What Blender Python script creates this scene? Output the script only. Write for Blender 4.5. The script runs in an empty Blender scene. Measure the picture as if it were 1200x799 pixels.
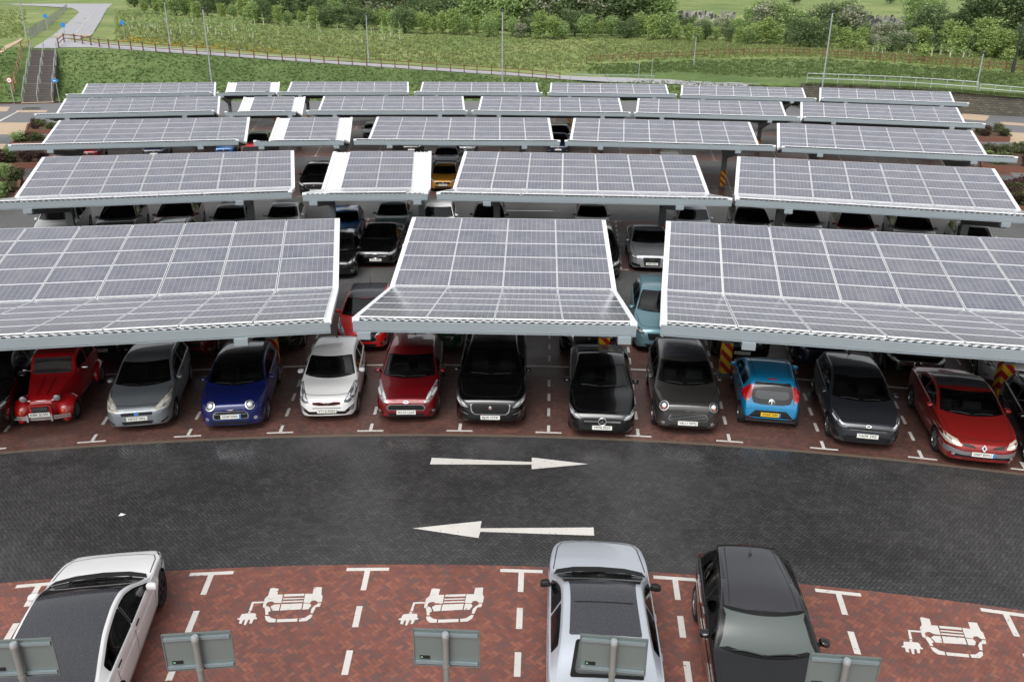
import bpy, bmesh, math, random
import numpy as np
from mathutils import Vector, Matrix
from mathutils.bvhtree import BVHTree
from mathutils.geometry import delaunay_2d_cdt

random.seed(7)
RNG = random.Random(11)
sc = bpy.context.scene
COL = sc.collection
PI = math.pi
rad = math.radians

# ------------------------------------------------------------------ camera model
CAM_F, CAM_TH, CAM_RO, CAM_H = 961.636, rad(21.76266), rad(0.49571), 10.507
_ct, _st, _cr, _sr = math.cos(CAM_TH), math.sin(CAM_TH), math.cos(CAM_RO), math.sin(CAM_RO)
CAM_R = Vector((_cr, _sr * _st, _sr * _ct))
CAM_U = Vector((-_sr, _cr * _st, _cr * _ct))
CAM_D = Vector((0, _ct, -_st))
CAM_P = Vector((0, 0, CAM_H))

def ray(u, v):
    """view direction through a point of the photograph (1200 x 799)"""
    return CAM_D + CAM_R * ((u - 600) / CAM_F) - CAM_U * ((v - 399.5) / CAM_F)

def px(u, v, h=0.0):
    """the point at height h that stands at (u, v) of the photograph"""
    d = ray(u, v)
    return CAM_P + d * ((h - CAM_H) / d.z)

def pxY(u, v, Y):
    d = ray(u, v)
    return CAM_P + d * (Y / d.y)

# the car park is laid out in arcs round one centre
CX, CY = -1.5, -38.0
def PR(R, a, z=0.0):
    a = rad(a)
    return Vector((CX + R * math.sin(a), CY + R * math.cos(a), z))
def polar(p):
    return math.hypot(p[0] - CX, p[1] - CY), math.degrees(math.atan2(p[0] - CX, p[1] - CY))

# ------------------------------------------------------------------ object helpers
def tag(o, label=None, cat=None, group=None, kind=None):
    if label: o['label'] = label
    if cat: o['category'] = cat
    if group: o['group'] = group
    if kind: o['kind'] = kind
    return o

def empty(name, loc=(0, 0, 0), rz=0.0, label=None, cat=None, group=None):
    o = bpy.data.objects.new(name, None)
    COL.objects.link(o)
    o.location = loc
    o.rotation_euler = (0, 0, rz)
    o.empty_display_size = 0.2
    return tag(o, label, cat, group)

def link(name, me, parent=None, loc=None):
    o = bpy.data.objects.new(name, me)
    COL.objects.link(o)
    if parent is not None: o.parent = parent
    if loc is not None: o.location = loc
    return o

def copy_tree(o, parent=None):
    c = o.copy()
    COL.objects.link(c)
    c.parent = parent
    for ch in list(o.children):
        copy_tree(ch, c)
    return c

def smooth(me, ang=35):
    for p in me.polygons: p.use_smooth = True
    if ang is not None: me.set_sharp_from_angle(angle=rad(ang))
    return me

class MB:
    """collects shapes into one mesh"""
    def __init__(s):
        s.v = []; s.f = []; s.m = []; s.uv = None
    def add(s, verts, faces, mi=0):
        b = len(s.v)
        s.v += [tuple(p) for p in verts]
        s.f += [tuple(b + i for i in f) for f in faces]
        s.m += [mi] * len(faces)
        return s
    def box(s, c, size, rz=0.0, mi=0, M=None):
        hx, hy, hz = size[0] / 2, size[1] / 2, size[2] / 2
        vs = [Vector((x, y, z)) for z in (-hz, hz) for y in (-hy, hy) for x in (-hx, hx)]
        R = M if M is not None else Matrix.Rotation(rz, 3, 'Z')
        c = Vector(c)
        vs = [R @ p + c for p in vs]
        return s.add(vs, [(0, 2, 3, 1), (4, 5, 7, 6), (0, 1, 5, 4), (2, 6, 7, 3), (0, 4, 6, 2), (1, 3, 7, 5)], mi)
    def bar(s, a, b, w, h=None, mi=0, up=Vector((0, 0, 1)), h2=None, w2=None):
        """rectangular bar from a to b"""
        a, b = Vector(a), Vector(b)
        h = w if h is None else h
        d = (b - a).normalized()
        x = d.cross(up)
        if x.length < 1e-4: x = d.cross(Vector((0, 1, 0)))
        x.normalize(); y = x.cross(d).normalized()
        h2 = h if h2 is None else h2; w2 = w if w2 is None else w2
        vs = []
        for p, ww, hh in ((a, w, h), (b, w2, h2)):
            for sx, sy in ((-1, -1), (1, -1), (1, 1), (-1, 1)):
                vs.append(p + x * (sx * ww / 2) + y * (sy * hh / 2))
        return s.add(vs, [(3, 2, 1, 0), (4, 5, 6, 7), (0, 1, 5, 4), (1, 2, 6, 5), (2, 3, 7, 6), (3, 0, 4, 7)], mi)
    def tube(s, pts, r, n=8, mi=0, r2=None, caps=True):
        pts = [Vector(p) for p in pts]
        r2 = r if r2 is None else r2
        rings = []
        for i, p in enumerate(pts):
            d = (pts[min(i + 1, len(pts) - 1)] - pts[max(i - 1, 0)]).normalized()
            x = d.cross(Vector((0, 0, 1)))
            if x.length < 1e-3: x = Vector((1, 0, 0))
            x.normalize(); y = d.cross(x).normalized()
            rr = r + (r2 - r) * i / max(1, len(pts) - 1)
            rings.append([p + x * (rr * math.cos(2 * PI * k / n)) + y * (rr * math.sin(2 * PI * k / n)) for k in range(n)])
        vs = [q for ring in rings for q in ring]
        fs = []
        for i in range(len(pts) - 1):
            for k in range(n):
                a = i * n + k; b = i * n + (k + 1) % n
                fs.append((a, b, b + n, a + n))
        if caps:
            fs.append(tuple(range(n - 1, -1, -1)))
            fs.append(tuple((len(pts) - 1) * n + k for k in range(n)))
        return s.add(vs, fs, mi)
    def lathe(s, prof, c=(0, 0, 0), n=20, mi=0, axis='Z'):
        """profile of (radius, height) round an axis"""
        vs = []
        for r, h in prof:
            for k in range(n):
                a = 2 * PI * k / n
                p = (r * math.cos(a), r * math.sin(a), h)
                if axis == 'Y': p = (p[0], p[2], -p[1])
                if axis == 'X': p = (p[2], p[0], p[1])
                vs.append(Vector(p) + Vector(c))
        fs = []
        for i in range(len(prof) - 1):
            for k in range(n):
                a = i * n + k; b = i * n + (k + 1) % n
                fs.append((a, b, b + n, a + n))
        return s.add(vs, fs, mi)
    def poly(s, pts, mi=0):
        return s.add(pts, [tuple(range(len(pts)))], mi)
    def prism(s, pts2, z0, z1, mi=0):
        n = len(pts2)
        vs = [(x, y, z0) for x, y in pts2] + [(x, y, z1) for x, y in pts2]
        fs = [tuple(range(n - 1, -1, -1)), tuple(range(n, 2 * n))] + [(i, (i + 1) % n, n + (i + 1) % n, n + i) for i in range(n)]
        return s.add(vs, fs, mi)
    def mesh(s, name, mats):
        me = bpy.data.meshes.new(name)
        me.from_pydata(s.v, [], s.f)
        for m in (mats if isinstance(mats, (list, tuple)) else [mats]): me.materials.append(m)
        if any(s.m): me.polygons.foreach_set('material_index', s.m)
        me.update()
        return me
    def build(s, name, mats, parent=None, loc=None, sm=None):
        me = s.mesh(name, mats)
        if sm is not None: smooth(me, sm)
        return link(name, me, parent, loc)

# ------------------------------------------------------------------ material helpers
def lin(c):
    c = c / 255.0
    return c / 12.92 if c <= 0.04045 else ((c + 0.055) / 1.055) ** 2.4
def rgb(r, g, b): return (lin(r), lin(g), lin(b), 1.0)

class NT:
    def __init__(s, name):
        s.m = bpy.data.materials.new(name); s.m.use_nodes = True
        s.t = s.m.node_tree; s.n = s.t.nodes; s.l = s.t.links
        s.b = s.n['Principled BSDF']; s.out = s.n['Material Output']
    def node(s, typ, **kw):
        n = s.n.new(typ)
        for k, v in kw.items(): setattr(n, k, v)
        return n
    def put(s, sock, v):
        if v is None: return
        if hasattr(v, 'is_output') or isinstance(v, bpy.types.NodeSocket): s.l.new(v, sock)
        else: sock.default_value = v
    def math(s, op, a, b=None, c=None):
        n = s.node('ShaderNodeMath', operation=op)
        s.put(n.inputs[0], a); s.put(n.inputs[1], b)
        if c is not None: s.put(n.inputs[2], c)
        return n.outputs[0]
    def mix(s, fac, a, b, mode='MIX'):
        n = s.node('ShaderNodeMix', data_type='RGBA', blend_type=mode)
        s.put(n.inputs[0], fac); s.put(n.inputs[6], a); s.put(n.inputs[7], b)
        return n.outputs[2]
    def mixf(s, fac, a, b):
        n = s.node('ShaderNodeMix', data_type='FLOAT')
        s.put(n.inputs[0], fac); s.put(n.inputs[2], a); s.put(n.inputs[3], b)
        return n.outputs[0]
    def ramp(s, fac, stops, interp='LINEAR'):
        n = s.node('ShaderNodeValToRGB'); n.color_ramp.interpolation = interp
        e = n.color_ramp.elements
        while len(e) < len(stops): e.new(0.5)
        for k, (p, c) in enumerate(stops):
            e[k].position = p; e[k].color = c if len(c) == 4 else (*c, 1)
        s.put(n.inputs[0], fac)
        return n.outputs[0]
    def rng(s, v, a, b, c=0.0, d=1.0):
        n = s.node('ShaderNodeMapRange'); n.clamp = True
        s.put(n.inputs[0], v)
        for i, q in zip((1, 2, 3, 4), (a, b, c, d)): n.inputs[i].default_value = q
        return n.outputs[0]
    def noise(s, scale, detail=3, rough=0.55, vec=None, out=0):
        n = s.node('ShaderNodeTexNoise')
        n.inputs['Scale'].default_value = scale; n.inputs['Detail'].default_value = detail
        n.inputs['Roughness'].default_value = rough
        if vec is not None: s.l.new(vec, n.inputs['Vector'])
        return n.outputs[out]
    def pos(s): return s.node('ShaderNodeNewGeometry').outputs['Position']
    def obj(s): return s.node('ShaderNodeTexCoord').outputs['Object']
    def uv(s): return s.node('ShaderNodeTexCoord').outputs['UV']
    def sep(s, v):
        n = s.node('ShaderNodeSeparateXYZ'); s.l.new(v, n.inputs[0]); return n.outputs
    def comb(s, x, y, z=0.0):
        n = s.node('ShaderNodeCombineXYZ'); s.put(n.inputs[0], x); s.put(n.inputs[1], y); s.put(n.inputs[2], z); return n.outputs[0]
    def bump(s, h, strength=0.3, dist=0.01):
        n = s.node('ShaderNodeBump'); n.inputs['Strength'].default_value = strength; n.inputs['Distance'].default_value = dist
        s.l.new(h, n.inputs['Height']); return n.outputs[0]
    def set(s, **kw):
        names = dict(col='Base Color', rough='Roughness', metal='Metallic', spec='Specular IOR Level', ior='IOR', coat='Coat Weight',
                     coatr='Coat Roughness', normal='Normal', alpha='Alpha', emis='Emission Color', emis_s='Emission Strength', trans='Transmission Weight')
        for k, v in kw.items(): s.put(s.b.inputs[names[k]], v)
        return s.m

def plain(name, c, rough=0.6, metal=0.0, spec=0.5, var=0.12, scale=3.0, coat=0.0, bump=0.0):
    """a plain surface with a little unevenness in tone and gloss"""
    t = NT(name)
    n = t.noise(scale, 4, 0.6, t.obj())
    dark = tuple(x * (1 - var) for x in c[:3]) + (1,); light = tuple(min(1, x * (1 + var)) for x in c[:3]) + (1,)
    t.set(col=t.mix(n, dark, light), rough=t.rng(n, 0.3, 0.7, max(0.02, rough - 0.08), min(1, rough + 0.08)), metal=metal, spec=spec, coat=coat)
    if bump: t.set(normal=t.bump(t.noise(scale * 12, 3, 0.6, t.obj()), bump, 0.004))
    return t.m

def herringbone(name, cols, mortar, rot=45.0, rough=(0.3, 0.6), wetcol=0.55, brick=0.1, patch=None, bump=0.5, wscale=0.25, dirt=None):
    """block paving, 2:1 bricks laid herringbone"""
    t = NT(name)
    p = t.pos()
    mp = t.node('ShaderNodeMapping'); mp.inputs['Rotation'].default_value = (0, 0, rad(rot)); mp.inputs['Scale'].default_value = (1 / brick,) * 3
    t.l.new(p, mp.inputs['Vector'])
    x, y, _ = t.sep(mp.outputs[0])
    i = t.math('FLOOR', x); j = t.math('FLOOR', y)
    fx = t.math('SUBTRACT', x, i); fy = t.math('SUBTRACT', y, j)
    m = t.math('FLOORED_MODULO', t.math('SUBTRACT', i, j), 4.0)
    m1 = t.math('COMPARE', m, 1.0, 0.1); m2 = t.math('COMPARE', m, 2.0, 0.1)
    vert = t.math('GREATER_THAN', m, 1.5)
    idx = t.math('SUBTRACT', i, m1); idy = t.math('SUBTRACT', j, m2)
    u = t.math('ADD', fx, m1); v = t.math('ADD', fy, m2)
    U = t.math('SUBTRACT', 2.0, vert); V = t.math('ADD', 1.0, vert)
    eu = t.math('MINIMUM', u, t.math('SUBTRACT', U, u)); ev = t.math('MINIMUM', v, t.math('SUBTRACT', V, v))
    e = t.math('MINIMUM', eu, ev)
    wn = t.node('ShaderNodeTexWhiteNoise', noise_dimensions='3D'); t.l.new(t.comb(idx, idy, vert), wn.inputs['Vector'])
    rnd = wn.outputs['Value']
    big = t.noise(wscale, 5, 0.6, p)
    mid = t.noise(2.2, 5, 0.65, p)
    n = len(cols)
    c = t.ramp(rnd, [(k / n, cc) for k, cc in enumerate(cols)], 'CONSTANT')
    c = t.mix(t.rng(mid, 0.25, 0.75, 0.15, 0.7), c, tuple(0.5 * sum(q[a] for q in cols) / n for a in range(3)) + (1,))
    edge = t.rng(e, 0.03, 0.10)
    c = t.mix(edge, mortar, c)
    wet = t.rng(big, 0.38, 0.62)
    c = t.mix(wet, c, t.mix(1.0, c, (wetcol,) * 3 + (1,), 'MULTIPLY'))
    if dirt: c = t.mix(t.rng(t.noise(0.9, 6, 0.7, p), 0.58, 0.78, 0, 0.28), c, dirt)
    fine = t.noise(14, 3, 0.6, p)
    r = t.mixf(wet, rough[1], rough[0])
    r = t.math('ADD', r, t.rng(fine, 0.2, 0.8, -0.1, 0.12))
    hgt = t.math('ADD', t.math('MULTIPLY', edge, 0.6), t.math('MULTIPLY', t.math('ADD', rnd, fine), 0.3))
    t.set(col=c, rough=r, spec=0.5, normal=t.bump(hgt, bump, 0.012))
    return t.m

M = {}
# ------------------------------------------------------------------ the ground
M['brick_red'] = herringbone('red_block_paving', [rgb(161, 97, 81), rgb(147, 88, 76), rgb(133, 85, 77), rgb(119, 89, 85), rgb(169, 106, 88), rgb(142, 91, 82)], rgb(101, 82, 75), 45, (0.34, 0.58), 0.84, dirt=rgb(132, 117, 109), brick=0.078)
M['brick_brown'] = herringbone('brown_block_paving', [rgb(142, 97, 85), rgb(118, 83, 76), rgb(103, 80, 75), rgb(130, 89, 80)], rgb(79, 67, 63), 45, (0.3, 0.55), 0.7, dirt=rgb(120, 105, 97), brick=0.078)
M['brick_dark'] = herringbone('charcoal_block_paving', [rgb(84, 83, 84), rgb(74, 74, 75), rgb(90, 89, 89), rgb(78, 76, 76)], rgb(34, 33, 33), 45, (0.13, 0.38), 0.66, bump=0.35, wscale=0.22, dirt=rgb(107, 106, 102), brick=0.078)
M['brick_grey'] = herringbone('grey_block_paving', [rgb(107, 107, 107), rgb(96, 96, 97), rgb(114, 113, 112)], rgb(79, 78, 77), 45, (0.3, 0.5), 0.75, wscale=0.2, brick=0.078)
M['edging'] = plain('edging_blocks', rgb(104, 92, 80), 0.55, var=0.25, scale=9)
M['tarmac'] = plain('tarmac', rgb(112, 112, 114), 0.6, var=0.15, scale=1.2)
M['tarmac_wet'] = plain('wet_tarmac', rgb(166, 166, 170), 0.42, var=0.12, scale=0.6)
M['sand_paving'] = plain('buff_paving', rgb(186, 164, 138), 0.7, var=0.14, scale=1.5)
M['concrete'] = plain('concrete_kerb', rgb(150, 146, 138), 0.7, var=0.15, scale=4)
M['soil'] = plain('soil', rgb(86, 64, 50), 0.9, var=0.3, scale=5)

def paint_mat():
    t = NT('white_road_paint')
    p = t.pos()
    n = t.noise(9, 6, 0.7, p); n2 = t.noise(1.3, 3, 0.6, p)
    c = t.mix(n2, rgb(196, 192, 186), rgb(222, 219, 213))
    worn = t.math('MAXIMUM', t.rng(n, 0.60, 0.68), t.rng(t.noise(40, 3, 0.7, p), 0.69, 0.74, 0, .7))
    t.set(col=t.mix(worn, c, rgb(112, 104, 98)), rough=0.5)
    return t.m
M['paint'] = paint_mat()

def ring(mb, r0, r1, a0, a1, z=0.0, step=0.5, mi=0):
    n = max(1, int(math.ceil((a1 - a0) / step)))
    vs = []
    for k in range(n + 1):
        a = a0 + (a1 - a0) * k / n
        vs += [PR(r0, a, z), PR(r1, a, z)]
    mb.add(vs, [(2 * k, 2 * k + 1, 2 * k + 3, 2 * k + 2) for k in range(n)][::1], mi)

ROWS = {'A': (57.55, 62.2, 67.3), 'B': (73.05, 77.7, 82.6), 'C': (88.4, 93.2, 98.0), 'D': (103.7, 108.5, 113.3), 'E': (119.6, 124.5, 129.5)}
def ground():
    def st(name, mat, parts):
        mb = MB()
        for q in parts: ring(mb, *q)
        me = mb.mesh(name, mat)
        bm = bmesh.new(); bm.from_mesh(me)
        for f in bm.faces:
            f.normal_update()
            if f.normal.z < 0: f.normal_flip()
        bm.to_mesh(me); bm.free()
        return tag(link(name, me), kind='structure')
    st('charging_bay_paving', M['brick_red'], [(38, 51.93, -40, 40)])
    st('road', M['brick_dark'], [(51.93, 57.43, -40, 40)])
    st('road_edging', M['edging'], [(57.43, 57.55, -40, 40)])
    st('parking_paving', M['brick_brown'], [(57.55, 67.3, -34, 34)] + [(ROWS[k][0], ROWS[k][2], -19.6 if k != 'B' else -17.5, 21) for k in 'BCDE'])
    st('aisle', M['brick_grey'], [(67.3, 73.05, -34, 34), (82.6, 88.4, -34, 34), (98.0, 103.7, -34, 34), (113.3, 119.6, -34, 34)])
    st('end_road', M['tarmac'], [(ROWS[k][0], ROWS[k][2], -34, -19.6 if k != 'B' else -17.5) for k in 'BCDE'] + [(ROWS[k][0], ROWS[k][2], 21, 34) for k in 'BCDE'] + [(129.5, 150, -34, 34)])
    g = MB(); g.box((0, 60, -0.6), (900, 500, 1.0))
    tag(g.build('ground', M['soil']), kind='structure')

    # bay markings
    mk = MB()
    def quad(R0, R1, a, w, z=0.004):
        c0, c1 = PR(R0, a, z), PR(R1, a, z)
        d = Vector((math.cos(rad(a)), -math.sin(rad(a)), 0)) * (w / 2)
        mk.add([c0 - d, c0 + d, c1 + d, c1 - d], [(0, 1, 2, 3)])
    def tbar(R, a, w, t):
        c = PR(R, a, 0.004)
        d = Vector((math.cos(rad(a)), -math.sin(rad(a)), 0)) * (w / 2); r = Vector((math.sin(rad(a)), math.cos(rad(a)), 0)) * t
        mk.add([c - d, c + d, c + d + r, c - d + r], [(0, 1, 2, 3)])
    for key, (r0, rc, r1) in ROWS.items():
        pit = math.degrees(2.4 / r0)
        off = {'A': 0.1, 'B': 4.95, 'C': 0.4, 'D': 0.2, 'E': 0.3}[key]
        lim = 34 if key == 'A' else 19
        for k in range(-30, 31):
            a = off + k * pit
            if abs(a) > lim or (key == 'B' and a < -17): continue
            tbar(r0 + 0.14, a, 0.70, 0.075); quad(r0 + 0.21, r0 + 0.60, a, 0.085)
            tbar(r1 - 0.2, a, 0.70, 0.075); quad(r1 - 0.60, r1 - 0.2, a, 0.085)
            r = r0 + 1.15
            while r + 0.5 < r1 - 0.9:
                if abs(r + 0.25 - rc) > 0.45: quad(r, r + 0.5, a, 0.085)
                r += 0.98
        n = 60; l = lim - 1
        lo = -17 if key == 'B' else -l
        for k in range(n):
            a0, a1 = lo + (l - lo) * k / n, lo + (l - lo) * (k + 1) / n
            mk.add([PR(rc - 0.05, a0, .004), PR(rc - 0.05, a1, .004), PR(rc + .05, a1, .004), PR(rc + .05, a0, .004)], [(3, 2, 1, 0)])
    for u in ((-140, 700), (45, 687), (248, 672), (431, 667.5), (611, 670), (791, 678), (982, 694), (1180, 722)):
        a = polar(px(*u))[1]
        tbar(51.72, a, 0.86, 0.10); quad(51.12, 51.72, a, 0.11)
        for r in (50.37, 49.2, 48.03, 46.86):
            quad(r - 0.29, r + 0.29, a, 0.115)
    # a short lane line in the aisle beyond the second row of canopies
    for (u0, v0, u1, v1) in ((592, 246.8, 648, 247.4), (617, 235.5, 640, 235.8)):
        a, b = px(u0, v0), px(u1, v1)
        mk.bar((a.x, a.y, 0.0), (b.x, b.y, 0.0), 0.14, 0.008)
    tag(mk.build('bay_markings', M['paint']), kind='structure')
ground()

def ground_poly(name, polys, ox, oy, k, label, cat, group=None, dx=0, dy=0):
    """flat painted shapes, lying where they are seen"""
    mb = MB()
    for pl in polys:
        pts = [px(ox + x / k + dx, oy + y / k + dy, 0.005) for x, y in pl]
        area = sum(pts[i].x * pts[(i + 1) % len(pts)].y - pts[(i + 1) % len(pts)].x * pts[i].y for i in range(len(pts)))
        if area < 0: pts.reverse()
        vv, _, ff, *_r = delaunay_2d_cdt([Vector((p.x, p.y)) for p in pts], [], [list(range(len(pts)))], 1, 1e-6)
        mb.add([(q.x, q.y, 0.005) for q in vv], [tuple(f) for f in ff])
    me = mb.mesh(name, M['paint'])
    bm = bmesh.new(); bm.from_mesh(me)
    for f in bm.faces:
        f.normal_update()
        if f.normal.z < 0: f.normal_flip()
    bm.to_mesh(me); bm.free()
    return tag(link(name, me), label, cat, group)

ground_poly('road_arrow', [[(142, 88), (780, 115), (782, 86), (1142, 128), (780, 161), (780, 131), (130, 130)]], 480, 520, 5.4545,
            'white painted arrow on the dark road pointing right, the one nearer the canopies', 'road marking', 'direction arrows on the dark road')
ground_poly('road_arrow', [[(20, 538), (460, 492), (452, 538), (1176, 533), (1180, 585), (452, 560), (440, 600)]], 480, 520, 5.4545,
            'white painted arrow on the dark road pointing left, the one nearer the charging bays', 'road marking', 'direction arrows on the dark road')
EV = [
 [(487, 165), (510, 158), (572, 166), (557, 224), (614, 224), (597, 310), (530, 308), (505, 293), (465, 300), (447, 318), (446, 336), (430, 360), (410, 350), (415, 322), (425, 290), (432, 262), (465, 235)],
 [(925, 152), (1005, 150), (1000, 225), (1012, 240), (1003, 300), (962, 302), (940, 283), (905, 285), (885, 308), (820, 305), (838, 216), (912, 216)],
 [(627, 222), (830, 215), (826, 238), (622, 245)], [(617, 262), (823, 256), (820, 268), (613, 275)], [(610, 290), (818, 283), (815, 298), (606, 305)],
 [(600, 320), (810, 312), (797, 372), (582, 385)], [(528, 324), (588, 322), (572, 385), (508, 388), (490, 345)], [(822, 312), (885, 314), (898, 334), (870, 372), (808, 375)],
 [(430, 362), (437, 400), (437, 428), (468, 428), (465, 402), (492, 388), (478, 350), (452, 338)],
 [(432, 440), (440, 480), (470, 503), (535, 503), (545, 470), (500, 462), (470, 440)], [(555, 472), (760, 465), (755, 495), (550, 503)],
 [(775, 465), (830, 458), (885, 425), (910, 425), (895, 460), (850, 490), (775, 495)],
 [(890, 410), (915, 412), (945, 350), (985, 345), (997, 310), (965, 310), (958, 322), (930, 337), (900, 366)],
 [(303, 298), (425, 293), (425, 308), (320, 314), (298, 388), (272, 385)], [(268, 392), (290, 394), (285, 415), (262, 415)],
 [(200, 420), (262, 412), (335, 412), (345, 430), (340, 452), (355, 458), (348, 472), (320, 472), (300, 515), (275, 515), (285, 478), (265, 478), (240, 530), (220, 528), (232, 480), (213, 482), (198, 520), (172, 515), (180, 478), (155, 475), (158, 462), (178, 460)]]
ground_poly('charging_symbol', EV, 260, 670, 8.5714, 'white painted car and plug symbol in the charging bay next to the white car', 'painted symbol', 'car and plug symbols in the charging bays')
ground_poly('charging_symbol', EV, 260, 670, 8.5714, 'white painted car and plug symbol in the charging bay two left of the silver car', 'painted symbol', 'car and plug symbols in the charging bays', 189, 0.5)['label'] = 'white painted car and plug symbol in the empty bay beside the silver saloon'
def ev_right():
    # the third symbol lies in the bay right of the black hatchback, turned with its bay
    src = [o for o in bpy.data.objects if o.name.startswith('charging_symbol')][1]
    a0 = polar(px(518, 709))[1]; q = px(1103, 746); r1, a1 = polar(q); c0 = px(518, 709)
    me = src.data.copy()
    R = Matrix.Rotation(rad(-(a1 - a0)), 4, 'Z')
    me.transform(Matrix.Translation((q.x, q.y, 0)) @ R @ Matrix.Translation((-c0.x, -c0.y, 0)))
    tag(link('charging_symbol', me), 'white painted car and plug symbol in the bay right of the black hatchback', 'painted symbol', 'car and plug symbols in the charging bays')
ev_right()
# ------------------------------------------------------------------ the solar canopies
def panel_mat():
    t = NT('solar_cells')
    u, v, _ = t.sep(t.uv())
    def line(x, n, w):
        f = t.math('FRACT', t.math('MULTIPLY', x, n))
        d = t.math('MINIMUM', f, t.math('SUBTRACT', 1.0, f))
        return t.math('LESS_THAN', d, w)
    cell = t.math('MAXIMUM', line(u, 10, 0.042), line(v, 6, 0.03))
    bus = line(u, 30, 0.07)
    oi = t.node('ShaderNodeObjectInfo').outputs['Random']
    wn = t.node('ShaderNodeTexWhiteNoise', noise_dimensions='3D')
    t.l.new(t.comb(t.math('FLOOR', t.math('MULTIPLY', u, 10)), t.math('FLOOR', t.math('MULTIPLY', v, 6)), oi), wn.inputs['Vector'])
    c = t.mix(wn.outputs['Value'], rgb(90, 94, 108), rgb(102, 105, 118))
    c = t.mix(t.math('MULTIPLY', oi, 0.35), c, rgb(110, 107, 114))
    c = t.mix(t.math('MULTIPLY', bus, 0.45), c, rgb(150, 150, 158))
    c = t.mix(t.math('MULTIPLY', cell, .8), c, rgb(172, 172, 178))
    n = t.noise(1.3, 5, 0.65, t.pos()); n2 = t.noise(26, 3, 0.6, t.pos())
    c = t.mix(t.rng(n, 0.42, 0.75, 0.0, 0.35), c, rgb(158, 157, 158))
    t.set(col=c, rough=t.rng(t.math('ADD', n, t.math('MULTIPLY', n2, 0.4)), 0.4, 1.0, 0.05, 0.24), ior=1.9, spec=0.6)
    return t.m
M['cells'] = panel_mat()
M['panel_frame'] = plain('aluminium_frame', rgb(228, 230, 232), 0.4, 0.0, var=0.06)
M['deck'] = plain('white_roof_sheet', rgb(234, 236, 238), 0.42, var=0.05, scale=1.5)
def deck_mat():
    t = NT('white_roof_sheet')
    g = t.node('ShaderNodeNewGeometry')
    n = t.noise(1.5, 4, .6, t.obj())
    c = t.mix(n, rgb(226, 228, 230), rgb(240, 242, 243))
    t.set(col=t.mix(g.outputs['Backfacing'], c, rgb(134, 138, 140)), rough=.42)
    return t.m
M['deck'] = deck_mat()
M['verge'] = plain('white_verge_trim', rgb(234, 236, 238), 0.42, var=0.04, scale=1.5)
M['steel_light'] = plain('pale_grey_steel', rgb(140, 150, 155), 0.42, var=0.06, scale=1.0)
M['steel_mid'] = plain('grey_steel', rgb(112, 120, 122), 0.45, var=0.1, scale=2.0)
M['steel_dark'] = plain('shaded_steel', rgb(86, 92, 94), 0.5, var=0.1, scale=2.0)
def hazard_mat():
    t = NT('red_yellow_chevrons')
    x, y, z = t.sep(t.obj())
    s = t.math('FRACT', t.math('MULTIPLY', t.math('ADD', t.math('ADD', x, y), z), 2.6))
    t.set(col=t.mix(t.math('GREATER_THAN', s, 0.5), rgb(178, 30, 34), rgb(232, 190, 40)), rough=0.4)
    return t.m
M['hazard'] = hazard_mat()

ZF, ZV, ZR, VF, VR = 3.44, 2.54, 3.53, 5.24, 5.14
def panel_mesh():
    me = bpy.data.meshes.new('solar_panel')
    w, d, h, b = 1.675, 1.005, 0.035, 0.013
    o = [(-w/2, -d/2), (w/2, -d/2), (w/2, d/2), (-w/2, d/2)]
    i = [(-w/2+b, -d/2+b), (w/2-b, -d/2+b), (w/2-b, d/2-b), (-w/2+b, d/2-b)]
    vs = [(x, y, 0) for x, y in o] + [(x, y, h) for x, y in o] + [(x, y, h) for x, y in i] + [(x, y, h - 0.004) for x, y in i]
    fs = [(3, 2, 1, 0)] + [(k, (k+1) % 4, 4 + (k+1) % 4, 4 + k) for k in range(4)] + [(4 + k, 4 + (k+1) % 4, 8 + (k+1) % 4, 8 + k) for k in range(4)] + \
         [(8 + k, 8 + (k+1) % 4, 12 + (k+1) % 4, 12 + k) for k in range(4)] + [(12, 13, 14, 15)]
    me.from_pydata(vs, [], fs)
    me.materials.append(M['panel_frame']); me.materials.append(M['cells'])
    me.polygons[len(fs) - 1].material_index = 1
    uv = me.uv_layers.new(name='UVMap')
    p = me.polygons[len(fs) - 1]
    for li, c in zip(p.loop_indices, ((0, 0), (1, 0), (1, 1), (0, 1))): uv.data[li].uv = c
    return me
PANEL = panel_mesh()

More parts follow.
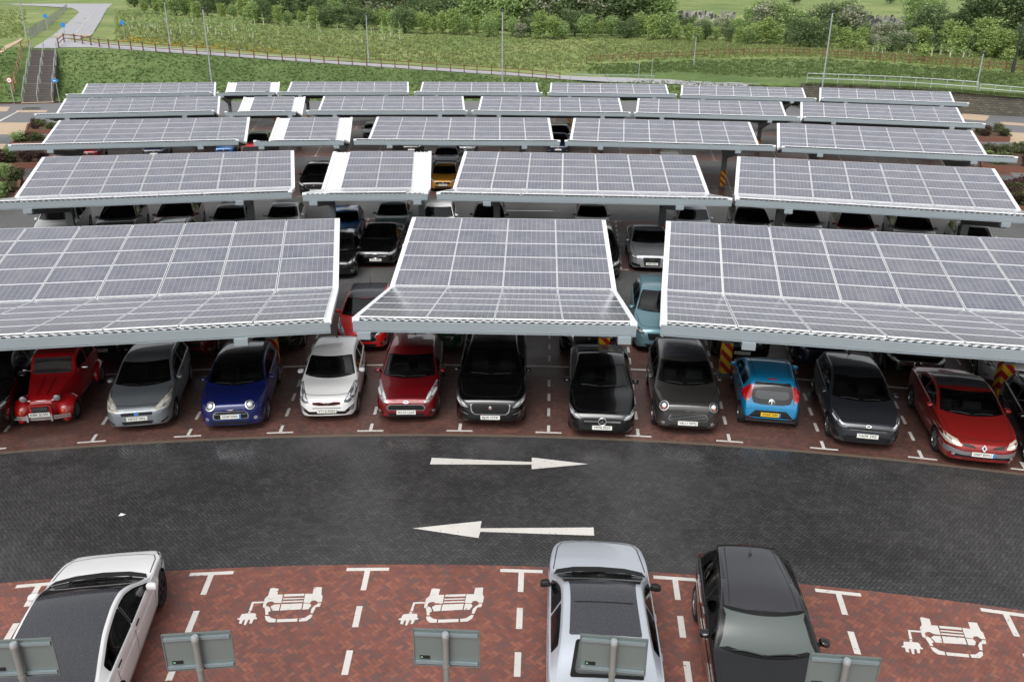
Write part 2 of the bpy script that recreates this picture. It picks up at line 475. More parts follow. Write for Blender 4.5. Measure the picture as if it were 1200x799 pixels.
def canopy_meshes(w, ncol):
    out = {}
    # ribbed deck, ribs run down each slope
    mb = MB()
    n = int(round(w / 0.2)); p = w / n
    prof = []
    for k in range(n):
        x = -w / 2 + k * p
        prof += [(x, 0), (x + 0.38 * p, 0), (x + 0.52 * p, 0.024), (x + 0.86 * p, 0.024)]
    prof.append((w / 2, 0))
    for (v0, z0, v1, z1) in ((-VF, ZF, -0.012, ZV + 0.002), (0.012, ZV, VR, ZR)):
        vs = [(x, v0, z0 + h) for x, h in prof] + [(x, v1, z1 + h) for x, h in prof]
        m = len(prof)
        mb.add(vs, [(k, k + 1, m + k + 1, m + k) for k in range(m - 1)])
    for s in (-1, 1):   # flat white verge trims
        x = s * (w / 2 + 0.01)
        mb.bar((x, -VF, ZF + 0.0), (x, -0.03, ZV + 0.0), 0.17, 0.13, mi=1); mb.bar((x, 0.03, ZV + 0.0), (x, VR, ZR + 0.0), 0.17, 0.13, mi=1)
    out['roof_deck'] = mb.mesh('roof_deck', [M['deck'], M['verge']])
    mb = MB()
    mb.box((0, -VF - 0.045, ZF - 0.123), (w + 0.14, 0.07, 0.23)); mb.box((0, -VF - 0.05, ZF - 0.26), (w + 0.14, 0.10, 0.022))
    out['front_fascia'] = mb.mesh('fascia', M['steel_light'])
    mb = MB(); mb.box((0, VR + 0.045, ZR - 0.14), (w + 0.14, 0.07, 0.26))
    out['rear_fascia'] = mb.mesh('fascia', M['steel_light'])
    mb = MB()
    for t in (0.12, 0.34, 0.56, 0.78, 0.95):
        for (v1, z1) in ((-VF, ZF), (VR, ZR)):
            mb.box((0, v1 * t, ZV + (z1 - ZV) * t - 0.10), (w - 0.1, 0.07, 0.16))
    mb.box((0, 0, ZV - 0.09), (w + 0.05, 0.34, 0.12))
    out['roof_frame'] = mb.mesh('roof_frame', M['steel_dark'])
    mb = MB()
    mb.bar((0, -0.16, ZV - 0.42), (0, -VF + 0.02, ZF - 0.42), 0.2, 0.46, h2=0.2)
    mb.bar((0, 0.16, ZV - 0.42), (0, VR - 0.02, ZR - 0.42), 0.2, 0.46, h2=0.2)
    mb.box((0, 0, ZV - 0.45), (0.21, 0.5, 0.5))
    out['beam'] = mb.mesh('beam', M['steel_mid'])
    mb = MB(); mb.box((0, -VF - 0.06, ZF - 0.35), (0.32, 0.3, 0.16))
    out['bracket'] = mb.mesh('bracket', M['steel_light'])
    mb = MB()
    for s in (-1, 1): mb.box((s * 0.14, 0, 1.02), (0.022, 0.34, 2.04))
    mb.box((0, 0, 1.02), (0.26, 0.03, 2.04)); mb.box((0, 0, 0.02), (0.5, 0.5, 0.04)); mb.box((0, -0.165, 1.02), (0.256, 0.01, 2.04))
    out['column'] = mb.mesh('column', M['steel_mid'])
    mb = MB(); mb.box((0, -0.185, 0.6), (0.3, 0.02, 1.0)); mb.box((0.163, 0.0, 0.6), (0.02, 0.34, 1.0)); mb.box((-0.163, 0.0, 0.6), (0.02, 0.34, 1.0))
    out['hazard'] = mb.mesh('hazard_plate', M['hazard'])
    return out

CANOPY_SETS = {}
def canopy(x, y, yaw, kind, label, tone=0):
    w, ncol, colu, pitch = {'L': (12.1, 7, 4.0, 1.715), 'M': (6.83, 4, 3.2, 1.69), 'S': (5.02, 2, 2.15, 1.70)}[kind]
    if kind not in CANOPY_SETS: CANOPY_SETS[kind] = canopy_meshes(w, ncol)
    S = CANOPY_SETS[kind]
    t = empty('solar_canopy', (x, y, 0), rad(yaw), label, 'solar canopy', 'solar canopies over the parking rows')
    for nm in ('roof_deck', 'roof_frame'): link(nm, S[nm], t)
    link('fascia', S['front_fascia'], t); link('fascia', S['rear_fascia'], t)
    for s in (-1, 1):
        c = link('column', S['column'], t, (s * colu, 0, 0)); link('hazard_plate', S['hazard'], c)
        b = link('beam', S['beam'], t, (s * colu, 0, 0)); link('bracket', S['bracket'], b)
    for (v0, z0, v1, z1) in ((-0.1, 0, -VF, 0), (0.1, 0, VR, 0)):
        front = v1 < 0
        zz = ZF if front else ZR; vv = -VF if front else VR
        ang = math.atan2(zz - ZV, vv) if not front else -math.atan2(zz - ZV, VF)
        L = math.hypot(vv, zz - ZV)
        for r in range(5):
            sdist = (L - 5.14) * 0.4 + 0.05 + 0.5 + r * 1.022
            cy = vv * sdist / L; cz = ZV + (zz - ZV) * sdist / L + 0.052
            for c in range(ncol):
                o = link('solar_panel', PANEL, t, ((c - (ncol - 1) / 2) * pitch, cy, cz))
                o.rotation_euler = (ang + RNG.uniform(-.0025, .0025), RNG.uniform(-.002, .002), 0)
    return t

ORD = ['leftmost', 'second from the left', 'third from the left', 'fourth from the left', 'fifth from the left', 'sixth from the left', 'rightmost']
CAN = {
 'A': [(-11.41, 22.98, 10.0, 'L'), (-0.30, 24.15, -1.57, 'M'), (10.63, 22.95, -10.5, 'L')],
 'B': [(-16.53, 38.1, 13.5, 'L'), (-6.60, 39.36, 4.56, 'S'), (3.20, 39.21, -3.21, 'L'), (16.45, 37.29, -14.5, 'L')],
 'C': [(-23.33, 52.81, 13.06, 'L'), (-13.30, 54.25, 7.59, 'S'), (-3.48, 54.97, 1.28, 'L'), (9.76, 54.46, -6.70, 'L'), (22.80, 51.79, -15.0, 'L')],
 'D': [(-30.06, 67.50, 15.86, 'L'), (-19.96, 68.96, 9.32, 'S'), (-10.18, 70.32, 5.06, 'L'), (3.03, 70.67, -2.0, 'L'), (16.17, 69.42, -9.45, 'L'), (29.12, 66.73, -16.5, 'L')],
 'E': [(-35.42, 82.40, 16.45, 'L'), (-26.12, 84.67, 12.23, 'S'), (-16.78, 85.89, 6.84, 'L'), (-3.55, 86.78, 1.44, 'L'), (9.68, 86.58, -4.09, 'L'), (22.71, 84.43, -11.33, 'L'), (35.88, 81.93, -18.0, 'L')]}
ROWNAME = {'A': 'the front canopy row', 'B': 'the second canopy row', 'C': 'the middle canopy row', 'D': 'the last but one canopy row', 'E': 'the back canopy row'}
for row, lst in CAN.items():
    for k, (x, y, yaw, kind) in enumerate(lst):
        pos = 'rightmost' if k == len(lst) - 1 else ORD[k]
        if row == 'A' and k == 1: lab = 'short four panel wide solar canopy in the middle of the front row'
        elif kind == 'S': lab = 'narrow two panel wide canopy with white margins, ' + ROWNAME[row]
        else: lab = 'long solar canopy, ' + pos + ' in ' + ROWNAME[row]
        canopy(x, y, yaw, kind, lab)
# ------------------------------------------------------------------ cars
def pchip(pts):
    xs = [p[0] for p in pts]; ys = [p[1] for p in pts]; n = len(xs)
    h = [xs[i+1] - xs[i] for i in range(n-1)]; dl = [(ys[i+1] - ys[i]) / h[i] for i in range(n-1)]
    d = [0.0] * n
    for i in range(1, n-1):
        if dl[i-1] * dl[i] > 0:
            w1 = 2*h[i] + h[i-1]; w2 = h[i] + 2*h[i-1]
            d[i] = (w1 + w2) / (w1 / dl[i-1] + w2 / dl[i])
    d[0] = dl[0]; d[-1] = dl[-1]
    def f(x):
        if x <= xs[0]: return ys[0]
        if x >= xs[-1]: return ys[-1]
        i = 0
        while x > xs[i+1]: i += 1
        t = (x - xs[i]) / h[i]
        return (1+2*t)*(1-t)**2*ys[i] + t*(1-t)**2*h[i]*d[i] + t*t*(3-2*t)*ys[i+1] + t*t*(t-1)*h[i]*d[i+1]
    return f

def paint(name, r, g, b, metal=0.0, rough=0.34, wet=False):
    if name in M: return M[name]
    t = NT(name)
    fl = t.noise(1.6, 4, 0.6, t.obj())
    c = rgb(r, g, b); d = tuple(x * 0.9 for x in c[:3]) + (1,)
    beads = t.noise(70, 2, 0.6, t.obj())
    bf = t.node('ShaderNodeNewGeometry').outputs['Backfacing']
    t.set(col=t.mix(bf, t.mix(fl, d, c), rgb(62, 62, 64)), metal=t.math('MULTIPLY', t.math('SUBTRACT', 1.0, bf), metal), rough=t.rng(fl, .3, .7, rough - .04, rough + .06), coat=1.0, coatr=t.rng(beads, 0.5, 0.66, 0.03, 0.22 if wet else 0.1))
    if wet: t.set(normal=t.bump(t.rng(beads, 0.56, 0.66), 0.12, 0.003))
    M[name] = t.m
    return t.m
def glass(name, tint, ior=1.9, wet=False, rough=0.03):
    t = NT(name)
    n = t.noise(3, 4, 0.6, t.obj())
    t.set(col=tint, rough=rough, ior=ior, spec=0.5)
    if wet:
        b = t.noise(75, 2, 0.6, t.obj())
        t.set(rough=t.rng(b, 0.45, 0.65, 0.08, 0.32), normal=t.bump(t.rng(b, 0.55, 0.66), 0.12, 0.003), col=t.mix(t.rng(b, .5, .62), tint, tuple(min(1, x * 1.25 + .008) for x in tint[:3]) + (1,)))
    else:
        t.set(col=t.mix(t.rng(n, .4, .65), tint, tuple(x * 1.25 + .003 for x in tint[:3]) + (1,)), rough=t.rng(n, .3, .7, rough, rough + .05))
    return t.m
def clear_glass(name, tint, ior):
    t = NT(name)
    for n in (t.b,): t.n.remove(n)
    fr = t.node('ShaderNodeFresnel'); fr.inputs['IOR'].default_value = ior
    tr = t.node('ShaderNodeBsdfTransparent'); tr.inputs['Color'].default_value = tint
    gl = t.node('ShaderNodeBsdfGlossy'); gl.inputs['Roughness'].default_value = 0.02
    ns = t.noise(5, 3, .6, t.obj())
    t.l.new(t.rng(ns, .35, .7, .015, .09), gl.inputs['Roughness'])
    mx = t.node('ShaderNodeMixShader'); t.l.new(fr.outputs[0], mx.inputs[0]); t.l.new(tr.outputs[0], mx.inputs[1]); t.l.new(gl.outputs[0], mx.inputs[2])
    t.l.new(mx.outputs[0], t.out.inputs['Surface'])
    return t.m
M['clear'] = clear_glass('clear_glass', (.66, .71, .69, 1), 1.85)
M['tinted'] = clear_glass('tinted_glass', (.36, .39, .39, 1), 1.75)
M['frit'] = plain('black_glass_border', rgb(12, 12, 13), 0.12, var=.1)
M['seat'] = plain('seat_cloth', rgb(74, 74, 76), 0.85, var=.2, scale=6)
M['dash'] = plain('dashboard', rgb(44, 44, 46), 0.7, var=.2, scale=5)
M['windscreen'] = glass('windscreen_glass', (0.012, 0.016, 0.016, 1), 1.85)
M['window'] = glass('window_glass', (0.008, 0.010, 0.011, 1), 1.6)
M['roof_glass'] = glass('wet_roof_glass', (0.040, 0.041, 0.048, 1), 1.75, wet=True)
_t = NT('sky_reflection_screen')  # pale base colour stands in for sky reflected in the windscreen
_n = _t.noise(160, 2, .5, _t.obj())
_t.set(col=_t.mix(_t.rng(_n, .45, .7), (0.085, 0.102, 0.098, 1), (0.10, 0.118, 0.114, 1)), rough=.16, ior=1.6)
M['pale_screen'] = _t.m
M['trim'] = plain('black_trim', rgb(24, 24, 25), 0.5, var=0.2)
M['grille'] = plain('grille_black', rgb(16, 16, 17), 0.45, var=0.4, scale=30)
M['chrome'] = plain('chrome', rgb(214, 216, 218), 0.16, 1.0, var=0.05)
M['rubber'] = plain('tyre_rubber', rgb(24, 24, 25), 0.75, var=0.2, scale=8)
M['alloy'] = plain('alloy', rgb(140, 142, 145), 0.32, 0.8, var=0.1)
M['alloy_dark'] = plain('dark_alloy', rgb(44, 45, 47), 0.4, 0.5, var=0.1)
M['well'] = plain('wheel_arch_liner', rgb(14, 14, 14), 0.9)
M['plate_white'] = plain('plate_white', rgb(222, 222, 216), 0.4, var=0.04)
M['plate_yellow'] = plain('plate_yellow', rgb(232, 190, 50), 0.4, var=0.04)
M['plate_blue'] = plain('plate_blue', rgb(40, 120, 205), 0.4)
M['ink'] = plain('plate_black', rgb(22, 22, 24), 0.5)
M['amber'] = plain('amber_lens', rgb(232, 116, 24), 0.2)
M['red_lens'] = plain('red_lens', rgb(190, 16, 24), 0.15, var=0.25, scale=14, coat=1.0)
M['white_paint_obj'] = plain('white_enamel', rgb(232, 232, 230), 0.35, var=0.03)
def lamp_mat(name, a, b, dark):
    t = NT(name)
    n = t.noise(7, 2, 0.5, t.obj()); n2 = t.noise(30, 1, 0.5, t.obj())
    c = t.mix(t.rng(n, 0.35, 0.65), a, b); c = t.mix(t.rng(n2, 0.55, 0.7, 0, .5), c, dark)
    t.set(col=c, rough=0.1, metal=0.1, coat=1.0, coatr=0.03)
    return t.m
M['lamp'] = lamp_mat('headlamp_lens', rgb(120, 123, 126), rgb(168, 171, 172), rgb(84, 86, 88))
M['lamp_old'] = lamp_mat('clouded_headlamp_lens', rgb(178, 172, 154), rgb(206, 200, 182), rgb(160, 152, 134))
M['lamp_dark'] = lamp_mat('dark_headlamp_lens', rgb(64, 67, 70), rgb(112, 115, 118), rgb(34, 35, 37))
M['reflector'] = plain('lamp_reflector', rgb(226, 228, 228), 0.15, 0.2, var=.05, scale=12, coat=1.0)

def rounded(pts, r=0.02, n=3):
    out = []
    m = len(pts)
    for i in range(m):
        p, a, b = Vector(pts[i]), Vector(pts[i-1]), Vector(pts[(i+1) % m])
        la, lb = (a - p).length, (b - p).length
        q = min(r, la * .45, lb * .45)
        s, e = p + (a - p).normalized() * q, p + (b - p).normalized() * q
        for k in range(n + 1):
            t = k / n
            out.append(((1-t)**2 * s + 2*t*(1-t) * p + t*t * e)[:])
    return out

def strip2(pts, w):
    """polygon along a 2D polyline"""
    P = [Vector(p) for p in pts]; L = []; R = []
    for i, p in enumerate(P):
        d = (P[min(i+1, len(P)-1)] - P[max(i-1, 0)]).normalized()
        nn = Vector((-d.y, d.x)) * (w / 2)
        L.append((p + nn)[:]); R.append((p - nn)[:])
    return L + R[::-1]

AX = {'front': (lambda a, b: (Vector((9, a, b)), Vector((-1, 0, 0)))), 'rear': (lambda a, b: (Vector((-9, a, b)), Vector((1, 0, 0)))),
      'top': (lambda a, b: (Vector((a, b, 9)), Vector((0, 0, -1)))), 'left': (lambda a, b: (Vector((a, 9, b)), Vector((0, -1, 0)))),
      'right': (lambda a, b: (Vector((a, -9, b)), Vector((0, 1, 0))))}
def patch(bvh, poly, axis, off=0.005, res=0.07, mb=None, mi=0):
    """a skin in the outline poly laid on the body, seen along an axis"""
    b = []
    m = len(poly)
    for i in range(m):
        p, q = Vector(poly[i]), Vector(poly[(i+1) % m])
        k = max(1, int((q - p).length / res))
        b += [p.lerp(q, t / k) for t in range(k)]
    xs = [p.x for p in b]; ys = [p.y for p in b]
    nb = len(b)
    pts = list(b)
    nx = int((max(xs) - min(xs)) / res); ny = int((max(ys) - min(ys)) / res)
    for i in range(1, nx + 1):
        for j in range(1, ny + 1):
            x = min(xs) + (max(xs) - min(xs)) * i / (nx + 1); y = min(ys) + (max(ys) - min(ys)) * j / (ny + 1)
            pts.append(Vector((x, y)))
    vv, _, ff, *_r = delaunay_2d_cdt(pts, [], [list(range(nb))], 1, 1e-5)
    V = []; ok = []
    for p in vv:
        o, d = AX[axis](p.x, p.y)
        h, nrm, idx, dist = bvh.ray_cast(o, d)
        if h is None: V.append(Vector((0, 0, 0))); ok.append(False)
        else:
            if nrm.dot(d) > 0: nrm = -nrm
            V.append(h + (nrm * 0.6 - d * 0.4).normalized() * off); ok.append(True)
    F = []
    o, d = AX[axis](0, 0)
    for f in ff:
        if all(ok[i] for i in f):
            a, bb, c = V[f[0]], V[f[1]], V[f[2]]
            nn = (bb - a).cross(c - a)
            F.append(tuple(f) if nn.dot(d) < 0 else tuple(reversed(f)))
    mb = MB() if mb is None else mb
    mb.add(V, F, mi)
    return mb

def inset(poly, w):
    P = [Vector(p) for p in poly]; n = len(P); out = []
    ar = sum(P[i].x * P[(i+1) % n].y - P[(i+1) % n].x * P[i].y for i in range(n))
    sg = 1 if ar > 0 else -1
    for i in range(n):
        d = (P[(i+1) % n] - P[i-1])
        if d.length < 1e-6: continue
        d.normalize(); out.append(P[i] + Vector((-d.y, d.x)) * w * sg)
    return out
def inside(poly, p):
    c = False; n = len(poly); x, y = p
    for i in range(n):
        x1, y1 = poly[i]; x2, y2 = poly[i-1]
        if (y1 > y) != (y2 > y) and x < (x2 - x1) * (y - y1) / (y2 - y1) + x1: c = not c
    return c
def edge_dist(poly, p):
    m = 9.0; n = len(poly); p = Vector(p)
    for i in range(n):
        a, b = Vector(poly[i]), Vector(poly[i-1]); d = b - a; L = d.length_squared
        t = 0 if L < 1e-12 else max(0, min(1, (p - a).dot(d) / L)); m = min(m, (a + d * t - p).length)
    return m
def pane(bvh, poly, axis, frit, off=0.006, res=0.09):
    """a window: a clear pane inside a black printed border"""
    mb = MB()
    loop = []
    m = len(poly)
    for i in range(m):
        p, q = Vector(poly[i]), Vector(poly[(i+1) % m]); k = max(1, int((q - p).length / res))
        loop += [p.lerp(q, t / k) for t in range(k)]
    inner = [p for p in inset(loop, frit) if inside(loop, p) and edge_dist(loop, p) > frit * .9]
    pts = loop + inner
    xs = [p.x for p in loop]; ys = [p.y for p in loop]
    nx = int((max(xs) - min(xs)) / res); ny = int((max(ys) - min(ys)) / res)
    for i in range(1, nx + 1):
        for j in range(1, ny + 1):
            p = Vector((min(xs) + (max(xs) - min(xs)) * i / (nx + 1), min(ys) + (max(ys) - min(ys)) * j / (ny + 1)))
            if inside(loop, p) and edge_dist(loop, p) > frit * 1.3: pts.append(p)
    a, b = len(loop), len(inner)
    faces = [list(range(a))] + ([list(range(a, a + b))] if b > 2 else [])
    vv, _, ff, *_r = delaunay_2d_cdt(pts, [], faces, 1, 1e-5)
    V = []; ok = []
    for p in vv:
        o, d = AX[axis](p.x, p.y); h, nrm, idx, ds = bvh.ray_cast(o, d)
        ok.append(h is not None)
        if h is None: V.append(Vector()); continue
        if nrm.dot(d) > 0: nrm = -nrm
        V.append(h + (nrm * .6 - d * .4).normalized() * off)
    o, d = AX[axis](0, 0)
    for f in ff:
        if not all(ok[i] for i in f): continue
        c = (vv[f[0]] + vv[f[1]] + vv[f[2]]) / 3
        t = (V[f[1]] - V[f[0]]).cross(V[f[2]] - V[f[0]])
        mb.add([V[i] for i in f], [(0, 1, 2) if t.dot(d) < 0 else (2, 1, 0)], 0 if edge_dist(loop, c) < frit * .97 else 1)
    return mb
def pane_mesh(name, mb, mats):
    me = mb.mesh(name, mats)
    bm = bmesh.new(); bm.from_mesh(me); bmesh.ops.remove_doubles(bm, verts=bm.verts, dist=1e-5); bm.to_mesh(me); bm.free()
    return smooth(me, None)

def smooth_loft(secs, cap=True):
    n = len(secs[0]); vs = [p for s in secs for p in s]
    fs = []
    for i in range(len(secs) - 1):
        for k in range(n):
            a = i*n + k; b = i*n + (k+1) % n
            fs.append((a, a + n, b + n, b))
    if cap:
        fs.append(tuple(range(n))); fs.append(tuple(reversed(range((len(secs)-1)*n, len(secs)*n))))
    return vs, fs

def catmull(pts, sub=4):
    out = []
    n = len(pts)
    for i in range(n - 1):
        p0, p1, p2, p3 = pts[max(i-1, 0)], pts[i], pts[i+1], pts[min(i+2, n-1)]
        for k in range(sub):
            t = k / sub
            out.append(tuple(0.5 * ((2*b) + (-a + c)*t + (2*a - 5*b + 4*c - d)*t*t + (-a + 3*b - 3*c + d)*t**3) for a, b, c, d in zip(p0, p1, p2, p3)))
    out.append(pts[-1])
    return out

SPECS = {}
def spec(name, **k): SPECS[name] = k
def std_plan(L, nose=.62, tail=.66, full=.75):
    return [(0, nose - .06), (.03, nose + .07), (.09, .79), (.2, .895), (.4, .96), (full + .1, 1.0), (L*.55, 1.0), (L-.75, .985), (L-.3, .94), (L-.1, .86), (L-.03, tail + .1), (L, tail)]

class Car:
    def __init__(s, name):
        s.__dict__.update(dict(tumb=.45, taper=.07,  crown=.035, zb=.17, r=.31, tw=.2, plan=None, shoulder=.965, fullw=.75, nose=.62, tail=.66))
        s.__dict__.update(SPECS[name]); s.name = name
        L = s.L
        s.H = max(z for _d, z in s.top); s.ftop = pchip(s.top); s.fbelt = pchip(s.belt)
        s.fplan = pchip(s.plan or std_plan(L, s.nose, s.tail, s.fullw))
        zb = s.zb
        s.fzb = pchip([(0, zb + .1), (.2, zb + .03), (.6, zb), (L - .7, zb + .01), (L - .25, zb + .08), (L, zb + .18)])
        s.secs()
        s.bvh = BVHTree.FromPolygons(s.V, s.F)
    def X(s, d): return s.L / 2 - d
    def params(s, d):
        w = s.W / 2 * s.fplan(d); zt = s.ftop(d); zb = min(s.fzb(d), zt - .1); be = min(s.fbelt(d), zt - .025)
        be = max(be, zb + .06)
        gh = zt - be
        we = w * (s.shoulder - .005 - s.tumb * gh)
        k = min(1, max(0, (d - s.L * .42) / (s.L * .52))); we *= 1 - s.taper * k * k * (3 - 2 * k)
        cr = min(s.crown + .05 * gh, gh * .7)
        return w, zt, zb, be, gh, we, cr
    def secs(s):
        L = s.L
        ds = set()
        for k in range(61): ds.add(round(L * k / 60, 4))
        for k in range(12):
            t = .3 * (k / 12) ** 1.6; ds.add(round(t, 4)); ds.add(round(L - t, 4))
        ds = sorted(ds)
        S = []
        for d in ds:
            w, zt, zb, be, gh, we, cr = s.params(d)
            x = s.X(d); sh = w * s.shoulder
            h = be - zb
            ze = zt - cr
            half = [(0, zb), (.80*w, zb), (.925*w, zb + .02), (.98*w, zb + .22*h), (1.0*w, zb + .5*h), (1.0*w, zb + .70*h), (.990*w, zb + .715*h), (.984*w, zb + .90*h), (sh, be),
                    (sh - (sh - we)*.14 - .004, be + (ze - be)*.10), (sh - (sh - we)*.86, be + (ze - be)*.86), (we - .012, ze + cr*.22), (we*.86, zt - cr*.42), (we*.5, zt - cr*.12), (0, zt)]
            half = catmull(half, 4)
            ring = [(x, y, z) for y, z in half] + [(x, -y, z) for y, z in half[-2:0:-1]]
            S.append(ring)
        s.V, s.F = smooth_loft(S)
        s.V = [Vector(p) for p in s.V]
    def ws_poly(s):
        hw = s.W / 2; d0, d1, wb_, wt_ = s.ws; n = 9; P = []
        w0, w1 = hw * wb_, s.params(d1 + .08)[5] - .055
        bow0, bow1 = s.__dict__.get('bow', (.17, .10))
        for k in range(n): t = -1 + 2*k/(n-1); P.append((s.X(d0 + bow0*t*t), w0*t))
        for k in range(n): t = 1 - 2*k/(n-1); P.append((s.X(d1 + bow1*t*t), w1*t))
        return rounded(P, .04)
    def rw_poly(s):
        ax, P = s.rw; kk = s.W / 2 * s.__dict__.get('rwk', .90)
        Q = [(s.X(a), b * kk) for a, b in P] + [(s.X(a), -b * kk) for a, b in reversed(P)] if ax == 'top' else [(b * kk, a) for a, b in P] + [(-b * kk, a) for a, b in reversed(P)]
        return ax, rounded(Q, .05)
    def side_poly(s, i):
        a, b = s.side[i]; lo = s.__dict__.get('win_lo', .035); hi = s.__dict__.get('win_hi', .075); n = 14; up = []; dn = []
        for k in range(n + 1):
            d = a + (b - a) * k / n
            _, zt, zb, be, gh, we, cr = s.params(d)
            zl, zh = be + lo, zt - cr - hi
            if zh - zl > .03: up.append((s.X(d), zh)); dn.append((s.X(d), zl))
        return rounded(up + dn[::-1], .035)
    def open_windows(s, me):
        """take the sheet metal out from behind the panes"""
        wp = s.ws_poly(); sp = [s.side_poly(i) for i in range(len(s.side))]; rp = s.rw_poly() if s.__dict__.get('rw') else None
        bm = bmesh.new(); bm.from_mesh(me); kill = []
        for f in bm.faces:
            c = f.calc_center_median()
            if c.z < s.H * .5: continue
            vs = [v.co for v in f.verts]; n = f.normal
            if all(inside(wp, (v.x, v.y)) for v in vs) and n.z > .15: kill.append(f); continue
            if abs(n.y) > .45 and any(all(inside(q, (v.x, v.z)) for v in vs) for q in sp): kill.append(f); continue
            if rp and n.x < .3:
                q = rp[1]
                if rp[0] == 'rear' and n.x < -.2 and all(inside(q, (v.y, v.z)) for v in vs): kill.append(f)
                elif rp[0] == 'top' and n.z > .2 and all(inside(q, (v.x, v.y)) for v in vs): kill.append(f)
        bmesh.ops.delete(bm, geom=kill, context='FACES'); bm.to_mesh(me); bm.free()
    def interior(s):
        mb = MB(); hw = s.W / 2; d0, d1 = s.ws[0], s.ws[1]
        be = s.params(d1)[3]; fl = s.zb + .12; X = s.X
        def blk(d, y, z, sz, tilt, mi):
            mb.box((X(d), y, z), sz, mi=mi, M=Matrix.Rotation(tilt, 3, 'Y'))
        mb.box((X(d0 + .42), 0, be - .14), (.42, hw * 1.62, .16), mi=1)
        mb.box((X((d0 + d1) / 2 + 1.0), 0, fl), (2.5, hw * 1.6, .04), mi=1)
        top = s.H - .30
        for y in (-hw * .42, hw * .42):
            blk(d1 + .28, y, fl + .26, (.52, .48, .16), 0, 0); blk(d1 + .55, y, (fl + .3 + top - .10) / 2, (.14, .46, top - .10 - fl - .3), -.22, 0); blk(d1 + .66, y, top + .0, (.10, .26, .18), -.15, 0)
        yb = min(d1 + 1.40, s.L - 1.0)
        blk(yb, 0, (fl + .3 + top - .14) / 2, (.14, hw * 1.4, top - .14 - fl - .3), -.25, 0); blk(yb - .22, 0, fl + .26, (.5, hw * 1.4, .16), 0, 0)
        for y in (-hw * .45, hw * .45): blk(yb + .06, y, top - .06, (.09, .26, .15), -.15, 0)
        R = .185; pts = [(X(d0 + .70) + .4 * R * math.cos(2*PI*k/20), -hw * .42 + R * math.sin(2*PI*k/20), be - .03 + R * .9 * math.cos(2*PI*k/20)) for k in range(21)]
        mb.tube(pts, .016, 6, mi=1); mb.bar((X(d0 + .72), -hw*.42 - R, be - .03), (X(d0 + .72), -hw*.42 + R, be - .03), .03, .03, mi=1)
        mb.box((X(d1 + .02), 0, s.H - .17), (.04, .22, .07), mi=1)
        return mb.mesh('interior', [M['seat'], M['dash']])
    # ---------------- parts
    def axles(s): return s.fo, s.fo + s.wb
    def body(s):
        me = bpy.data.meshes.new('body'); me.from_pydata(s.V, [], s.F)
        bm = bmesh.new(); bm.from_mesh(me); bmesh.ops.recalc_face_normals(bm, faces=bm.faces); bm.to_mesh(me); bm.free()
        me.materials.append(M['trim']); me.materials.append(M['well'])
        cb = MB()
        for d in s.axles():
            for sg in (-1, 1):
                yo = sg * (s.W / 2 + .2); yi = sg * (s.W / 2 - s.tw - .09)
                R = s.r + .055; n = 24
                ring = [(s.X(d) + R*math.cos(2*PI*k/n), s.r + R*math.sin(2*PI*k/n)) for k in range(n)]
                a = [(x, yo, z) for x, z in ring]; b = [(x, yi, z) for x, z in ring]
                cb.add(a + b, [tuple(range(n)) if sg > 0 else tuple(reversed(range(n))), tuple(reversed(range(n, 2*n))) if sg > 0 else tuple(range(n, 2*n))] +
                       [((k+1) % n, k, n + k, n + (k+1) % n) if sg > 0 else (k, (k+1) % n, n + (k+1) % n, n + k) for k in range(n)], 1)
        cm = cb.mesh('cut', [M['trim'], M['well']])
        bm = bmesh.new(); bm.from_mesh(cm); bmesh.ops.recalc_face_normals(bm, faces=bm.faces); bm.to_mesh(cm); bm.free()
        bo = link('tmp_body', me); cu = link('tmp_cut', cm)
        md = bo.modifiers.new('b', 'BOOLEAN'); md.object = cu; md.operation = 'DIFFERENCE'; md.solver = 'EXACT'
        dg = bpy.context.evaluated_depsgraph_get()
        res = bpy.data.meshes.new_from_object(bo.evaluated_get(dg))
        bpy.data.objects.remove(bo); bpy.data.objects.remove(cu)
        s.open_windows(res)
        smooth(res, 42)
        return res
    def wheel_meshes(s):
        r, tw = s.r, s.tw
        mb = MB()
        mb.lathe([(r*.66, -tw*.42), (r*.80, -tw*.5), (r*.93, -tw*.47), (r*.985, -tw*.36), (r, -tw*.15), (r, tw*.15), (r*.985, tw*.36), (r*.93, tw*.47), (r*.80, tw*.5), (r*.66, tw*.42)], n=28, axis='Y')
        tyre = smooth(mb.mesh('wheel', M['rubber']), 50)
        mb = MB()
        R = r * .68
        mb.lathe([(R, -tw*.35), (R, tw*.45), (R*.93, tw*.42), (R*.88, tw*.2), (R*.86, -tw*.1), (0.01, -tw*.12)], n=28, axis='Y', mi=1)
        mb.lathe([(R, tw*.45), (R*.92, tw*.46), (R*.90, tw*.36)], n=28, axis='Y')
        ns = s.__dict__.get('spokes', 5)
        for k in range(ns):
            a = 2*PI*k/ns
            for da in (-.12, .12):
                mb.bar((.04*math.cos(a), tw*.36, .04*math.sin(a)), (R*.93*math.cos(a+da), tw*.38, R*.93*math.sin(a+da)), .035, .03, up=Vector((0, 1, 0)))
        mb.lathe([(R*.24, tw*.2), (R*.24, tw*.40), (R*.18, tw*.43), (.005, tw*.43)], n=14, axis='Y')
        rim = mb.mesh('rim', [s.__dict__.get('rimmat', M['alloy']), M['well']])
        return tyre, rim

def plate_mesh(text, yellow=False, blue=False, w=.52, h=.111):
    mb = MB()
    mb.box((0, 0, 0), (.012, w, h))
    if blue: mb.box((.0065, w/2 - .022, 0), (.003, .044, h * .98), mi=1)
    return mb.mesh('number_plate', [M['plate_yellow' if yellow else 'plate_white'], M['plate_blue']])

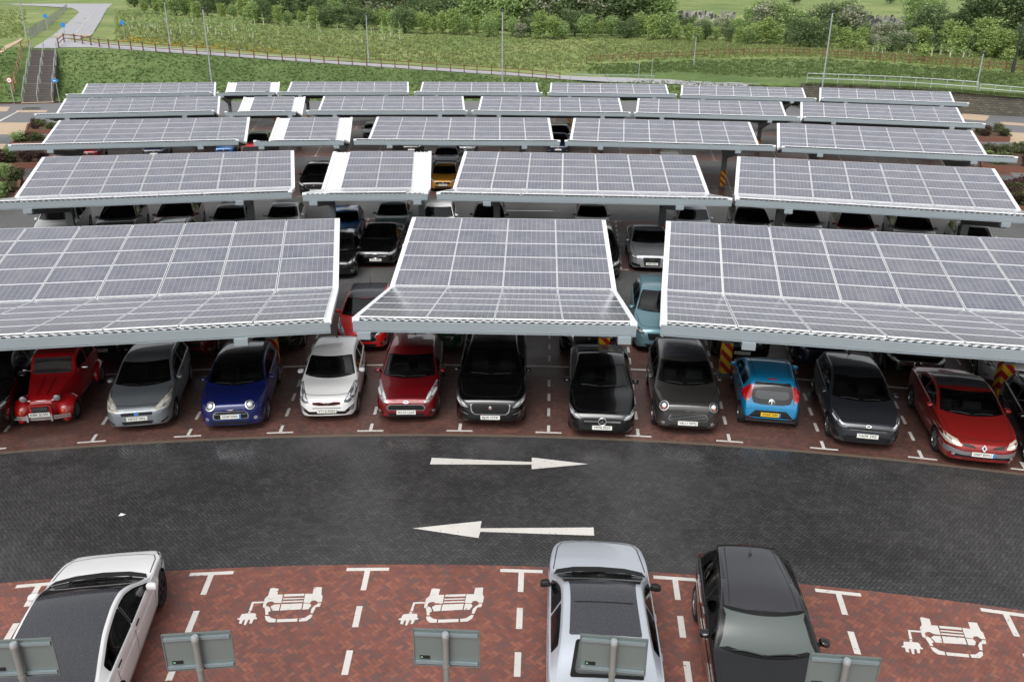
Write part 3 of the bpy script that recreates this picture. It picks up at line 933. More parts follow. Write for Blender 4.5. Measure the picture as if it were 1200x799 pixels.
def text_mesh(text, size, mat, name='lettering', width=None):
    cu = bpy.data.curves.new('txt', 'FONT'); cu.body = text; cu.size = size; cu.align_x = 'CENTER'; cu.align_y = 'CENTER'; cu.offset = size * .012
    ob = bpy.data.objects.new('txt', cu); COL.objects.link(ob)
    dg = bpy.context.evaluated_depsgraph_get()
    me = bpy.data.meshes.new_from_object(ob.evaluated_get(dg))
    bpy.data.objects.remove(ob)
    # text plane xy -> car front (y right-to-left seen from the front, z up)
    xs = [v.co.x for v in me.vertices]
    k = (width / (max(xs) - min(xs))) if width and xs else 1
    me.transform(Matrix(((0, 0, 1, 0), (k, 0, 0, 0), (0, 1, 0, 0), (0, 0, 0, 1))))
    me.name = name; me.materials.clear(); me.materials.append(mat)
    return me

def emblem(kind):
    mb = MB()
    def disc(r, x, mi, n=20): mb.lathe([(r, x - .004), (r, x), (r * .9, x + .004), (.002, x + .005)], n=n, axis='X', mi=mi)
    def flat(pts, x0, x1, mi):
        n = len(pts)
        vs = [(x0, y, z) for y, z in pts] + [(x1, y, z) for y, z in pts]
        mb.add(vs, [tuple(range(n, 2*n)), tuple(reversed(range(n)))] + [(k, (k+1) % n, n + (k+1) % n, n + k) for k in range(n)], mi)
    if kind == 'oval_blue':
        flat([(.075*math.cos(a*PI/12), .032*math.sin(a*PI/12)) for a in range(24)], 0, .006, 0); flat([(.066*math.cos(a*PI/12), .025*math.sin(a*PI/12)) for a in range(24)], 0, .009, 1)
    elif kind == 'oval':
        flat([(.07*math.cos(a*PI/12), .036*math.sin(a*PI/12)) for a in range(24)], 0, .006, 0); flat([(.057*math.cos(a*PI/12), .026*math.sin(a*PI/12)) for a in range(24)], 0, .009, 2)
    elif kind == 'disc': disc(.055, .004, 0); disc(.043, .010, 4)
    elif kind == 'bluedisc': disc(.055, .004, 0); disc(.044, .010, 1)
    elif kind == 'star':
        mb.lathe([(.095, 0), (.1, .006), (.09, .01), (.082, .006), (.082, 0)], n=28, axis='X', mi=0); disc(.082, .001, 2)
        for k in range(3):
            a = PI/2 + k*2*PI/3
            e = (.085*math.cos(a), .085*math.sin(a)); l = (.014*math.cos(a+PI/3), .014*math.sin(a+PI/3)); r = (.014*math.cos(a-PI/3), .014*math.sin(a-PI/3))
            flat([l, (0, 0), r, e], .004, .014, 0)
    elif kind == 'diamond':
        flat([(0, .10), (-.07, 0), (0, -.10), (.07, 0)], 0, .012, 0); flat([(0, .05), (-.032, 0), (0, -.05), (.032, 0)], 0, .015, 2)
    elif kind == 'wings':
        flat([(0, .026), (-.026, 0), (0, -.026), (.026, 0)], 0, .012, 0)
        for sg in (-1, 1): flat([(sg*.02, .012), (sg*.13, .022), (sg*.1, .004), (sg*.02, -.012)][::(1 if sg > 0 else -1)], 0, .009, 0)
    elif kind == 'rings':
        for k in range(4):
            y = (k - 1.5) * .06
            ring_ = [(y + .04*math.cos(a*PI/10), .04*math.sin(a*PI/10)) for a in range(20)]; inn = [(y + .03*math.cos(a*PI/10), .03*math.sin(a*PI/10)) for a in range(20)]
            mb.add([(.006, *p) for p in ring_] + [(.006, *p) for p in inn], [(a, (a+1) % 20, 20 + (a+1) % 20, 20 + a) for a in range(20)], 0)
    elif kind == 'chevrons':
        for dz in (0, .05): flat([(-.07, dz - .03), (0, dz + .03), (.07, dz - .03), (.07, dz - .055), (0, dz + .005), (-.07, dz - .055)][::-1], 0, .01, 0)
    elif kind == 'tee':
        mb.lathe([(.08, 0), (.085, .006), (.07, .01), (.066, 0)], n=24, axis='X', mi=0); flat([(.012, -.06), (.012, .06), (-.012, .06), (-.012, -.06)], 0, .01, 0); flat([(.05, .02), (.05, .045), (-.05, .045), (-.05, .02)], 0, .011, 0)
    return mb.mesh('badge', [M['chrome'], M['plate_blue'], M['grille'], M['red_lens'], plain('rose_badge', rgb(176, 128, 128), .4)])

def surf(car, a, b, axis):
    o, d = AX[axis](a, b)
    h, nrm, i, ds = car.bvh.ray_cast(o, d)
    if h is None: return None, None
    if nrm.dot(d) > 0: nrm = -nrm
    return h, nrm

CAR_CACHE = {}
def get_car(name):
    if name not in CAR_CACHE:
        c = Car(name); c.body_me = c.body(); c.tyre, c.rim = c.wheel_meshes(); c.parts = {}
        CAR_CACHE[name] = c
    return CAR_CACHE[name]

def car(name, nose=None, yaw=0.0, col=None, label='', cat='car', group=None, plate=None, blue=False, roofcol=None, tail_at=None, glassmat=None, extras=(), centre=None, rails=False, ws_mat=None, lite=False):
    """nose: ground point under the front bumper; yaw: heading in degrees (0 = +x)"""
    c = get_car(name)
    L, W = c.L, c.W
    y = rad(yaw); hd = Vector((math.cos(y), math.sin(y), 0))
    if nose is not None: p = Vector((nose[0], nose[1], 0)) - hd * (L / 2)
    elif tail_at is not None: p = Vector((tail_at[0], tail_at[1], 0)) + hd * (L / 2)
    else: p = Vector((centre[0], centre[1], 0))
    root = empty('parked_car', (p.x, p.y, 0.006), y, label, cat, group)
    hw = W / 2
    def put(nm, me, loc=None, par=root): return link(nm, me, par, loc)
    def cached(key, fn):
        if key not in c.parts: c.parts[key] = fn()
        return c.parts[key]
    def recol(me, mat, i=0):
        if mat is None: return me
        q = me.copy(); q.materials[i] = mat; return q
    bme = c.body_me.copy(); bme.materials[0] = col
    put('body', bme)
    # glass
    d0, d1, wb_, wt_ = c.ws
    put('interior', cached('int', c.interior))
    put('windscreen', recol(cached('ws', lambda: pane_mesh('windscreen', pane(c.bvh, c.ws_poly(), 'top', .065), [M['frit'], M['clear']])), ws_mat or glassmat, 1))
    rw = c.__dict__.get('rw')
    if rw:
        put('rear_window', recol(cached('rw', lambda: pane_mesh('rear_window', pane(c.bvh, c.rw_poly()[1], c.rw_poly()[0], .06), [M['frit'], M['tinted']])), c.__dict__.get('rwmat'), 1))
    for i in range(len(c.side)):
        for ax in ('left', 'right'): put('side_window', cached(('sw', i, ax), lambda: pane_mesh('side_window', pane(c.bvh, c.side_poly(i), ax, .035, .005), [M['frit'], M['tinted'] if i else M['clear']])))
    if roofcol is not None or c.__dict__.get('roofpanel'):
        def mk_roof():
            a, b = c.__dict__.get('roofpanel') or (d1 + .02, c.roof_end)
            n = 14; l = []; r = []
            for k in range(n + 1):
                d = a + (b - a) * k / n; we = c.params(d)[5]
                e = c.__dict__.get('roof_inset', .012)
                l.append((c.X(d), we - e)); r.append((c.X(d), -(we - e)))
            return smooth(patch(c.bvh, rounded(l + r[::-1], .05), 'top', .004, .1).mesh('roof_panel', M['trim']), None)
        put('roof_panel', recol(cached('roof', mk_roof), roofcol or M['roof_glass']))
    # seams
    def mk_seams():
        mb = MB()
        for ax in ('left', 'right'):
            for d in c.__dict__.get('doors', ()):
                _, zt, zb, be, *_r = c.params(d)
                patch(c.bvh, strip2([(c.X(d), zb + .14), (c.X(d - .02), be + .01)], .014), ax, .003, .12, mb)
            if c.__dict__.get('doors'):
                da, db = c.doors[0], c.doors[-1]
                patch(c.bvh, strip2([(c.X(da), c.params(da)[2] + .14), (c.X(db), c.params(db)[2] + .15)], .014), ax, .003, .12, mb)
        bo = c.__dict__.get('bonnet', (.28, .9, .80))
        f, rr, k = bo
        P = [(c.X(d0 - .06), hw * .90), (c.X(f + .3), hw * (k + .02)), (c.X(f + .1), hw * (k - .06)), (c.X(f + .02), hw * .4), (c.X(f), 0)]
        P = P + [(x, -yv) for x, yv in P[-2::-1]]
        patch(c.bvh, strip2(P, .018), 'top', .003, .12, mb)
        return mb.mesh('panel_gap', M['trim'])
    if not lite: put('panel_gap', cached('seams', mk_seams))
    # front and rear features:  (name, axis, mirrored, polygon in (y / half width, z), material, offset, corner radius)
    for i, (nm, ax, mir, P, mt, off, rr) in enumerate(c.feat):
        if lite and nm in ('bumper_intake_small',): continue
        for sg in ((1, -1) if mir else (1,)):
            def mk():
                Q = rounded([(q[0] * hw * sg, q[1]) for q in P], rr) if ax in ('front', 'rear') else rounded([(c.X(q[0]), q[1] * (hw if ax == 'top' else 1) * (sg if ax == 'top' else 1)) for q in P], rr)
                axx = ax if ax not in ('side',) else ('left' if sg > 0 else 'right')
                return smooth(patch(c.bvh, Q, axx, off, .05).mesh(nm, M[mt] if isinstance(mt, str) else mt), None)
            me = cached(('f', i, sg), mk)
            if mt == 'body': me = recol(me, col)
            fo_ = put(nm, me)
            if nm == 'headlight' and not lite:
                def mk_ref():
                    cx = sum(q[0] for q in P) / len(P); cz = sum(q[1] for q in P) / len(P)
                    mb = MB()
                    for (sx, ox, oz) in ((.34, -.36, -.1), (.30, .34, .16)):
                        wx = (max(q[0] for q in P) - min(q[0] for q in P)) / 2; wz = (max(q[1] for q in P) - min(q[1] for q in P)) / 2
                        if len(P) > 12: sx, ox, oz = .5, 0, 0
                        Q = [((cx + wx * ox + (q[0] - cx) * sx) * hw * sg, cz + wz * oz * 1.1 + (q[1] - cz) * sx) for q in P]
                        patch(c.bvh, rounded(Q, .03), 'front', off + .007, .04, mb)
                        if len(P) > 12: break
                    return smooth(mb.mesh('reflector', M['reflector']), None)
                link('reflector', cached(('r', i, sg), mk_ref), fo_)
    rl = c.__dict__.get('round_lamps')
    if rl:
        for sg in (1, -1):
            h, nrm = surf(c, rl[0] * hw * sg, rl[1], 'front')
            r = rl[2]
            def mk_rl():
                mb = MB()
                mb.lathe([(r * 1.14, -.10), (r * 1.14, .0), (r * 1.10, .018), (r * .98, .02), (r * .95, .008)], n=26, axis='X')
                return smooth(mb.mesh('headlight', c.__dict__.get('ringmat') or M['chrome']), 50)
            ho = put('headlight', cached('rl', mk_rl), h + Vector((-.02, 0, .0)))
            ho.rotation_euler = (0, -rad(rl[3]), rad(16) * sg); ho.scale = (1, .88, 1.0)
            link('lens', cached('rl2', lambda: smooth(MB().lathe([(r * .97, .006), (r * .85, .024), (r * .5, .040), (.003, .046)], n=26, axis='X').mesh('lens', c.__dict__.get('lensmat') or M['lamp']), 60)), ho)
            link('reflector', cached('rl3', lambda: smooth(MB().lathe([(r * .46, .0405), (r * .30, .0455), (.003, .05)], n=20, axis='X', c=(.001, 0, r * .12)).mesh('reflector', M['reflector']), 60)), ho)
            link('inner_ring', cached('rl4', lambda: MB().lathe([(r * .80, .0285), (r * .70, .0345), (r * .68, .0348)], n=26, axis='X', c=(.002, 0, 0)).mesh('inner_ring', M['trim'])), ho)
            if len(rl) > 4: link('indicator', cached('rl5', lambda: smooth(MB().lathe([(.036, .0), (.03, .018), (.003, .024)], n=16, axis='X', c=(.026, 0, -r * .52)).mesh('indicator', M['amber']), 60)), ho)
    if c.__dict__.get('badge'):
        kind, ax, z, sc_ = c.badge
        h, nrm = surf(c, 0.0, z, ax)
        if h:
            b = put('badge', cached('badge', lambda: emblem(kind)), h + nrm * .012)
            b.scale = (sc_,) * 3; b.rotation_euler = (0, -math.asin(max(-1, min(1, nrm.z))), 0 if ax == 'front' else PI)
    if plate is not None:
        ax, z = ('rear', c.rplate) if c.__dict__.get('show_rear') else ('front', c.fplate)
        h, nrm = surf(c, 0.0, z, ax)
        sgn = 1 if ax == 'front' else -1
        po = put('number_plate', plate_mesh(plate, ax == 'rear', blue), h + Vector((sgn * .022, c.__dict__.get('plate_off', 0), 0)))
        po.rotation_euler = (0, -.1, 0 if sgn > 0 else PI)
        if plate.strip():
            te = link('lettering', text_mesh(plate, .086, M['ink'], width=.40 if blue else .44), po, (.0085, -.02 if blue else 0, 0))
    # mirrors, handles, wheels, wipers
    def mk_mirror(sg):
        mb = MB()
        for k, (dx, sc2) in enumerate(((-.055, .55), (-.03, .92), (.0, 1.0), (.04, .86), (.075, .45))):
            pass
        prof = [(-.052, .90), (-.045, .98), (-.01, 1.0), (.03, .9), (.06, .68), (.075, .4)]
        S = []
        for x, k in prof:
            se = lambda q: math.copysign(abs(q) ** .6, q)
            S.append([(x,   .088 * k * se(math.cos(a)) * sg, .060 * k * se(math.sin(a)) - .012 * math.cos(a)) for a in [2*PI*j/16 for j in range(16)]])
        v, f = smooth_loft(S); mb.add(v, f if sg < 0 else [tuple(reversed(q)) for q in f])
        return smooth(mb.mesh('wing_mirror', M['trim']), 60)
    dm = c.__dict__.get('mirror_d', d0 + .42)
    for sg in (1, -1):
        w, zt, zb, be, gh, we, cr = c.params(dm)
        mo = put('wing_mirror', recol(cached(('mir', sg), lambda: mk_mirror(sg)), c.__dict__.get('mirrormat') or col), (c.X(dm), sg * (w * c.shoulder + .085), be + .06))
        mb_key = ('stalk', sg)
        st = cached(mb_key, lambda: MB().bar((0, -sg * .17, -.06), (0, -sg * .03, -.02), .07, .035).mesh('mirror_stalk', M['trim']))
        link('mirror_stalk', st, mo)
        if not lite:
            for d in c.__dict__.get('handles', ()):
                h, nrm = surf(c, c.X(d), c.params(d)[3] - .075, 'left' if sg > 0 else 'right')
                if h: put('door_handle', cached('handle', lambda: MB().box((0, 0, 0), (.17, .03, .026)).mesh('door_handle', c.__dict__.get('handlemat') or M['trim'])), h)
    for d in c.axles():
        for sg in (1, -1):
            wo = put('wheel', c.tyre, (c.X(d), sg * (hw - c.tw / 2 - .012), c.r))
            if sg < 0: wo.rotation_euler = (0, 0, PI)
            link('rim', c.rim, wo)
    if not lite:
        def mk_wip(s0):
            pts = []
            for k in range(7):
                t = k / 6; yv = hw * (s0 + .52 * t)
                h, nrm = surf(c, c.X(d0 + .045 + .17 * (abs(yv) / hw) ** 2 + .03 * math.sin(t * PI)), yv, 'top')
                if h: pts.append(h + nrm * .022)
            return MB().tube(pts, .009, 5).mesh('wiper', M['trim'])
        for i, s0 in enumerate((-.62, .02)): put('wiper', cached(('wip', i), lambda: mk_wip(s0)))
    if c.__dict__.get('aerial'):
        h, nrm = surf(c, c.X(c.aerial), 0, 'top')
        mb = MB(); mb.lathe([(.035, -.01), (.03, .02), (.012, .045), (.003, .05)], n=10); mb.tube([(0, 0, .03), (-.22, 0, .20)], .007, 5)
        put('aerial', mb.mesh('aerial', M['trim']), h)
    if rails:
        for sg in (1, -1):
            pts = []
            for k in range(9):
                d = d1 + .12 + (c.roof_end - d1 - .2) * k / 8; we = c.params(d)[5]
                h, nrm = surf(c, c.X(d), sg * (we - .06), 'top')
                if h: pts.append(h + Vector((0, 0, .035 if 0 < k < 8 else .0)))
            put('roof_rail', MB().tube(pts, .016, 6).mesh('roof_rail', M['alloy'] if rails is True else rails))
    return root

def surf_parts(): pass
# ------------------------------------------------------------------ the kinds of car
def TZ(w0, z0, w1, z1): return [(-w0, z0), (w0, z0), (w1, z1), (-w1, z1)]
def FR(nm, P, mt, off=.006, r=.02, mir=False): return (nm, 'front', mir, P, mt, off, r)
def RE(nm, P, mt, off=.006, r=.02, mir=False): return (nm, 'rear', mir, P, mt, off, r)
def circ(y, z, r, hw, n=18, sy=1.0): return [((y + r * sy * math.cos(2*PI*k/n)) / hw, z + r * math.sin(2*PI*k/n)) for k in range(n)]

def hatch_top(L, H, nose=.52, bon=.76, cowl=(1.0, .96), peak=2.2, wtop=1.75, tail=.95, rear_d=.42, low=None):
    return [(0, nose), (.02, nose + .13), (.05, bon - .07), (.12, bon - .005), (.28, bon + .035), (cowl[0]*.6, bon + (cowl[1]-bon)*.66), (cowl[0], cowl[1]), (wtop, H - .085), (wtop + .22, H - .03), (peak, H), (L - .95, H - .035), (L - rear_d - .1, H - .085), (L - rear_d, H - .13), (L - .16, tail), (L - .05, tail - .16), (L, tail - .36)]
def hatch_belt(L, a=.72, b=.92, c=1.02, d=.86): return [(0, .55), (.1, a - .06), (.3, a), (1.0, b), (L * .6, (b + c) / 2 + .02), (L - .5, c), (L - .12, d), (L, d - .3)]

spec('punto', L=4.03, W=1.69, wb=2.51, fo=.80, r=.30, top=hatch_top(4.03, 1.48, .53, .76, (1.0, .97), 2.3, 1.82), belt=hatch_belt(4.03), ws=(.98, 1.74, .86, .72), roof_end=3.55,
     rw=('rear', [(1.34, .62), (1.02, .74)]), side=[(1.05, 1.48), (1.54, 2.42), (2.5, 3.5)], doors=(1.15, 2.46), handles=(2.25,), bonnet=(.16, .9, .80),
     feat=[FR('headlight', [(.50, .665), (.93, .66), (1.0, .80), (.96, .92), (.82, .86), (.60, .76)], 'lamp_old', mir=True, r=.05),
           FR('grille', TZ(.45, .555, .47, .635), 'grille'), FR('lower_intake', TZ(.42, .305, .47, .395), 'grille'), FR('corner_intake', [(.66, .33), (.9, .42), (.86, .36), (.7, .29)], 'grille', mir=True)],
     badge=('bluedisc', 'front', .60, 1.05), fplate=.475)
spec('mini', L=3.84, W=1.73, wb=2.495, fo=.75, r=.31, nose=.58, top=[(0, .54), (.015, .68), (.04, .77), (.10, .845), (.22, .885), (.5, .925), (1.0, .965), (1.08, 1.0), (1.60, 1.32), (1.85, 1.385), (2.3, 1.41), (3.1, 1.375), (3.4, 1.33), (3.5, 1.27), (3.68, 1.0), (3.78, .85), (3.84, .6)],
     belt=hatch_belt(3.84, .78, .93, .99, .9), ws=(1.0, 1.66, .87, .77), roof_end=3.42, tumb=.40, rw=('rear', [(1.27, .66), (1.02, .74)]), side=[(1.2, 2.42), (2.5, 3.36)], doors=(1.1, 2.48), handles=(2.3,), bonnet=(.2, .9, .78), win_hi=.06,
     round_lamps=(.585, .80, .125, 40),
     feat=[FR('grille_surround', TZ(.56, .44, .50, .665), 'chrome', r=.12), FR('grille', TZ(.52, .46, .465, .645), 'grille', off=.012, r=.1), FR('grille_bar', TZ(.46, .585, .46, .598), 'chrome', off=.016, r=.004),
           FR('lower_intake', TZ(.56, .30, .62, .37), 'grille'), FR('fog_lamp', circ(.62, .44, .05, .865), 'lamp', mir=True)],
     badge=('wings', 'front', .70, .7), fplate=.525)
spec('citycar', L=3.60, W=1.60, wb=2.385, fo=.70, r=.28, top=hatch_top(3.6, 1.48, .54, .78, (.92, .99), 2.0, 1.6), belt=hatch_belt(3.6, .75, .95, 1.04, .9), ws=(.90, 1.55, .87, .75), roof_end=3.14, tumb=.42,
     rw=('rear', [(1.34, .62), (1.06, .74)]), side=[(1.0, 1.32), (1.38, 2.25), (2.33, 3.05)], doors=(1.05, 2.29), handles=(2.1,), bonnet=(.18, .9, .78),
     feat=[FR('headlight', [(.56, .66), (.74, .62), (.94, .72), (1.0, .90), (.93, .95), (.66, .76)], 'lamp_dark', mir=True, r=.05),
           FR('grille_edge', [(-.47, .60), (-.24, .565), (.24, .565), (.47, .60), (.47, .66), (.25, .67), (.1, .645), (-.1, .645), (-.25, .67), (-.47, .66)], 'red_lens', off=.005), FR('grille', [(-.45, .606), (-.24, .575), (.24, .575), (.45, .606), (.45, .652), (.25, .66), (.1, .635), (-.1, .635), (-.25, .66), (-.45, .652)], 'grille', off=.010),
           FR('bumper_slot', TZ(.46, .488, .48, .505), 'trim', r=.005), FR('lower_intake', [(-.86, .42), (-.62, .31), (.62, .31), (.86, .42), (.92, .53), (.74, .49), (.6, .40), (-.6, .40), (-.74, .49), (-.92, .53)], 'grille'),
           FR('fog_lamp', circ(.655, .435, .055, .80), 'lamp', mir=True, off=.012)], badge=('oval', 'front', .625, .8), fplate=.415)
spec('fiesta', L=3.97, W=1.72, wb=2.49, fo=.83, r=.30, top=hatch_top(3.97, 1.47, .55, .78, (1.02, .97), 2.25, 1.85), belt=hatch_belt(3.97, .74, .93, 1.06), ws=(1.0, 1.77, .87, .72), roof_end=3.5,
     rw=('rear', [(1.33, .60), (1.08, .72)]), side=[(1.08, 1.5), (1.56, 2.42), (2.5, 3.4)], doors=(1.2, 2.46), handles=(2.26,), bonnet=(.17, .9, .78),
     feat=[FR('headlight', [(.53, .66), (.70, .67), (.99, .84), (.98, .93), (.90, .95), (.66, .80)], 'lamp', mir=True, r=.04),
           FR('grille_surround', [(-.56, .46), (.56, .46), (.63, .52), (.54, .625), (-.54, .625), (-.63, .52)], 'chrome', r=.03), FR('grille', [(-.53, .475), (.53, .475), (.595, .525), (.515, .61), (-.515, .61), (-.595, .525)], 'grille', off=.011, r=.03),
           FR('lower_intake', TZ(.5, .27, .6, .37), 'grille'), FR('corner_intake', [(.70, .31), (.92, .40), (.94, .50), (.74, .40)], 'grille', mir=True), FR('fog_lamp', circ(.72, .40, .04, .86), 'lamp', mir=True, off=.012)],
     badge=('oval_blue', 'front', .685, .95), fplate=.405)
def suv_top(L, H, nose=.58, bon=.92, cowl=(1.2, 1.12), wtop=1.95, peak=2.5, tail=1.1):
    return [(0, nose), (.02, nose + .15), (.05, bon - .09), (.12, bon - .01), (.28, bon + .035), (cowl[0]*.6, bon + (cowl[1]-bon)*.7), cowl, (wtop, H - .09), (wtop + .25, H - .03), (peak, H), (L - 1.1, H - .04), (L - .6, H - .10), (L - .45, H - .15), (L - .15, tail), (L - .04, tail - .2), (L, tail - .42)]
def suv_belt(L, a=.85, b=1.06, c=1.14): return [(0, .6), (.1, a - .08), (.3, a), (1.2, b), (L * .6, (b + c) / 2), (L - .6, c), (L - .12, c - .16), (L, c - .45)]
spec('suv', L=4.73, W=1.94, wb=2.87, fo=.88, r=.365, tw=.25, zb=.22, top=suv_top(4.73, 1.65), belt=suv_belt(4.73), ws=(1.18, 2.02, .86, .70), roof_end=4.1, spokes=7,
     rw=('rear', [(1.5, .56), (1.22, .70)]), side=[(1.3, 1.7), (1.76, 2.72), (2.8, 3.7), (3.76, 4.1)], doors=(1.35, 2.76, 3.7), handles=(2.55, 3.5), bonnet=(.2, .9, .78),
     feat=[FR('headlight', [(.60, .70), (.80, .72), (1.0, .84), (.98, .92), (.72, .84)], 'lamp', mir=True, r=.03),
           FR('grille_surround', [(-.44, .50), (.44, .50), (.53, .58), (.56, .80), (-.56, .80), (-.53, .58)], 'chrome', r=.06), FR('grille', [(-.42, .53), (.42, .53), (.50, .60), (.535, .80), (-.535, .80), (-.50, .60)], 'grille', off=.012, r=.06),
           FR('bumper_strip', [(.62, .50), (.9, .57), (.9, .59), (.62, .525)], 'chrome', mir=True, r=.004), FR('lower_intake', TZ(.5, .29, .62, .38), 'grille')],
     badge=('disc', 'front', .70, .8), fplate=.43)
def saloon_top(L, H, nose=.52, bon=.77, cowl=(1.25, .98), wtop=2.05, peak=2.55, deck=1.02, rd=1.35):
    return [(0, nose), (.02, nose + .12), (.05, bon - .08), (.12, bon - .01), (.3, bon + .03), (cowl[0]*.6, bon + (cowl[1]-bon)*.66), cowl, (wtop, H - .085), (wtop + .25, H - .025), (peak, H), (L - rd - .2, H - .075), (L - rd, H - .12), (L - .55, deck + .03), (L - .22, deck - .01), (L - .08, deck - .10), (L - .02, .72), (L, .6)]
def saloon_belt(L, a=.73, b=.92, c=.99): return [(0, .54), (.1, a - .06), (.3, a), (1.2, b), (L * .6, (b + c) / 2 + .01), (L - .7, c), (L - .12, c - .10), (L, .55)]
spec('saloon', L=4.55, W=1.80, wb=2.73, fo=.87, r=.32, top=saloon_top(4.55, 1.44), belt=saloon_belt(4.55), ws=(1.22, 2.0, .87, .71), roof_end=3.2, rw=('top', [(3.28, .62), (3.98, .74)]),
     side=[(1.35, 1.75), (1.8, 2.58), (2.66, 3.5)], doors=(1.4, 2.62, 3.5), handles=(2.45, 3.35), bonnet=(.16, .9, .80), spokes=10,
     feat=[FR('headlight', [(.60, .62), (.78, .61), (1.0, .70), (.99, .80), (.72, .73)], 'lamp', mir=True, r=.03), FR('grille', [(-.5, .46), (.5, .46), (.60, .52), (.56, .64), (-.56, .64), (-.60, .52)], 'grille', r=.04),
           FR('grille_bar', TZ(.53, .54, .53, .585), 'chrome', off=.012, r=.01), FR('lower_intake', TZ(.55, .24, .62, .32), 'grille'), FR('corner_intake', [(.68, .30), (.93, .34), (.93, .46), (.74, .40)], 'grille', mir=True)],
     badge=('star', 'front', .56, 1.1), fplate=.395)
spec('crossmini', L=4.10, W=1.79, wb=2.595, fo=.78, r=.325, zb=.2, nose=.60, top=[(0, .58), (.015, .72), (.04, .83), (.10, .92), (.22, .965), (.5, 1.0), (1.02, 1.05), (1.1, 1.08), (1.68, 1.45), (1.95, 1.53), (2.4, 1.56), (3.3, 1.52), (3.62, 1.46), (3.75, 1.38), (3.93, 1.1), (4.04, .92), (4.1, .66)],
     belt=hatch_belt(4.1, .83, 1.02, 1.08, .96), ws=(1.03, 1.74, .87, .76), roof_end=3.62, tumb=.40, rw=('rear', [(1.38, .64), (1.1, .72)]), side=[(1.25, 2.2), (2.28, 3.1), (3.16, 3.55)], doors=(1.15, 2.24, 3.1), handles=(2.05, 2.95), bonnet=(.2, .9, .72), win_hi=.06, roofpanel=(1.95, 3.3), roof_inset=.14,
     round_lamps=(.72, .86, .125, 40, 'amber'), ringmat=M['alloy'], lensmat=M['lamp_dark'],
     feat=[FR('grille_surround', TZ(.60, .49, .54, .70), 'chrome', r=.1), FR('grille', TZ(.575, .505, .52, .685), 'grille', off=.012, r=.09)] +
          [FR('grille_bar', TZ(.54, z, .54, z + .014), 'chrome', off=.016, r=.004) for z in (.53, .57, .61, .65)] +
          [FR('lower_intake', TZ(.52, .28, .60, .36), 'grille'), FR('fog_lamp', circ(.64, .40, .045, .895), 'lamp', mir=True)],
     badge=('wings', 'front', .765, .85), fplate=.43)
spec('smallrear', L=3.46, W=1.62, wb=2.34, fo=.68, r=.285, top=[(0, .54), (.03, .66), (.1, .74), (.25, .80), (.6, .90), (.9, .99), (1.6, 1.38), (1.85, 1.43), (2.1, 1.455), (2.9, 1.41), (3.08, 1.36), (3.2, 1.22), (3.32, .98), (3.38, .80), (3.43, .66), (3.46, .46)],
     belt=hatch_belt(3.46, .74, .94, 1.04, .84), ws=(.9, 1.58, .87, .75), roof_end=3.02, tumb=.42, taper=.1, side=[(1.0, 1.3), (1.36, 2.2), (2.28, 2.95)], doors=(1.05, 2.24), handles=(2.05,), bonnet=(.18, .9, .78), tail=.72,
     feat=[RE('tailgate_glass', [(-.58, 1.285), (.58, 1.285), (.68, .98), (.60, .77), (.35, .735), (-.35, .735), (-.60, .77), (-.68, .98)], 'window', r=.05), RE('rear_window', [(-.52, 1.09), (.52, 1.09), (.56, .93), (.40, .875), (-.40, .875), (-.56, .93)], 'pale_dark', off=.012, r=.05),
           RE('tail_light', [(.62, 1.20), (.72, 1.22), (.98, .95), (.97, .86), (.74, .78), (.68, .92)], 'red_lens', mir=True, off=.012, r=.03), RE('reversing_light', [(.72, .88), (.80, .86), (.78, .79), (.70, .79)], 'lamp', mir=True, off=.018),
           RE('rear_bumper_panel', [(-.50, .58), (.50, .58), (.84, .29), (.70, .29), (-.70, .29), (-.84, .29)], 'trim', r=.02), RE('reflector', [(.60, .34), (.78, .34), (.76, .37), (.58, .37)], 'red_lens', mir=True, off=.012, r=.005),
           RE('brake_light', TZ(.14, 1.345, .14, 1.365), 'red_lens', off=.02, r=.004), ('roof_groove', 'top', True, [(1.9, .60), (1.9, .62), (2.95, .57), (2.95, .55)], 'trim', .004, .004)],
     badge=('tee', 'rear', .805, .95), rplate=.475, show_rear=True, fplate=.45)
M['pale_dark'] = glass('wet_rear_glass', (0.05, 0.055, 0.058, 1), 1.7, wet=True)
spec('rio', L=4.07, W=1.73, wb=2.58, fo=.83, r=.31, top=hatch_top(4.07, 1.45, .54, .79, (1.05, .97), 2.3, 1.88), belt=hatch_belt(4.07, .75, .92, 1.03), ws=(1.03, 1.8, .87, .73), roof_end=3.58,
     rw=('rear', [(1.3, .60), (1.05, .72)]), side=[(1.12, 1.5), (1.56, 2.48), (2.56, 3.3)], doors=(1.2, 2.52, 3.35), handles=(2.35, 3.2), bonnet=(.16, .9, .80), spokes=8,
     feat=[FR('headlight', [(.58, .66), (.76, .65), (.99, .76), (.99, .88), (.86, .84)], 'lamp_dark', mir=True, r=.03), FR('grille', [(-.60, .635), (-.5, .60), (.5, .60), (.60, .635), (.6, .675), (-.6, .675)], 'grille', r=.02), FR('grille_strip', TZ(.52, .608, .52, .62), 'chrome', off=.012, r=.004),
           FR('lower_intake', [(-.62, .28), (.62, .28), (.70, .40), (.58, .45), (-.58, .45), (-.70, .40)], 'grille', r=.03), FR('corner_intake', [(.76, .33), (.93, .38), (.93, .5), (.84, .47)], 'grille', mir=True)],
     badge=('oval', 'front', .715, .95), fplate=.475)
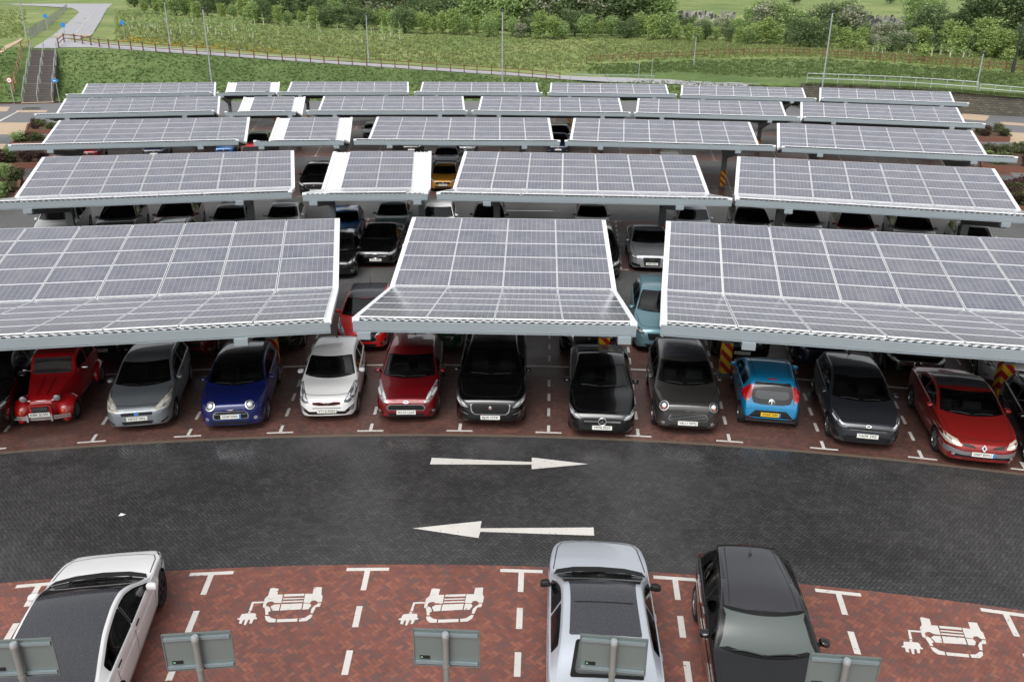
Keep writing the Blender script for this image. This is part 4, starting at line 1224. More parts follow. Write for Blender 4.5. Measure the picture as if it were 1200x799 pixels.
spec('coupe', L=4.36, W=1.78, wb=2.52, fo=.92, r=.32, top=[(0, .54), (.03, .64), (.09, .70), (.25, .77), (.75, .88), (1.15, .96), (1.9, 1.31), (2.2, 1.38), (2.5, 1.40), (3.0, 1.345), (3.2, 1.29), (3.6, 1.09), (3.75, 1.04), (4.1, 1.03), (4.25, .97), (4.34, .78), (4.36, .6)],
     belt=[(0, .55), (.1, .67), (.3, .74), (1.2, .92), (2.6, .98), (3.6, 1.03), (4.2, .93), (4.36, .56)], ws=(1.13, 1.9, .86, .72), roof_end=3.1, rw=('top', [(3.2, .60), (3.56, .70)]), side=[(1.28, 2.5), (2.56, 3.3)], doors=(1.3, 2.55), handles=(2.38,), bonnet=(.2, .9, .80), roofpanel=(2.1, 2.95), roof_inset=.05, win_hi=.06, spokes=6,
     feat=[FR('headlight', [(.56, .625), (.94, .62), (1.0, .70), (.985, .80), (.66, .735)], 'lamp_old', mir=True, r=.03), FR('grille', [(.20, .60), (.53, .63), (.54, .70), (.26, .655)], 'grille', mir=True, r=.02),
           FR('bumper_band', [(-.93, .40), (.93, .40), (.99, .46), (.985, .57), (.85, .555), (.45, .505), (-.45, .505), (-.85, .555), (-.985, .57), (-.99, .46)], 'bumper_grey', r=.02), FR('lower_intake', [(-.74, .35), (.74, .35), (.84, .43), (.4, .40), (-.4, .40), (-.84, .43)], 'grille', off=.012), FR('fog_lamp', circ(.66, .40, .035, .89), 'lamp', mir=True, off=.018)],
     badge=('diamond', 'front', .615, .95), fplate=.455)
M['bumper_grey'] = plain('grey_bumper_plastic', rgb(112, 110, 112), 0.55)
spec('fastback', plan=[(0, .34), (.03, .52), (.08, .68), (.17, .82), (.32, .92), (.55, .965), (.85, .985), (1.15, 1.0), (2.5, 1.0), (3.94, .985), (4.39, .94), (4.59, .84), (4.69, .66)], L=4.69, W=1.85, wb=2.875, fo=.84, r=.335, tw=.24, nose=.44, fullw=1.05, top=[(0, .52), (.03, .62), (.1, .71), (.3, .79), (.8, .90), (1.25, .97), (2.02, 1.345), (2.25, 1.42), (2.55, 1.445), (3.1, 1.40), (3.55, 1.28), (4.0, 1.12), (4.2, 1.07), (4.5, 1.05), (4.6, .98), (4.67, .74), (4.69, .6)],
     belt=[(0, .53), (.1, .68), (.3, .76), (1.2, .91), (2.5, .95), (3.6, 1.0), (4.3, 1.0), (4.6, .9), (4.69, .56)], ws=(1.18, 2.02, .87, .70), roof_end=3.9, roofpanel=(2.04, 4.1), roof_inset=.05, tumb=.42,
     side=[(1.48, 2.568), (2.576, 3.7)], doors=(1.35, 2.58, 3.55), handles=(2.4, 3.42), bonnet=(.3, .9, .84), win_hi=.04, win_lo=.02,
     feat=[FR('headlight', [(.66, .66), (.98, .70), (.99, .82), (.84, .80)], 'lamp_dark', mir=True, r=.02), RE('tail_light', [(.5, .84), (.96, .84), (.96, .95), (.55, .93)], 'red_lens', mir=True),
           ('cowl_panel', 'top', False, [(1.16, -.84), (1.04, -.5), (1.0, 0), (1.04, .5), (1.16, .84), (1.33, .90), (1.20, .5), (1.17, 0), (1.20, -.5), (1.33, -.90)], 'trim', .005, .02)], fplate=.4)
SPECS['fastback']['rimmat'] = M['alloy_dark']
spec('glassroof', plan=[(0, .26), (.03, .44), (.08, .60), (.17, .75), (.32, .87), (.55, .945), (.85, .985), (1.15, 1.0), (2.5, 1.0), (3.90, .985), (4.35, .94), (4.55, .84), (4.65, .66)], L=4.65, W=1.86, wb=2.74, fo=.88, r=.35, tw=.24, zb=.19, nose=.46, fullw=1.0, top=[(0, .58), (.03, .70), (.09, .80), (.3, .88), (.85, .97), (1.42, 1.05), (2.06, 1.38), (2.25, 1.45), (2.55, 1.475), (3.2, 1.43), (3.5, 1.37), (4.05, 1.16), (4.3, 1.11), (4.52, 1.08), (4.6, 1.0), (4.64, .8), (4.65, .62)],
     belt=[(0, .58), (.1, .76), (.3, .85), (1.2, .98), (2.5, 1.03), (3.6, 1.07), (4.4, 1.03), (4.6, .92), (4.65, .58)], ws=(1.36, 2.04, .84, .60), roof_end=3.4, roofpanel=(2.06, 3.42), roof_inset=.12, rw=('top', [(3.5, .56), (4.08, .68)]), tumb=.52,
     side=[(1.55, 2.6), (2.66, 3.55)], doors=(1.45, 2.63, 3.6), handles=(2.45, 3.42), bonnet=(.2, .9, .80), win_hi=.05,
     feat=[FR('headlight', [(.62, .72), (.98, .76), (.99, .86), (.76, .84)], 'lamp_dark', mir=True, r=.02), ('roof_joint', 'top', False, [(2.72, -.52), (2.72, .52), (2.745, .52), (2.745, -.52)], 'trim', .009, .004),
           ('cowl_panel', 'top', False, [(1.32, -.84), (1.22, -.5), (1.19, 0), (1.22, .5), (1.32, .84), (1.51, .90), (1.39, .5), (1.35, 0), (1.39, -.5), (1.51, -.90)], 'trim', .005, .02)], fplate=.45)
SPECS['glassroof']['mirrormat'] = M['trim']; SPECS['glassroof']['handlemat'] = M['chrome']; SPECS['glassroof']['rwmat'] = M['pale_dark']
spec('tallhatch', tail=.5, taper=.24, rwk=.75, L=4.20, W=1.80, wb=2.62, fo=.85, r=.325, tw=.22, top=hatch_top(4.2, 1.54, .58, .88, (1.38, 1.07), 2.5, 2.02, tail=1.05, rear_d=.34), belt=hatch_belt(4.2, .84, 1.0, 1.10, 1.0), ws=(1.33, 1.98, .88, .76), roof_end=3.72, tumb=.42,
     rw=('rear', [(1.36, .64), (1.1, .74)]), side=[(1.45, 1.75), (1.8, 2.6), (2.68, 3.5)], doors=(1.5, 2.64, 3.45), handles=(2.46, 3.3), bonnet=(.2, .9, .80), spokes=7,
     feat=[FR('headlight', [(.60, .70), (.98, .76), (.98, .88), (.76, .85)], 'lamp_dark', mir=True, r=.03), FR('grille', TZ(.55, .5, .6, .66), 'grille'), RE('tail_light', [(.80, .84), (.97, .86), (.97, 1.12), (.84, 1.10)], 'red_lens', mir=True, r=.03), ('tail_light_wrap', 'side', True, [(3.85, .98), (4.05, .98), (4.06, 1.08), (3.95, 1.08)], 'red_lens', .008, .02),
           RE('brake_light', TZ(.16, 1.375, .16, 1.395), 'red_lens', off=.03, r=.004), ('roof_groove', 'top', True, [(2.1, .60), (2.1, .615), (3.7, .475), (3.7, .46)], 'trim', .004, .004), ('roof_groove', 'top', False, [(3.72, -.46), (3.72, .46), (3.735, .46), (3.735, -.46)], 'trim', .004, .004)], fplate=.45)
SPECS['tallhatch']['handlemat'] = M['chrome']
# the plainer kinds that stand half hidden under the canopies
GEN = [FR('headlight', [(.60, .68), (.80, .67), (.99, .76), (.99, .87), (.74, .80)], 'lamp_dark', mir=True, r=.03), FR('grille', [(-.5, .52), (.5, .52), (.56, .66), (-.56, .66)], 'grille', r=.03), FR('lower_intake', TZ(.55, .28, .62, .38), 'grille'), FR('fog_lamp', circ(.72, .38, .05, .88), 'lamp', mir=True)]
spec('hatch', **{**SPECS['rio'], 'feat': GEN, 'badge': ('disc', 'front', .60, .9)})
spec('wagon', L=4.75, W=1.84, wb=2.82, fo=.9, r=.33, top=hatch_top(4.75, 1.47, .54, .80, (1.25, .98), 2.6, 2.08, rear_d=.5), belt=hatch_belt(4.75, .76, .93, 1.02), ws=(1.22, 2.0, .87, .72), roof_end=4.15, rw=('rear', [(1.3, .6), (1.05, .72)]), side=[(1.35, 1.75), (1.8, 2.62), (2.7, 3.55), (3.62, 4.1)], doors=(1.4, 2.66, 3.6), handles=(2.5, 3.4), bonnet=(.16, .9, .8), feat=GEN, badge=('disc', 'front', .6, .9), fplate=.45)
spec('offroad', **{**SPECS['suv'], 'W': 1.88, 'L': 4.6, 'top': suv_top(4.6, 1.68), 'belt': suv_belt(4.6), 'wb': 2.75, 'roof_end': 3.95, 'side': [(1.3, 1.7), (1.76, 2.66), (2.74, 3.55), (3.62, 3.98)],
     'feat': [FR('headlight', [(.60, .76), (.80, .74), (1.0, .86), (.98, .95), (.72, .90)], 'lamp_dark', mir=True, r=.03), FR('grille', [(-.46, .56), (.46, .56), (.52, .78), (-.52, .78)], 'grille', r=.03), FR('grille_bar', TZ(.48, .66, .48, .685), 'chrome', off=.012), FR('lower_intake', TZ(.5, .32, .62, .42), 'grille')], 'badge': ('disc', 'front', .67, 1.0)})
spec('ringsaloon', **{**SPECS['saloon'], 'L': 4.9, 'W': 1.87, 'wb': 2.91, 'top': saloon_top(4.9, 1.45, bon=.80, cowl=(1.35, 1.0), wtop=2.2, peak=2.75), 'belt': saloon_belt(4.9, .75, .94, 1.0), 'ws': (1.32, 2.15, .87, .71), 'roof_end': 3.4, 'rw': ('top', [(3.6, .62), (4.3, .74)]), 'side': [(1.5, 1.9), (1.95, 2.78), (2.86, 3.75)], 'doors': (1.5, 2.82, 3.75), 'handles': (2.62, 3.55),
     'feat': [FR('headlight', [(.50, .64), (.70, .62), (1.0, .70), (.99, .80), (.62, .74)], 'lamp_dark', mir=True, r=.03), FR('grille_surround', TZ(.36, .30, .42, .70), 'chrome', r=.05), FR('grille', TZ(.34, .315, .40, .685), 'grille', off=.012, r=.04), FR('corner_intake', [(.5, .28), (.9, .32), (.92, .44), (.56, .40)], 'grille', mir=True), FR('lower_strip', TZ(.8, .235, .8, .25), 'chrome', r=.003)], 'badge': ('rings', 'front', .60, .85), 'fplate': .43})

for _k, _d in (('tallhatch', 3.45), ('citycar', 2.9), ('punto', 3.3), ('fiesta', 3.3), ('rio', 3.35), ('mini', 3.2), ('hatch', 3.35)): SPECS[_k]['aerial'] = _d
# ------------------------------------------------------------------ the cars where they stand
P_ = paint
P_('paint_red_old', 176, 14, 22); P_('paint_silver_blue', 140, 147, 153, .5); P_('paint_deep_blue', 14, 28, 96, .25); P_('paint_white', 244, 244, 243)
P_('paint_wine', 118, 8, 20, .3); P_('paint_black', 5, 5, 6, 0, .2); P_('paint_black2', 8, 8, 9, 0, .2); P_('paint_gunmetal', 74, 72, 70, .55); P_('paint_sky_blue', 22, 142, 196, .25)
P_('paint_slate', 54, 58, 64, .5); P_('paint_brick', 142, 30, 28, .3); P_('paint_pearl', 238, 238, 238, wet=True); P_('paint_silver', 200, 206, 214, .35, wet=True); P_('paint_black_wet', 12, 12, 13, .0, .25, wet=True); P_('paint_roof_sheen', 48, 48, 52, .0, .3, wet=True)  # last one: black roof painted greyer to imitate sky sheen on wet paint
P_('paint_red', 214, 24, 30); P_('paint_teal', 116, 156, 168, .45); P_('paint_silver2', 166, 170, 174, .6); P_('paint_sage', 98, 122, 122, .4); P_('paint_blue', 30, 96, 158, .3); P_('paint_ochre', 178, 124, 34, .35)
P_('paint_grey', 96, 98, 100, .5); P_('paint_navy', 24, 32, 60, .3); P_('paint_green', 30, 80, 34, .2); P_('paint_pale', 204, 206, 206, .3)

def face(p, d=0.0):
    """heading (degrees) of a car whose nose points in towards the centre of the arcs"""
    a = polar(p)[1]
    return -90.0 - a + d
def nose_in(name, u, v, z=.45, turn=0.0, **k):
    p = px(u, v, z)
    return car(name, nose=(p.x, p.y), yaw=face(p, turn), **k)
G1 = 'cars parked nose out in the front row'
def front_row():
    nose_in('punto', 160.7, 490.5, .475, 3, col=M['paint_silver_blue'], label='silver blue small hatchback with clouded headlamps, right of the old red car', plate='ND57 HKL', group=G1)
    nose_in('mini', 270.5, 488, .525, 2, col=M['paint_deep_blue'], roofcol=M['paint_black'], label='deep blue small car with black roof and round chrome ringed headlights', plate='GD69 WBX', blue=True, group=G1)
    nose_in('citycar', 383, 481.5, .415, 1, col=M['paint_white'], label='white city car with red edged grille, only white car in the front row', plate='YT13 FGH', group=G1)
    nose_in('fiesta', 476, 483, .405, 0, col=M['paint_wine'], label='wine red hatchback with wide dark grille, right of the white city car', plate='SH16 LLO', group=G1)
    nose_in('suv', 574.5, 489, .43, 0, col=M['paint_black'], label='large black sport utility car with chrome edged grille and red badge', plate='BJ20 OTK', group=G1)
    nose_in('saloon', 705.5, 501, .395, 0, col=M['paint_black2'], label='low black saloon with chrome bar and star in ring badge', plate='YP70 FDY', group=G1)
    nose_in('crossmini', 806, 496, .43, 1, col=M['paint_gunmetal'], label='dark grey rounded crossover with chrome slatted grille and amber lamps', plate='YK11 WTJ', group=G1)
    p = px(903, 486, .475); a = polar(p)[1]
    car('smallrear', tail_at=(p.x, p.y), yaw=90 - a - 1, col=M['paint_sky_blue'], label='bright sky blue small hatchback parked tail out with yellow number plate', plate='YD69 XBS', blue=True, group='cars parked in the front row')
    nose_in('rio', 1016.5, 511, .475, 0, col=M['paint_slate'], label='slate grey hatchback between the sky blue car and the dark red coupe', plate='YA70 YPZ', group=G1)
    nose_in('coupe', 1152, 533, .455, 2, col=M['paint_brick'], label='dark red coupe with glass roof, grey bumper band and diamond badge', plate='DS07 BWU', blue=True, group=G1)
    nose_in('offroad', -40, 500, .45, 0, col=M['paint_black2'], label='black car cut off by the left edge, front row beside the old red car', plate='', group=G1)
    p = px(1290, 545, .5)
    nose_in('hatch', 1262, 548, .45, 0, col=M['paint_black2'], label='black car cut off by the right edge, front row beside the dark red coupe', plate='', group=G1)
front_row()

def bays():
    # foreground
    p = px(155, 640, .55)
    a = px(30, 800, .8)
    car('fastback', centre=(FB[0], FB[1]), yaw=FB[2], col=M['paint_pearl'], label='white electric car with long dark wet glass roof, parked nose to the road', group='cars in the charging bays')
    car('glassroof', centre=(GR[0], GR[1]), yaw=GR[2], col=M['paint_silver'], label='silver saloon with dark glass roof and chrome door handles in a charging bay', group='cars in the charging bays')
    car('tallhatch', centre=(TH[0], TH[1]), yaw=TH[2], col=M['paint_black_wet'], ws_mat=M['pale_screen'], roofcol=M['paint_roof_sheen'], label='wet black hatchback with pale windscreen, parked tail to the road', group='cars in the charging bays')
FB = (-7.22, 11.04, 99.5); GR = (1.58, 11.42, 87); TH = (4.18, 10.96, -95.8)
bays()

G2 = 'cars parked behind the front row'
def nose_px(name, u, v, z, turn, col, label, group, plate='', **k):
    return nose_in(name, u, v, z, turn, col=M[col], label=label, group=group, plate=plate, **k)
def others():
    # back half of the front row, noses towards the viewer
    nose_px('fiesta', 423, 399, .5, 0, 'paint_red', 'bright red hatchback with dark glass roof, between the left and middle front canopies', G2, None, roofcol=M['roof_glass'])
    nose_px('offroad', 776, 398, .6, 0, 'paint_teal', 'pale teal sport utility car between the middle and right front canopies', G2, None, roofcol=None)
    nose_px('offroad', 5, 418, .5, 0, 'paint_silver2', 'silver car in the shade behind the old red car', G2, None)
    nose_px('wagon', 116, 409, .5, 0, 'paint_black2', 'black car with white plate, deep in the shade between the first two front row cars', G2, ' ')
    nose_px('hatch', 217, 408, .5, 0, 'paint_wine', 'dark red car in the shade behind the silver blue hatchback', G2, None)
    nose_px('suv', 318, 401, .5, 0, 'paint_black', 'black car in the shade behind the deep blue car', G2, None)
    nose_px('hatch', 512, 401, .5, 0, 'paint_green', 'green car in the shade behind the wine red hatchback', G2, None)
    nose_px('suv', 690, 404, .5, 0, 'paint_black2', 'black car in the shade behind the low black saloon', G2, None)
    nose_px('offroad', 870, 413, .45, 0, 'paint_black', 'black car with white plate in the shade behind the sky blue hatchback', G2, ' ')
    nose_px('hatch', 966, 418, .5, 0, 'paint_navy', 'navy car in the shade behind the slate grey hatchback', G2, None)
    nose_px('saloon', 1075, 430, .5, 0, 'paint_black2', 'black saloon in the shade behind the dark red coupe', G2, None)
    nose_px('wagon', 1190, 440, .5, 0, 'paint_pale', 'pale silver car in the shade at the right edge, beside the hazard plate', G2, None)
    # second row, front half
    G3 = 'cars parked in the second row'
    nose_px('saloon', 440, 304, .42, -3, 'paint_black', 'black saloon with star badge, nose out between the left and middle front canopies', G3, 'YX15 KBN')
    nose_px('ringsaloon', 764, 309.5, .43, 2, 'paint_silver2', 'silver saloon with tall framed grille, nose out between the middle and right front canopies', G3, 'WM13 FZC')
    nose_px('hatch', 392, 318, .4, 0, 'paint_black2', 'dark car left of the black saloon, mostly behind the left front canopy', G3, None)
    nose_px('suv', 700, 320, .4, 0, 'paint_black', 'black car left of the tall grilled silver saloon, half hidden by the middle canopy', G3, None)
    nose_px('wagon', 190, 300, .6, 0, 'paint_grey', 'grey estate with roof bars, only its roof showing above the left front canopy', G3, None, rails=True)
    nose_px('hatch', 620, 313, .5, 0, 'paint_grey', 'dark grey car with only its roof showing above the middle front canopy', G3, None)
    nose_px('hatch', 496, 312, .5, 0, 'paint_white', 'white car behind the middle front canopy, bonnet under the narrow canopy column', G3, None)
    for u, col, lab in ((826, 'paint_silver2', 'silver car roof showing above the right front canopy, under the silver car behind it'), (884, 'paint_black2', 'black car roof showing above the right front canopy near its left end')):
        nose_px('hatch', u, 322, .4, 0, col, lab, G3, None, lite=True)
    # second row, back half: screens and roofs show under the canopy edge
    G4 = 'cars seen under the edge of the second row of canopies'
    back = [(62, 279, 'offroad', 'paint_pale', 'pale van like car, first from the left under the second canopy row'),
            (133, 277, 'offroad', 'paint_grey', 'grey sport utility car, second from the left under the second canopy row'),
            (201, 274, 'suv', 'paint_wine', 'dark red tall car behind the roof bars of the grey estate'),
            (265, 273, 'hatch', 'paint_silver2', 'silver car next to the right column of the left canopy in the second row'),
            (329, 271, 'hatch', 'paint_pale', 'pale car at the right end of the left canopy in the second row'),
            (400, 277, 'mini', 'paint_blue', 'mid blue small car with round headlights under the narrow canopy'),
            (458, 268, 'hatch', 'paint_sage', 'grey green hatchback behind the black saloon with the star badge'),
            (512, 271, 'hatch', 'paint_white', 'white hatchback right of the narrow canopy column in the second row'),
            (572, 270, 'hatch', 'paint_black2', 'black car behind the left column of the long middle canopy'),
            (694, 270, 'hatch', 'paint_silver2', 'silver roofed car right of the road line under the long middle canopy'),
            (814, 274, 'hatch', 'paint_silver2', 'silver hatchback under the right end of the long middle canopy'),
            (882, 281, 'suv', 'paint_black2', 'black tall car, first from the left under the right canopy of the second row'),
            (942, 283, 'offroad', 'paint_silver2', 'silver grey tall car right of the column under the right canopy of the second row'),
            (1006, 287, 'offroad', 'paint_wine', 'dark red tall car under the right canopy of the second row'),
            (1074, 290, 'suv', 'paint_grey', 'dark grey tall car right of the dark red one under the right canopy'),
            (1146, 297, 'hatch', 'paint_pale', 'pale car behind the far right column of the second row')]
    for i, (u, v, nm, col, lab) in enumerate(back):
        nose_px(nm, u, v, .55, 0, col, lab, G4, None, lite=nm != 'mini')
    # middle row and beyond
    G5 = 'cars in the far rows'
    nose_px('suv', 368, 222, .5, -2, 'paint_black', 'black tall car between the left and narrow canopies of the second row', G5, 'NX64 DJU')
    nose_px('hatch', 519, 217.5, .45, -2, 'paint_ochre', 'ochre gold hatchback right of the narrow canopy in the second row', G5, 'EY54 LFR')
    nose_px('offroad', 522, 196, .5, -1, 'paint_navy', 'dark blue tall car with roof rack behind the ochre hatchback', G5, None, rails=M['trim'])
    nose_px('saloon', 545, 176.5, .45, 0, 'paint_grey', 'grey saloon under the canopy edge behind the dark blue car with roof rack', G5, None)
    nose_px('hatch', 482, 176, .45, 0, 'paint_black2', 'black hatchback under the canopy edge left of the grey saloon', G5, ' ')
    nose_px('hatch', 654, 176, .45, 0, 'paint_navy', 'navy hatchback with black tall car behind, in the gap between two middle row canopies', G5, ' ')
    nose_px('suv', 655, 164, .7, 0, 'paint_black', 'black tall car behind the navy hatchback in the gap between two canopies', G5, None, lite=True)
    nose_px('suv', 300, 178, .6, 0, 'paint_black2', 'black tall car left of the narrow canopy in the middle row', G5, None)
    nose_px('hatch', 294, 189, .6, 0, 'paint_red', 'bright red car with only its roof showing behind the left second row canopy', G5, None, lite=True)
    nose_px('hatch', 262, 178, .5, 0, 'paint_blue', 'blue car under the right end of the left canopy in the middle row', G5, None, lite=True)
    nose_px('hatch', 180, 180, .5, 0, 'paint_navy', 'dark blue car with white plate under the left canopy of the middle row', G5, ' ', lite=True)
    nose_px('hatch', 102, 182, .5, 0, 'paint_wine', 'dark red car at the left end under the left canopy of the middle row', G5, None, lite=True)
    nose_px('hatch', 436, 160, .5, 0, 'paint_black2', 'black car at the left end of the middle canopy in the middle row', G5, None, lite=True)
    nose_px('hatch', 786, 196, .8, 0, 'paint_white', 'white car with only its roof showing behind the long second row canopy', G5, None, lite=True)
others()

# ------------------------------------------------------------------ the old red car with separate wings
def old_red():
    spec('oldred', L=3.80, W=1.30, wb=2.40, fo=.52, r=.29, tw=.13, zb=.28, tumb=.20, crown=.03, shoulder=.97,
         plan=[(.10, .42), (.14, .48), (.3, .58), (.7, .72), (1.2, .90), (1.5, .98), (2.2, 1.0), (3.0, .97), (3.4, .86), (3.65, .72), (3.8, .6)],
         top=[(.10, .70), (.14, .78), (.25, .84), (.6, .93), (1.15, 1.06), (1.22, 1.09), (1.55, 1.50), (1.72, 1.56), (2.1, 1.60), (2.6, 1.57), (3.05, 1.42), (3.4, 1.10), (3.65, .80), (3.8, .5)],
         belt=[(.10, .62), (.3, .76), (1.2, 1.03), (2.2, 1.05), (3.1, 1.02), (3.8, .45)], ws=(1.24, 1.53, .82, .80), bow=(.02, .02), roof_end=3.0, rw=None, side=[(1.5, 2.2), (2.28, 2.95)], doors=(1.45, 2.24, 2.9), handles=(2.05, 2.75), feat=[], fplate=.4, bonnet=(.2, .9, .5), win_hi=.09, mirror_d=1.5)
    c = Car('oldred')
    # a loft that starts at the nose, not at zero
    red = M['paint_red_old']
    p = px(47, 488, .42)
    yaw = face(p, -1); y = rad(yaw); hd = Vector((math.cos(y), math.sin(y), 0))
    o = Vector((p.x, p.y, 0)) - hd * (c.L / 2 + .10)
    root = empty('parked_car', (o.x, o.y, .006), y, 'vintage bright red car with separate wings, round lamps and chrome bumper', 'car', G1)
    me = bpy.data.meshes.new('body')
    V = [v for v in c.V]; me.from_pydata(V, [], c.F); me.materials.append(red)
    smooth(me, 45); link('body', me, root)
    X = c.X; hw = c.W / 2
    d0, d1 = 1.24, 1.53
    Q = [(-.46, 1.12), (.46, 1.12), (.44, 1.43), (-.44, 1.43)]
    link('windscreen', smooth(patch(c.bvh, rounded(Q, .05), 'front', .008, .09).mesh('windscreen', M['window']), None), root)
    link('windscreen_frame', smooth(patch(c.bvh, strip2(rounded([(-.49, 1.10), (.49, 1.10), (.465, 1.45), (-.465, 1.45), (-.49, 1.10)], .03), .02), 'front', .012, .09).mesh('windscreen_frame', M['chrome']), None), root)
    roof = [(X(1.62), -.50), (X(1.62), .50), (X(2.9), .48), (X(2.9), -.48)]
    link('fabric_roof', smooth(patch(c.bvh, rounded(roof, .08), 'top', .010, .1).mesh('fabric_roof', plain('red_roof_cloth', rgb(120, 14, 24), .7)), None), root)
    for ax in ('left', 'right'):
        for a, b in ((1.48, 2.12), (2.22, 2.88)):
            up = []; dn = []
            for k in range(11):
                d = a + (b - a) * k / 10; w, zt, zb, be, gh, we, cr = c.params(d)
                zh = zt - cr - .10; zl = be + .05
                if zh - zl > .05: up.append((X(d), zh)); dn.append((X(d), zl))
            link('side_window', smooth(patch(c.bvh, rounded(up + dn[::-1], .06), ax, .006, .1).mesh('side_window', M['window']), None), root)
    mb = MB()
    for ax in ('left', 'right'):
        for d in (1.45, 2.2, 2.95): patch(c.bvh, strip2([(X(d), .42), (X(d), 1.06)], .014), ax, .004, .12, mb)
        patch(c.bvh, strip2([(X(1.45), .50), (X(2.95), .50)], .014), ax, .004, .12, mb)
    for k in (-.12, .12): patch(c.bvh, strip2([(X(1.1), k * 1.2), (X(.3), k)], .03), 'top', .012, .12, mb)
    link('panel_gap', mb.mesh('panel_gap', paint('paint_red_edge', 120, 8, 14)), root)
    # wings
    def wing(dc, R, y0, y1, a0, a1, sg, rear):
        S = []
        n = 20; m = 11
        ym, yh = (y0 + y1) / 2, (y1 - y0) / 2
        for k in range(n + 1):
            t = a0 + (a1 - a0) * k / n
            lift = max(0.0, math.sin(t))
            wk = yh * (.50 + .50 * lift ** .55)                    # narrow at the tips, wide over the wheel
            yc = ym + (yh - wk) * (.35 if not rear else .9)
            row = []
            for j in range(m):
                q = -1 + 2 * j / (m - 1)
                rr = R * (.80 + .27 * (1 - abs(q) ** 2.4))
                row.append((X(dc) + rr * math.cos(t), sg * (yc + wk * q), .29 + rr * math.sin(t)))
            S.append(row)
        vs = [q for r in S for q in r]
        fs = [(i*m + j, i*m + j + 1, (i+1)*m + j + 1, (i+1)*m + j) for i in range(n) for j in range(m - 1)]
        mb = MB().add(vs, fs)
        me = mb.mesh('wing', red)
        bm = bmesh.new(); bm.from_mesh(me); bmesh.ops.recalc_face_normals(bm, faces=bm.faces); bmesh.ops.solidify(bm, geom=bm.faces[:], thickness=.012); bm.to_mesh(me); bm.free()
        return smooth(me, 60)
    ww = .745
    for sg in (1, -1):
        link('front_wing', wing(.52, .44, .26, ww + .03, rad(-14), rad(190), sg, False), root)
        link('rear_wing', wing(2.92, .42, .46, ww + .02, rad(-4), rad(184), sg, True), root)
        for d in (.52, 2.92):
            tm = MB(); r, tw = .29, .13
            tm.lathe([(r*.62, -tw*.42), (r*.8, -tw*.5), (r*.95, -tw*.44), (r, -tw*.2), (r, tw*.2), (r*.95, tw*.44), (r*.8, tw*.5), (r*.62, tw*.42)], n=28, axis='Y')
            wo = link('wheel', smooth(tm.mesh('wheel', M['rubber']), 50), root, (X(d), sg * (ww - .075), .29))
            if sg < 0: wo.rotation_euler = (0, 0, PI)
            rm = MB(); R = r * .64
            rm.lathe([(R, -tw*.3), (R, tw*.42), (R*.85, tw*.30), (R*.55, tw*.44), (R*.2, tw*.5), (.004, tw*.52)], n=24, axis='Y')
            link('rim', smooth(rm.mesh('rim', M['alloy']), 50), wo)
        # lamps on a bar
        hl = MB(); hl.lathe([(.004, .075), (.06, .07), (.085, .05), (.092, .03), (.088, 0), (.07, -.06), (.035, -.10), (.004, -.115)], n=20, axis='X')
        h = link('headlight', smooth(hl.mesh('headlight', M['chrome']), 60), root, (X(.16), sg * .42, .84))
        ln = MB(); ln.lathe([(.002, .082), (.05, .078), (.082, .056)], n=20, axis='X'); link('lens', smooth(ln.mesh('lens', M['lamp']), 60), h)
        a = MB(); a.lathe([(.003, .03), (.03, .026), (.04, .01), (.04, -.02)], n=14, axis='X'); link('indicator', smooth(a.mesh('indicator', M['amber']), 60), root, (X(.065), sg * .53, .47))
        m = MB(); m.tube([(X(1.5), sg * .62, 1.08), (X(1.42), sg * .74, 1.12)], .012, 6); ms = link('mirror_stalk', m.mesh('mirror_stalk', M['chrome']), root)
        mm = MB(); mm.lathe([(.004, .02), (.05, .015), (.065, 0), (.05, -.02), (.004, -.03)], n=14, axis='X'); link('wing_mirror', smooth(mm.mesh('wing_mirror', M['chrome']), 60), ms, (X(1.42), sg * .80, 1.14)).scale = (1, 1.3, .7)
    bar = MB(); bar.tube([(X(.18), -.44, .765), (X(.14), 0, .76), (X(.18), .44, .765)], .016, 8); link('lamp_bar', bar.mesh('lamp_bar', M['chrome']), root)
    gp = [(X(-.012), y_, z_) for y_, z_ in rounded([(-.20, .47), (.20, .47), (.23, .66), (-.23, .66)], .04)]
    g = MB().prism([(0, 0), (1, 0), (0, 1)], 0, .001)
    gm = MB(); n = len(gp)
    gm.add(gp + [(x + .03, y_ * .9, .565 + (z_ - .565) * .88) for x, y_, z_ in gp], [(k, (k+1) % n, n + (k+1) % n, n + k) for k in range(n)] + [tuple(range(n))])
    gs = gm.build('grille_surround', M['chrome'], root)
    gi = [(x + .012, y_ * .88, .565 + (z_ - .565) * .84) for x, y_, z_ in gp]
    mesh_ = MB().add(gi, [tuple(range(n))]); 
    for k in range(6): mesh_.bar((gi[0][0] + .01, -.19, .49 + k*.028), (gi[0][0] + .01, .19, .49 + k*.028), .008, .008, mi=1)
    mesh_.build('grille', [M['grille'], M['alloy']], root)
    for k, z in enumerate((.335, .40)):
        b = MB()
        pts = [(X(-.10 + .12 * abs(t) ** 2.2), t * .72, z) for t in [-1 + 2*i/12 for i in range(13)]]
        for i in range(12): b.bar(pts[i], pts[i+1], .03, .05)
        b.build('bumper', M['chrome'], root)
    for sg in (1, -1):
        MB().bar((X(-.14), sg * .30, .29), (X(-.14), sg * .30, .50), .05, .05).build('overrider', M['chrome'], root)
    po = link('number_plate', plate_mesh('E86 JLW'), root, (X(-.125), 0, .475)); po.rotation_euler = (0, -.12, 0)
    link('lettering', text_mesh('E86 JLW', .086, M['ink'], width=.44), po, (.0085, 0, 0))
old_red()
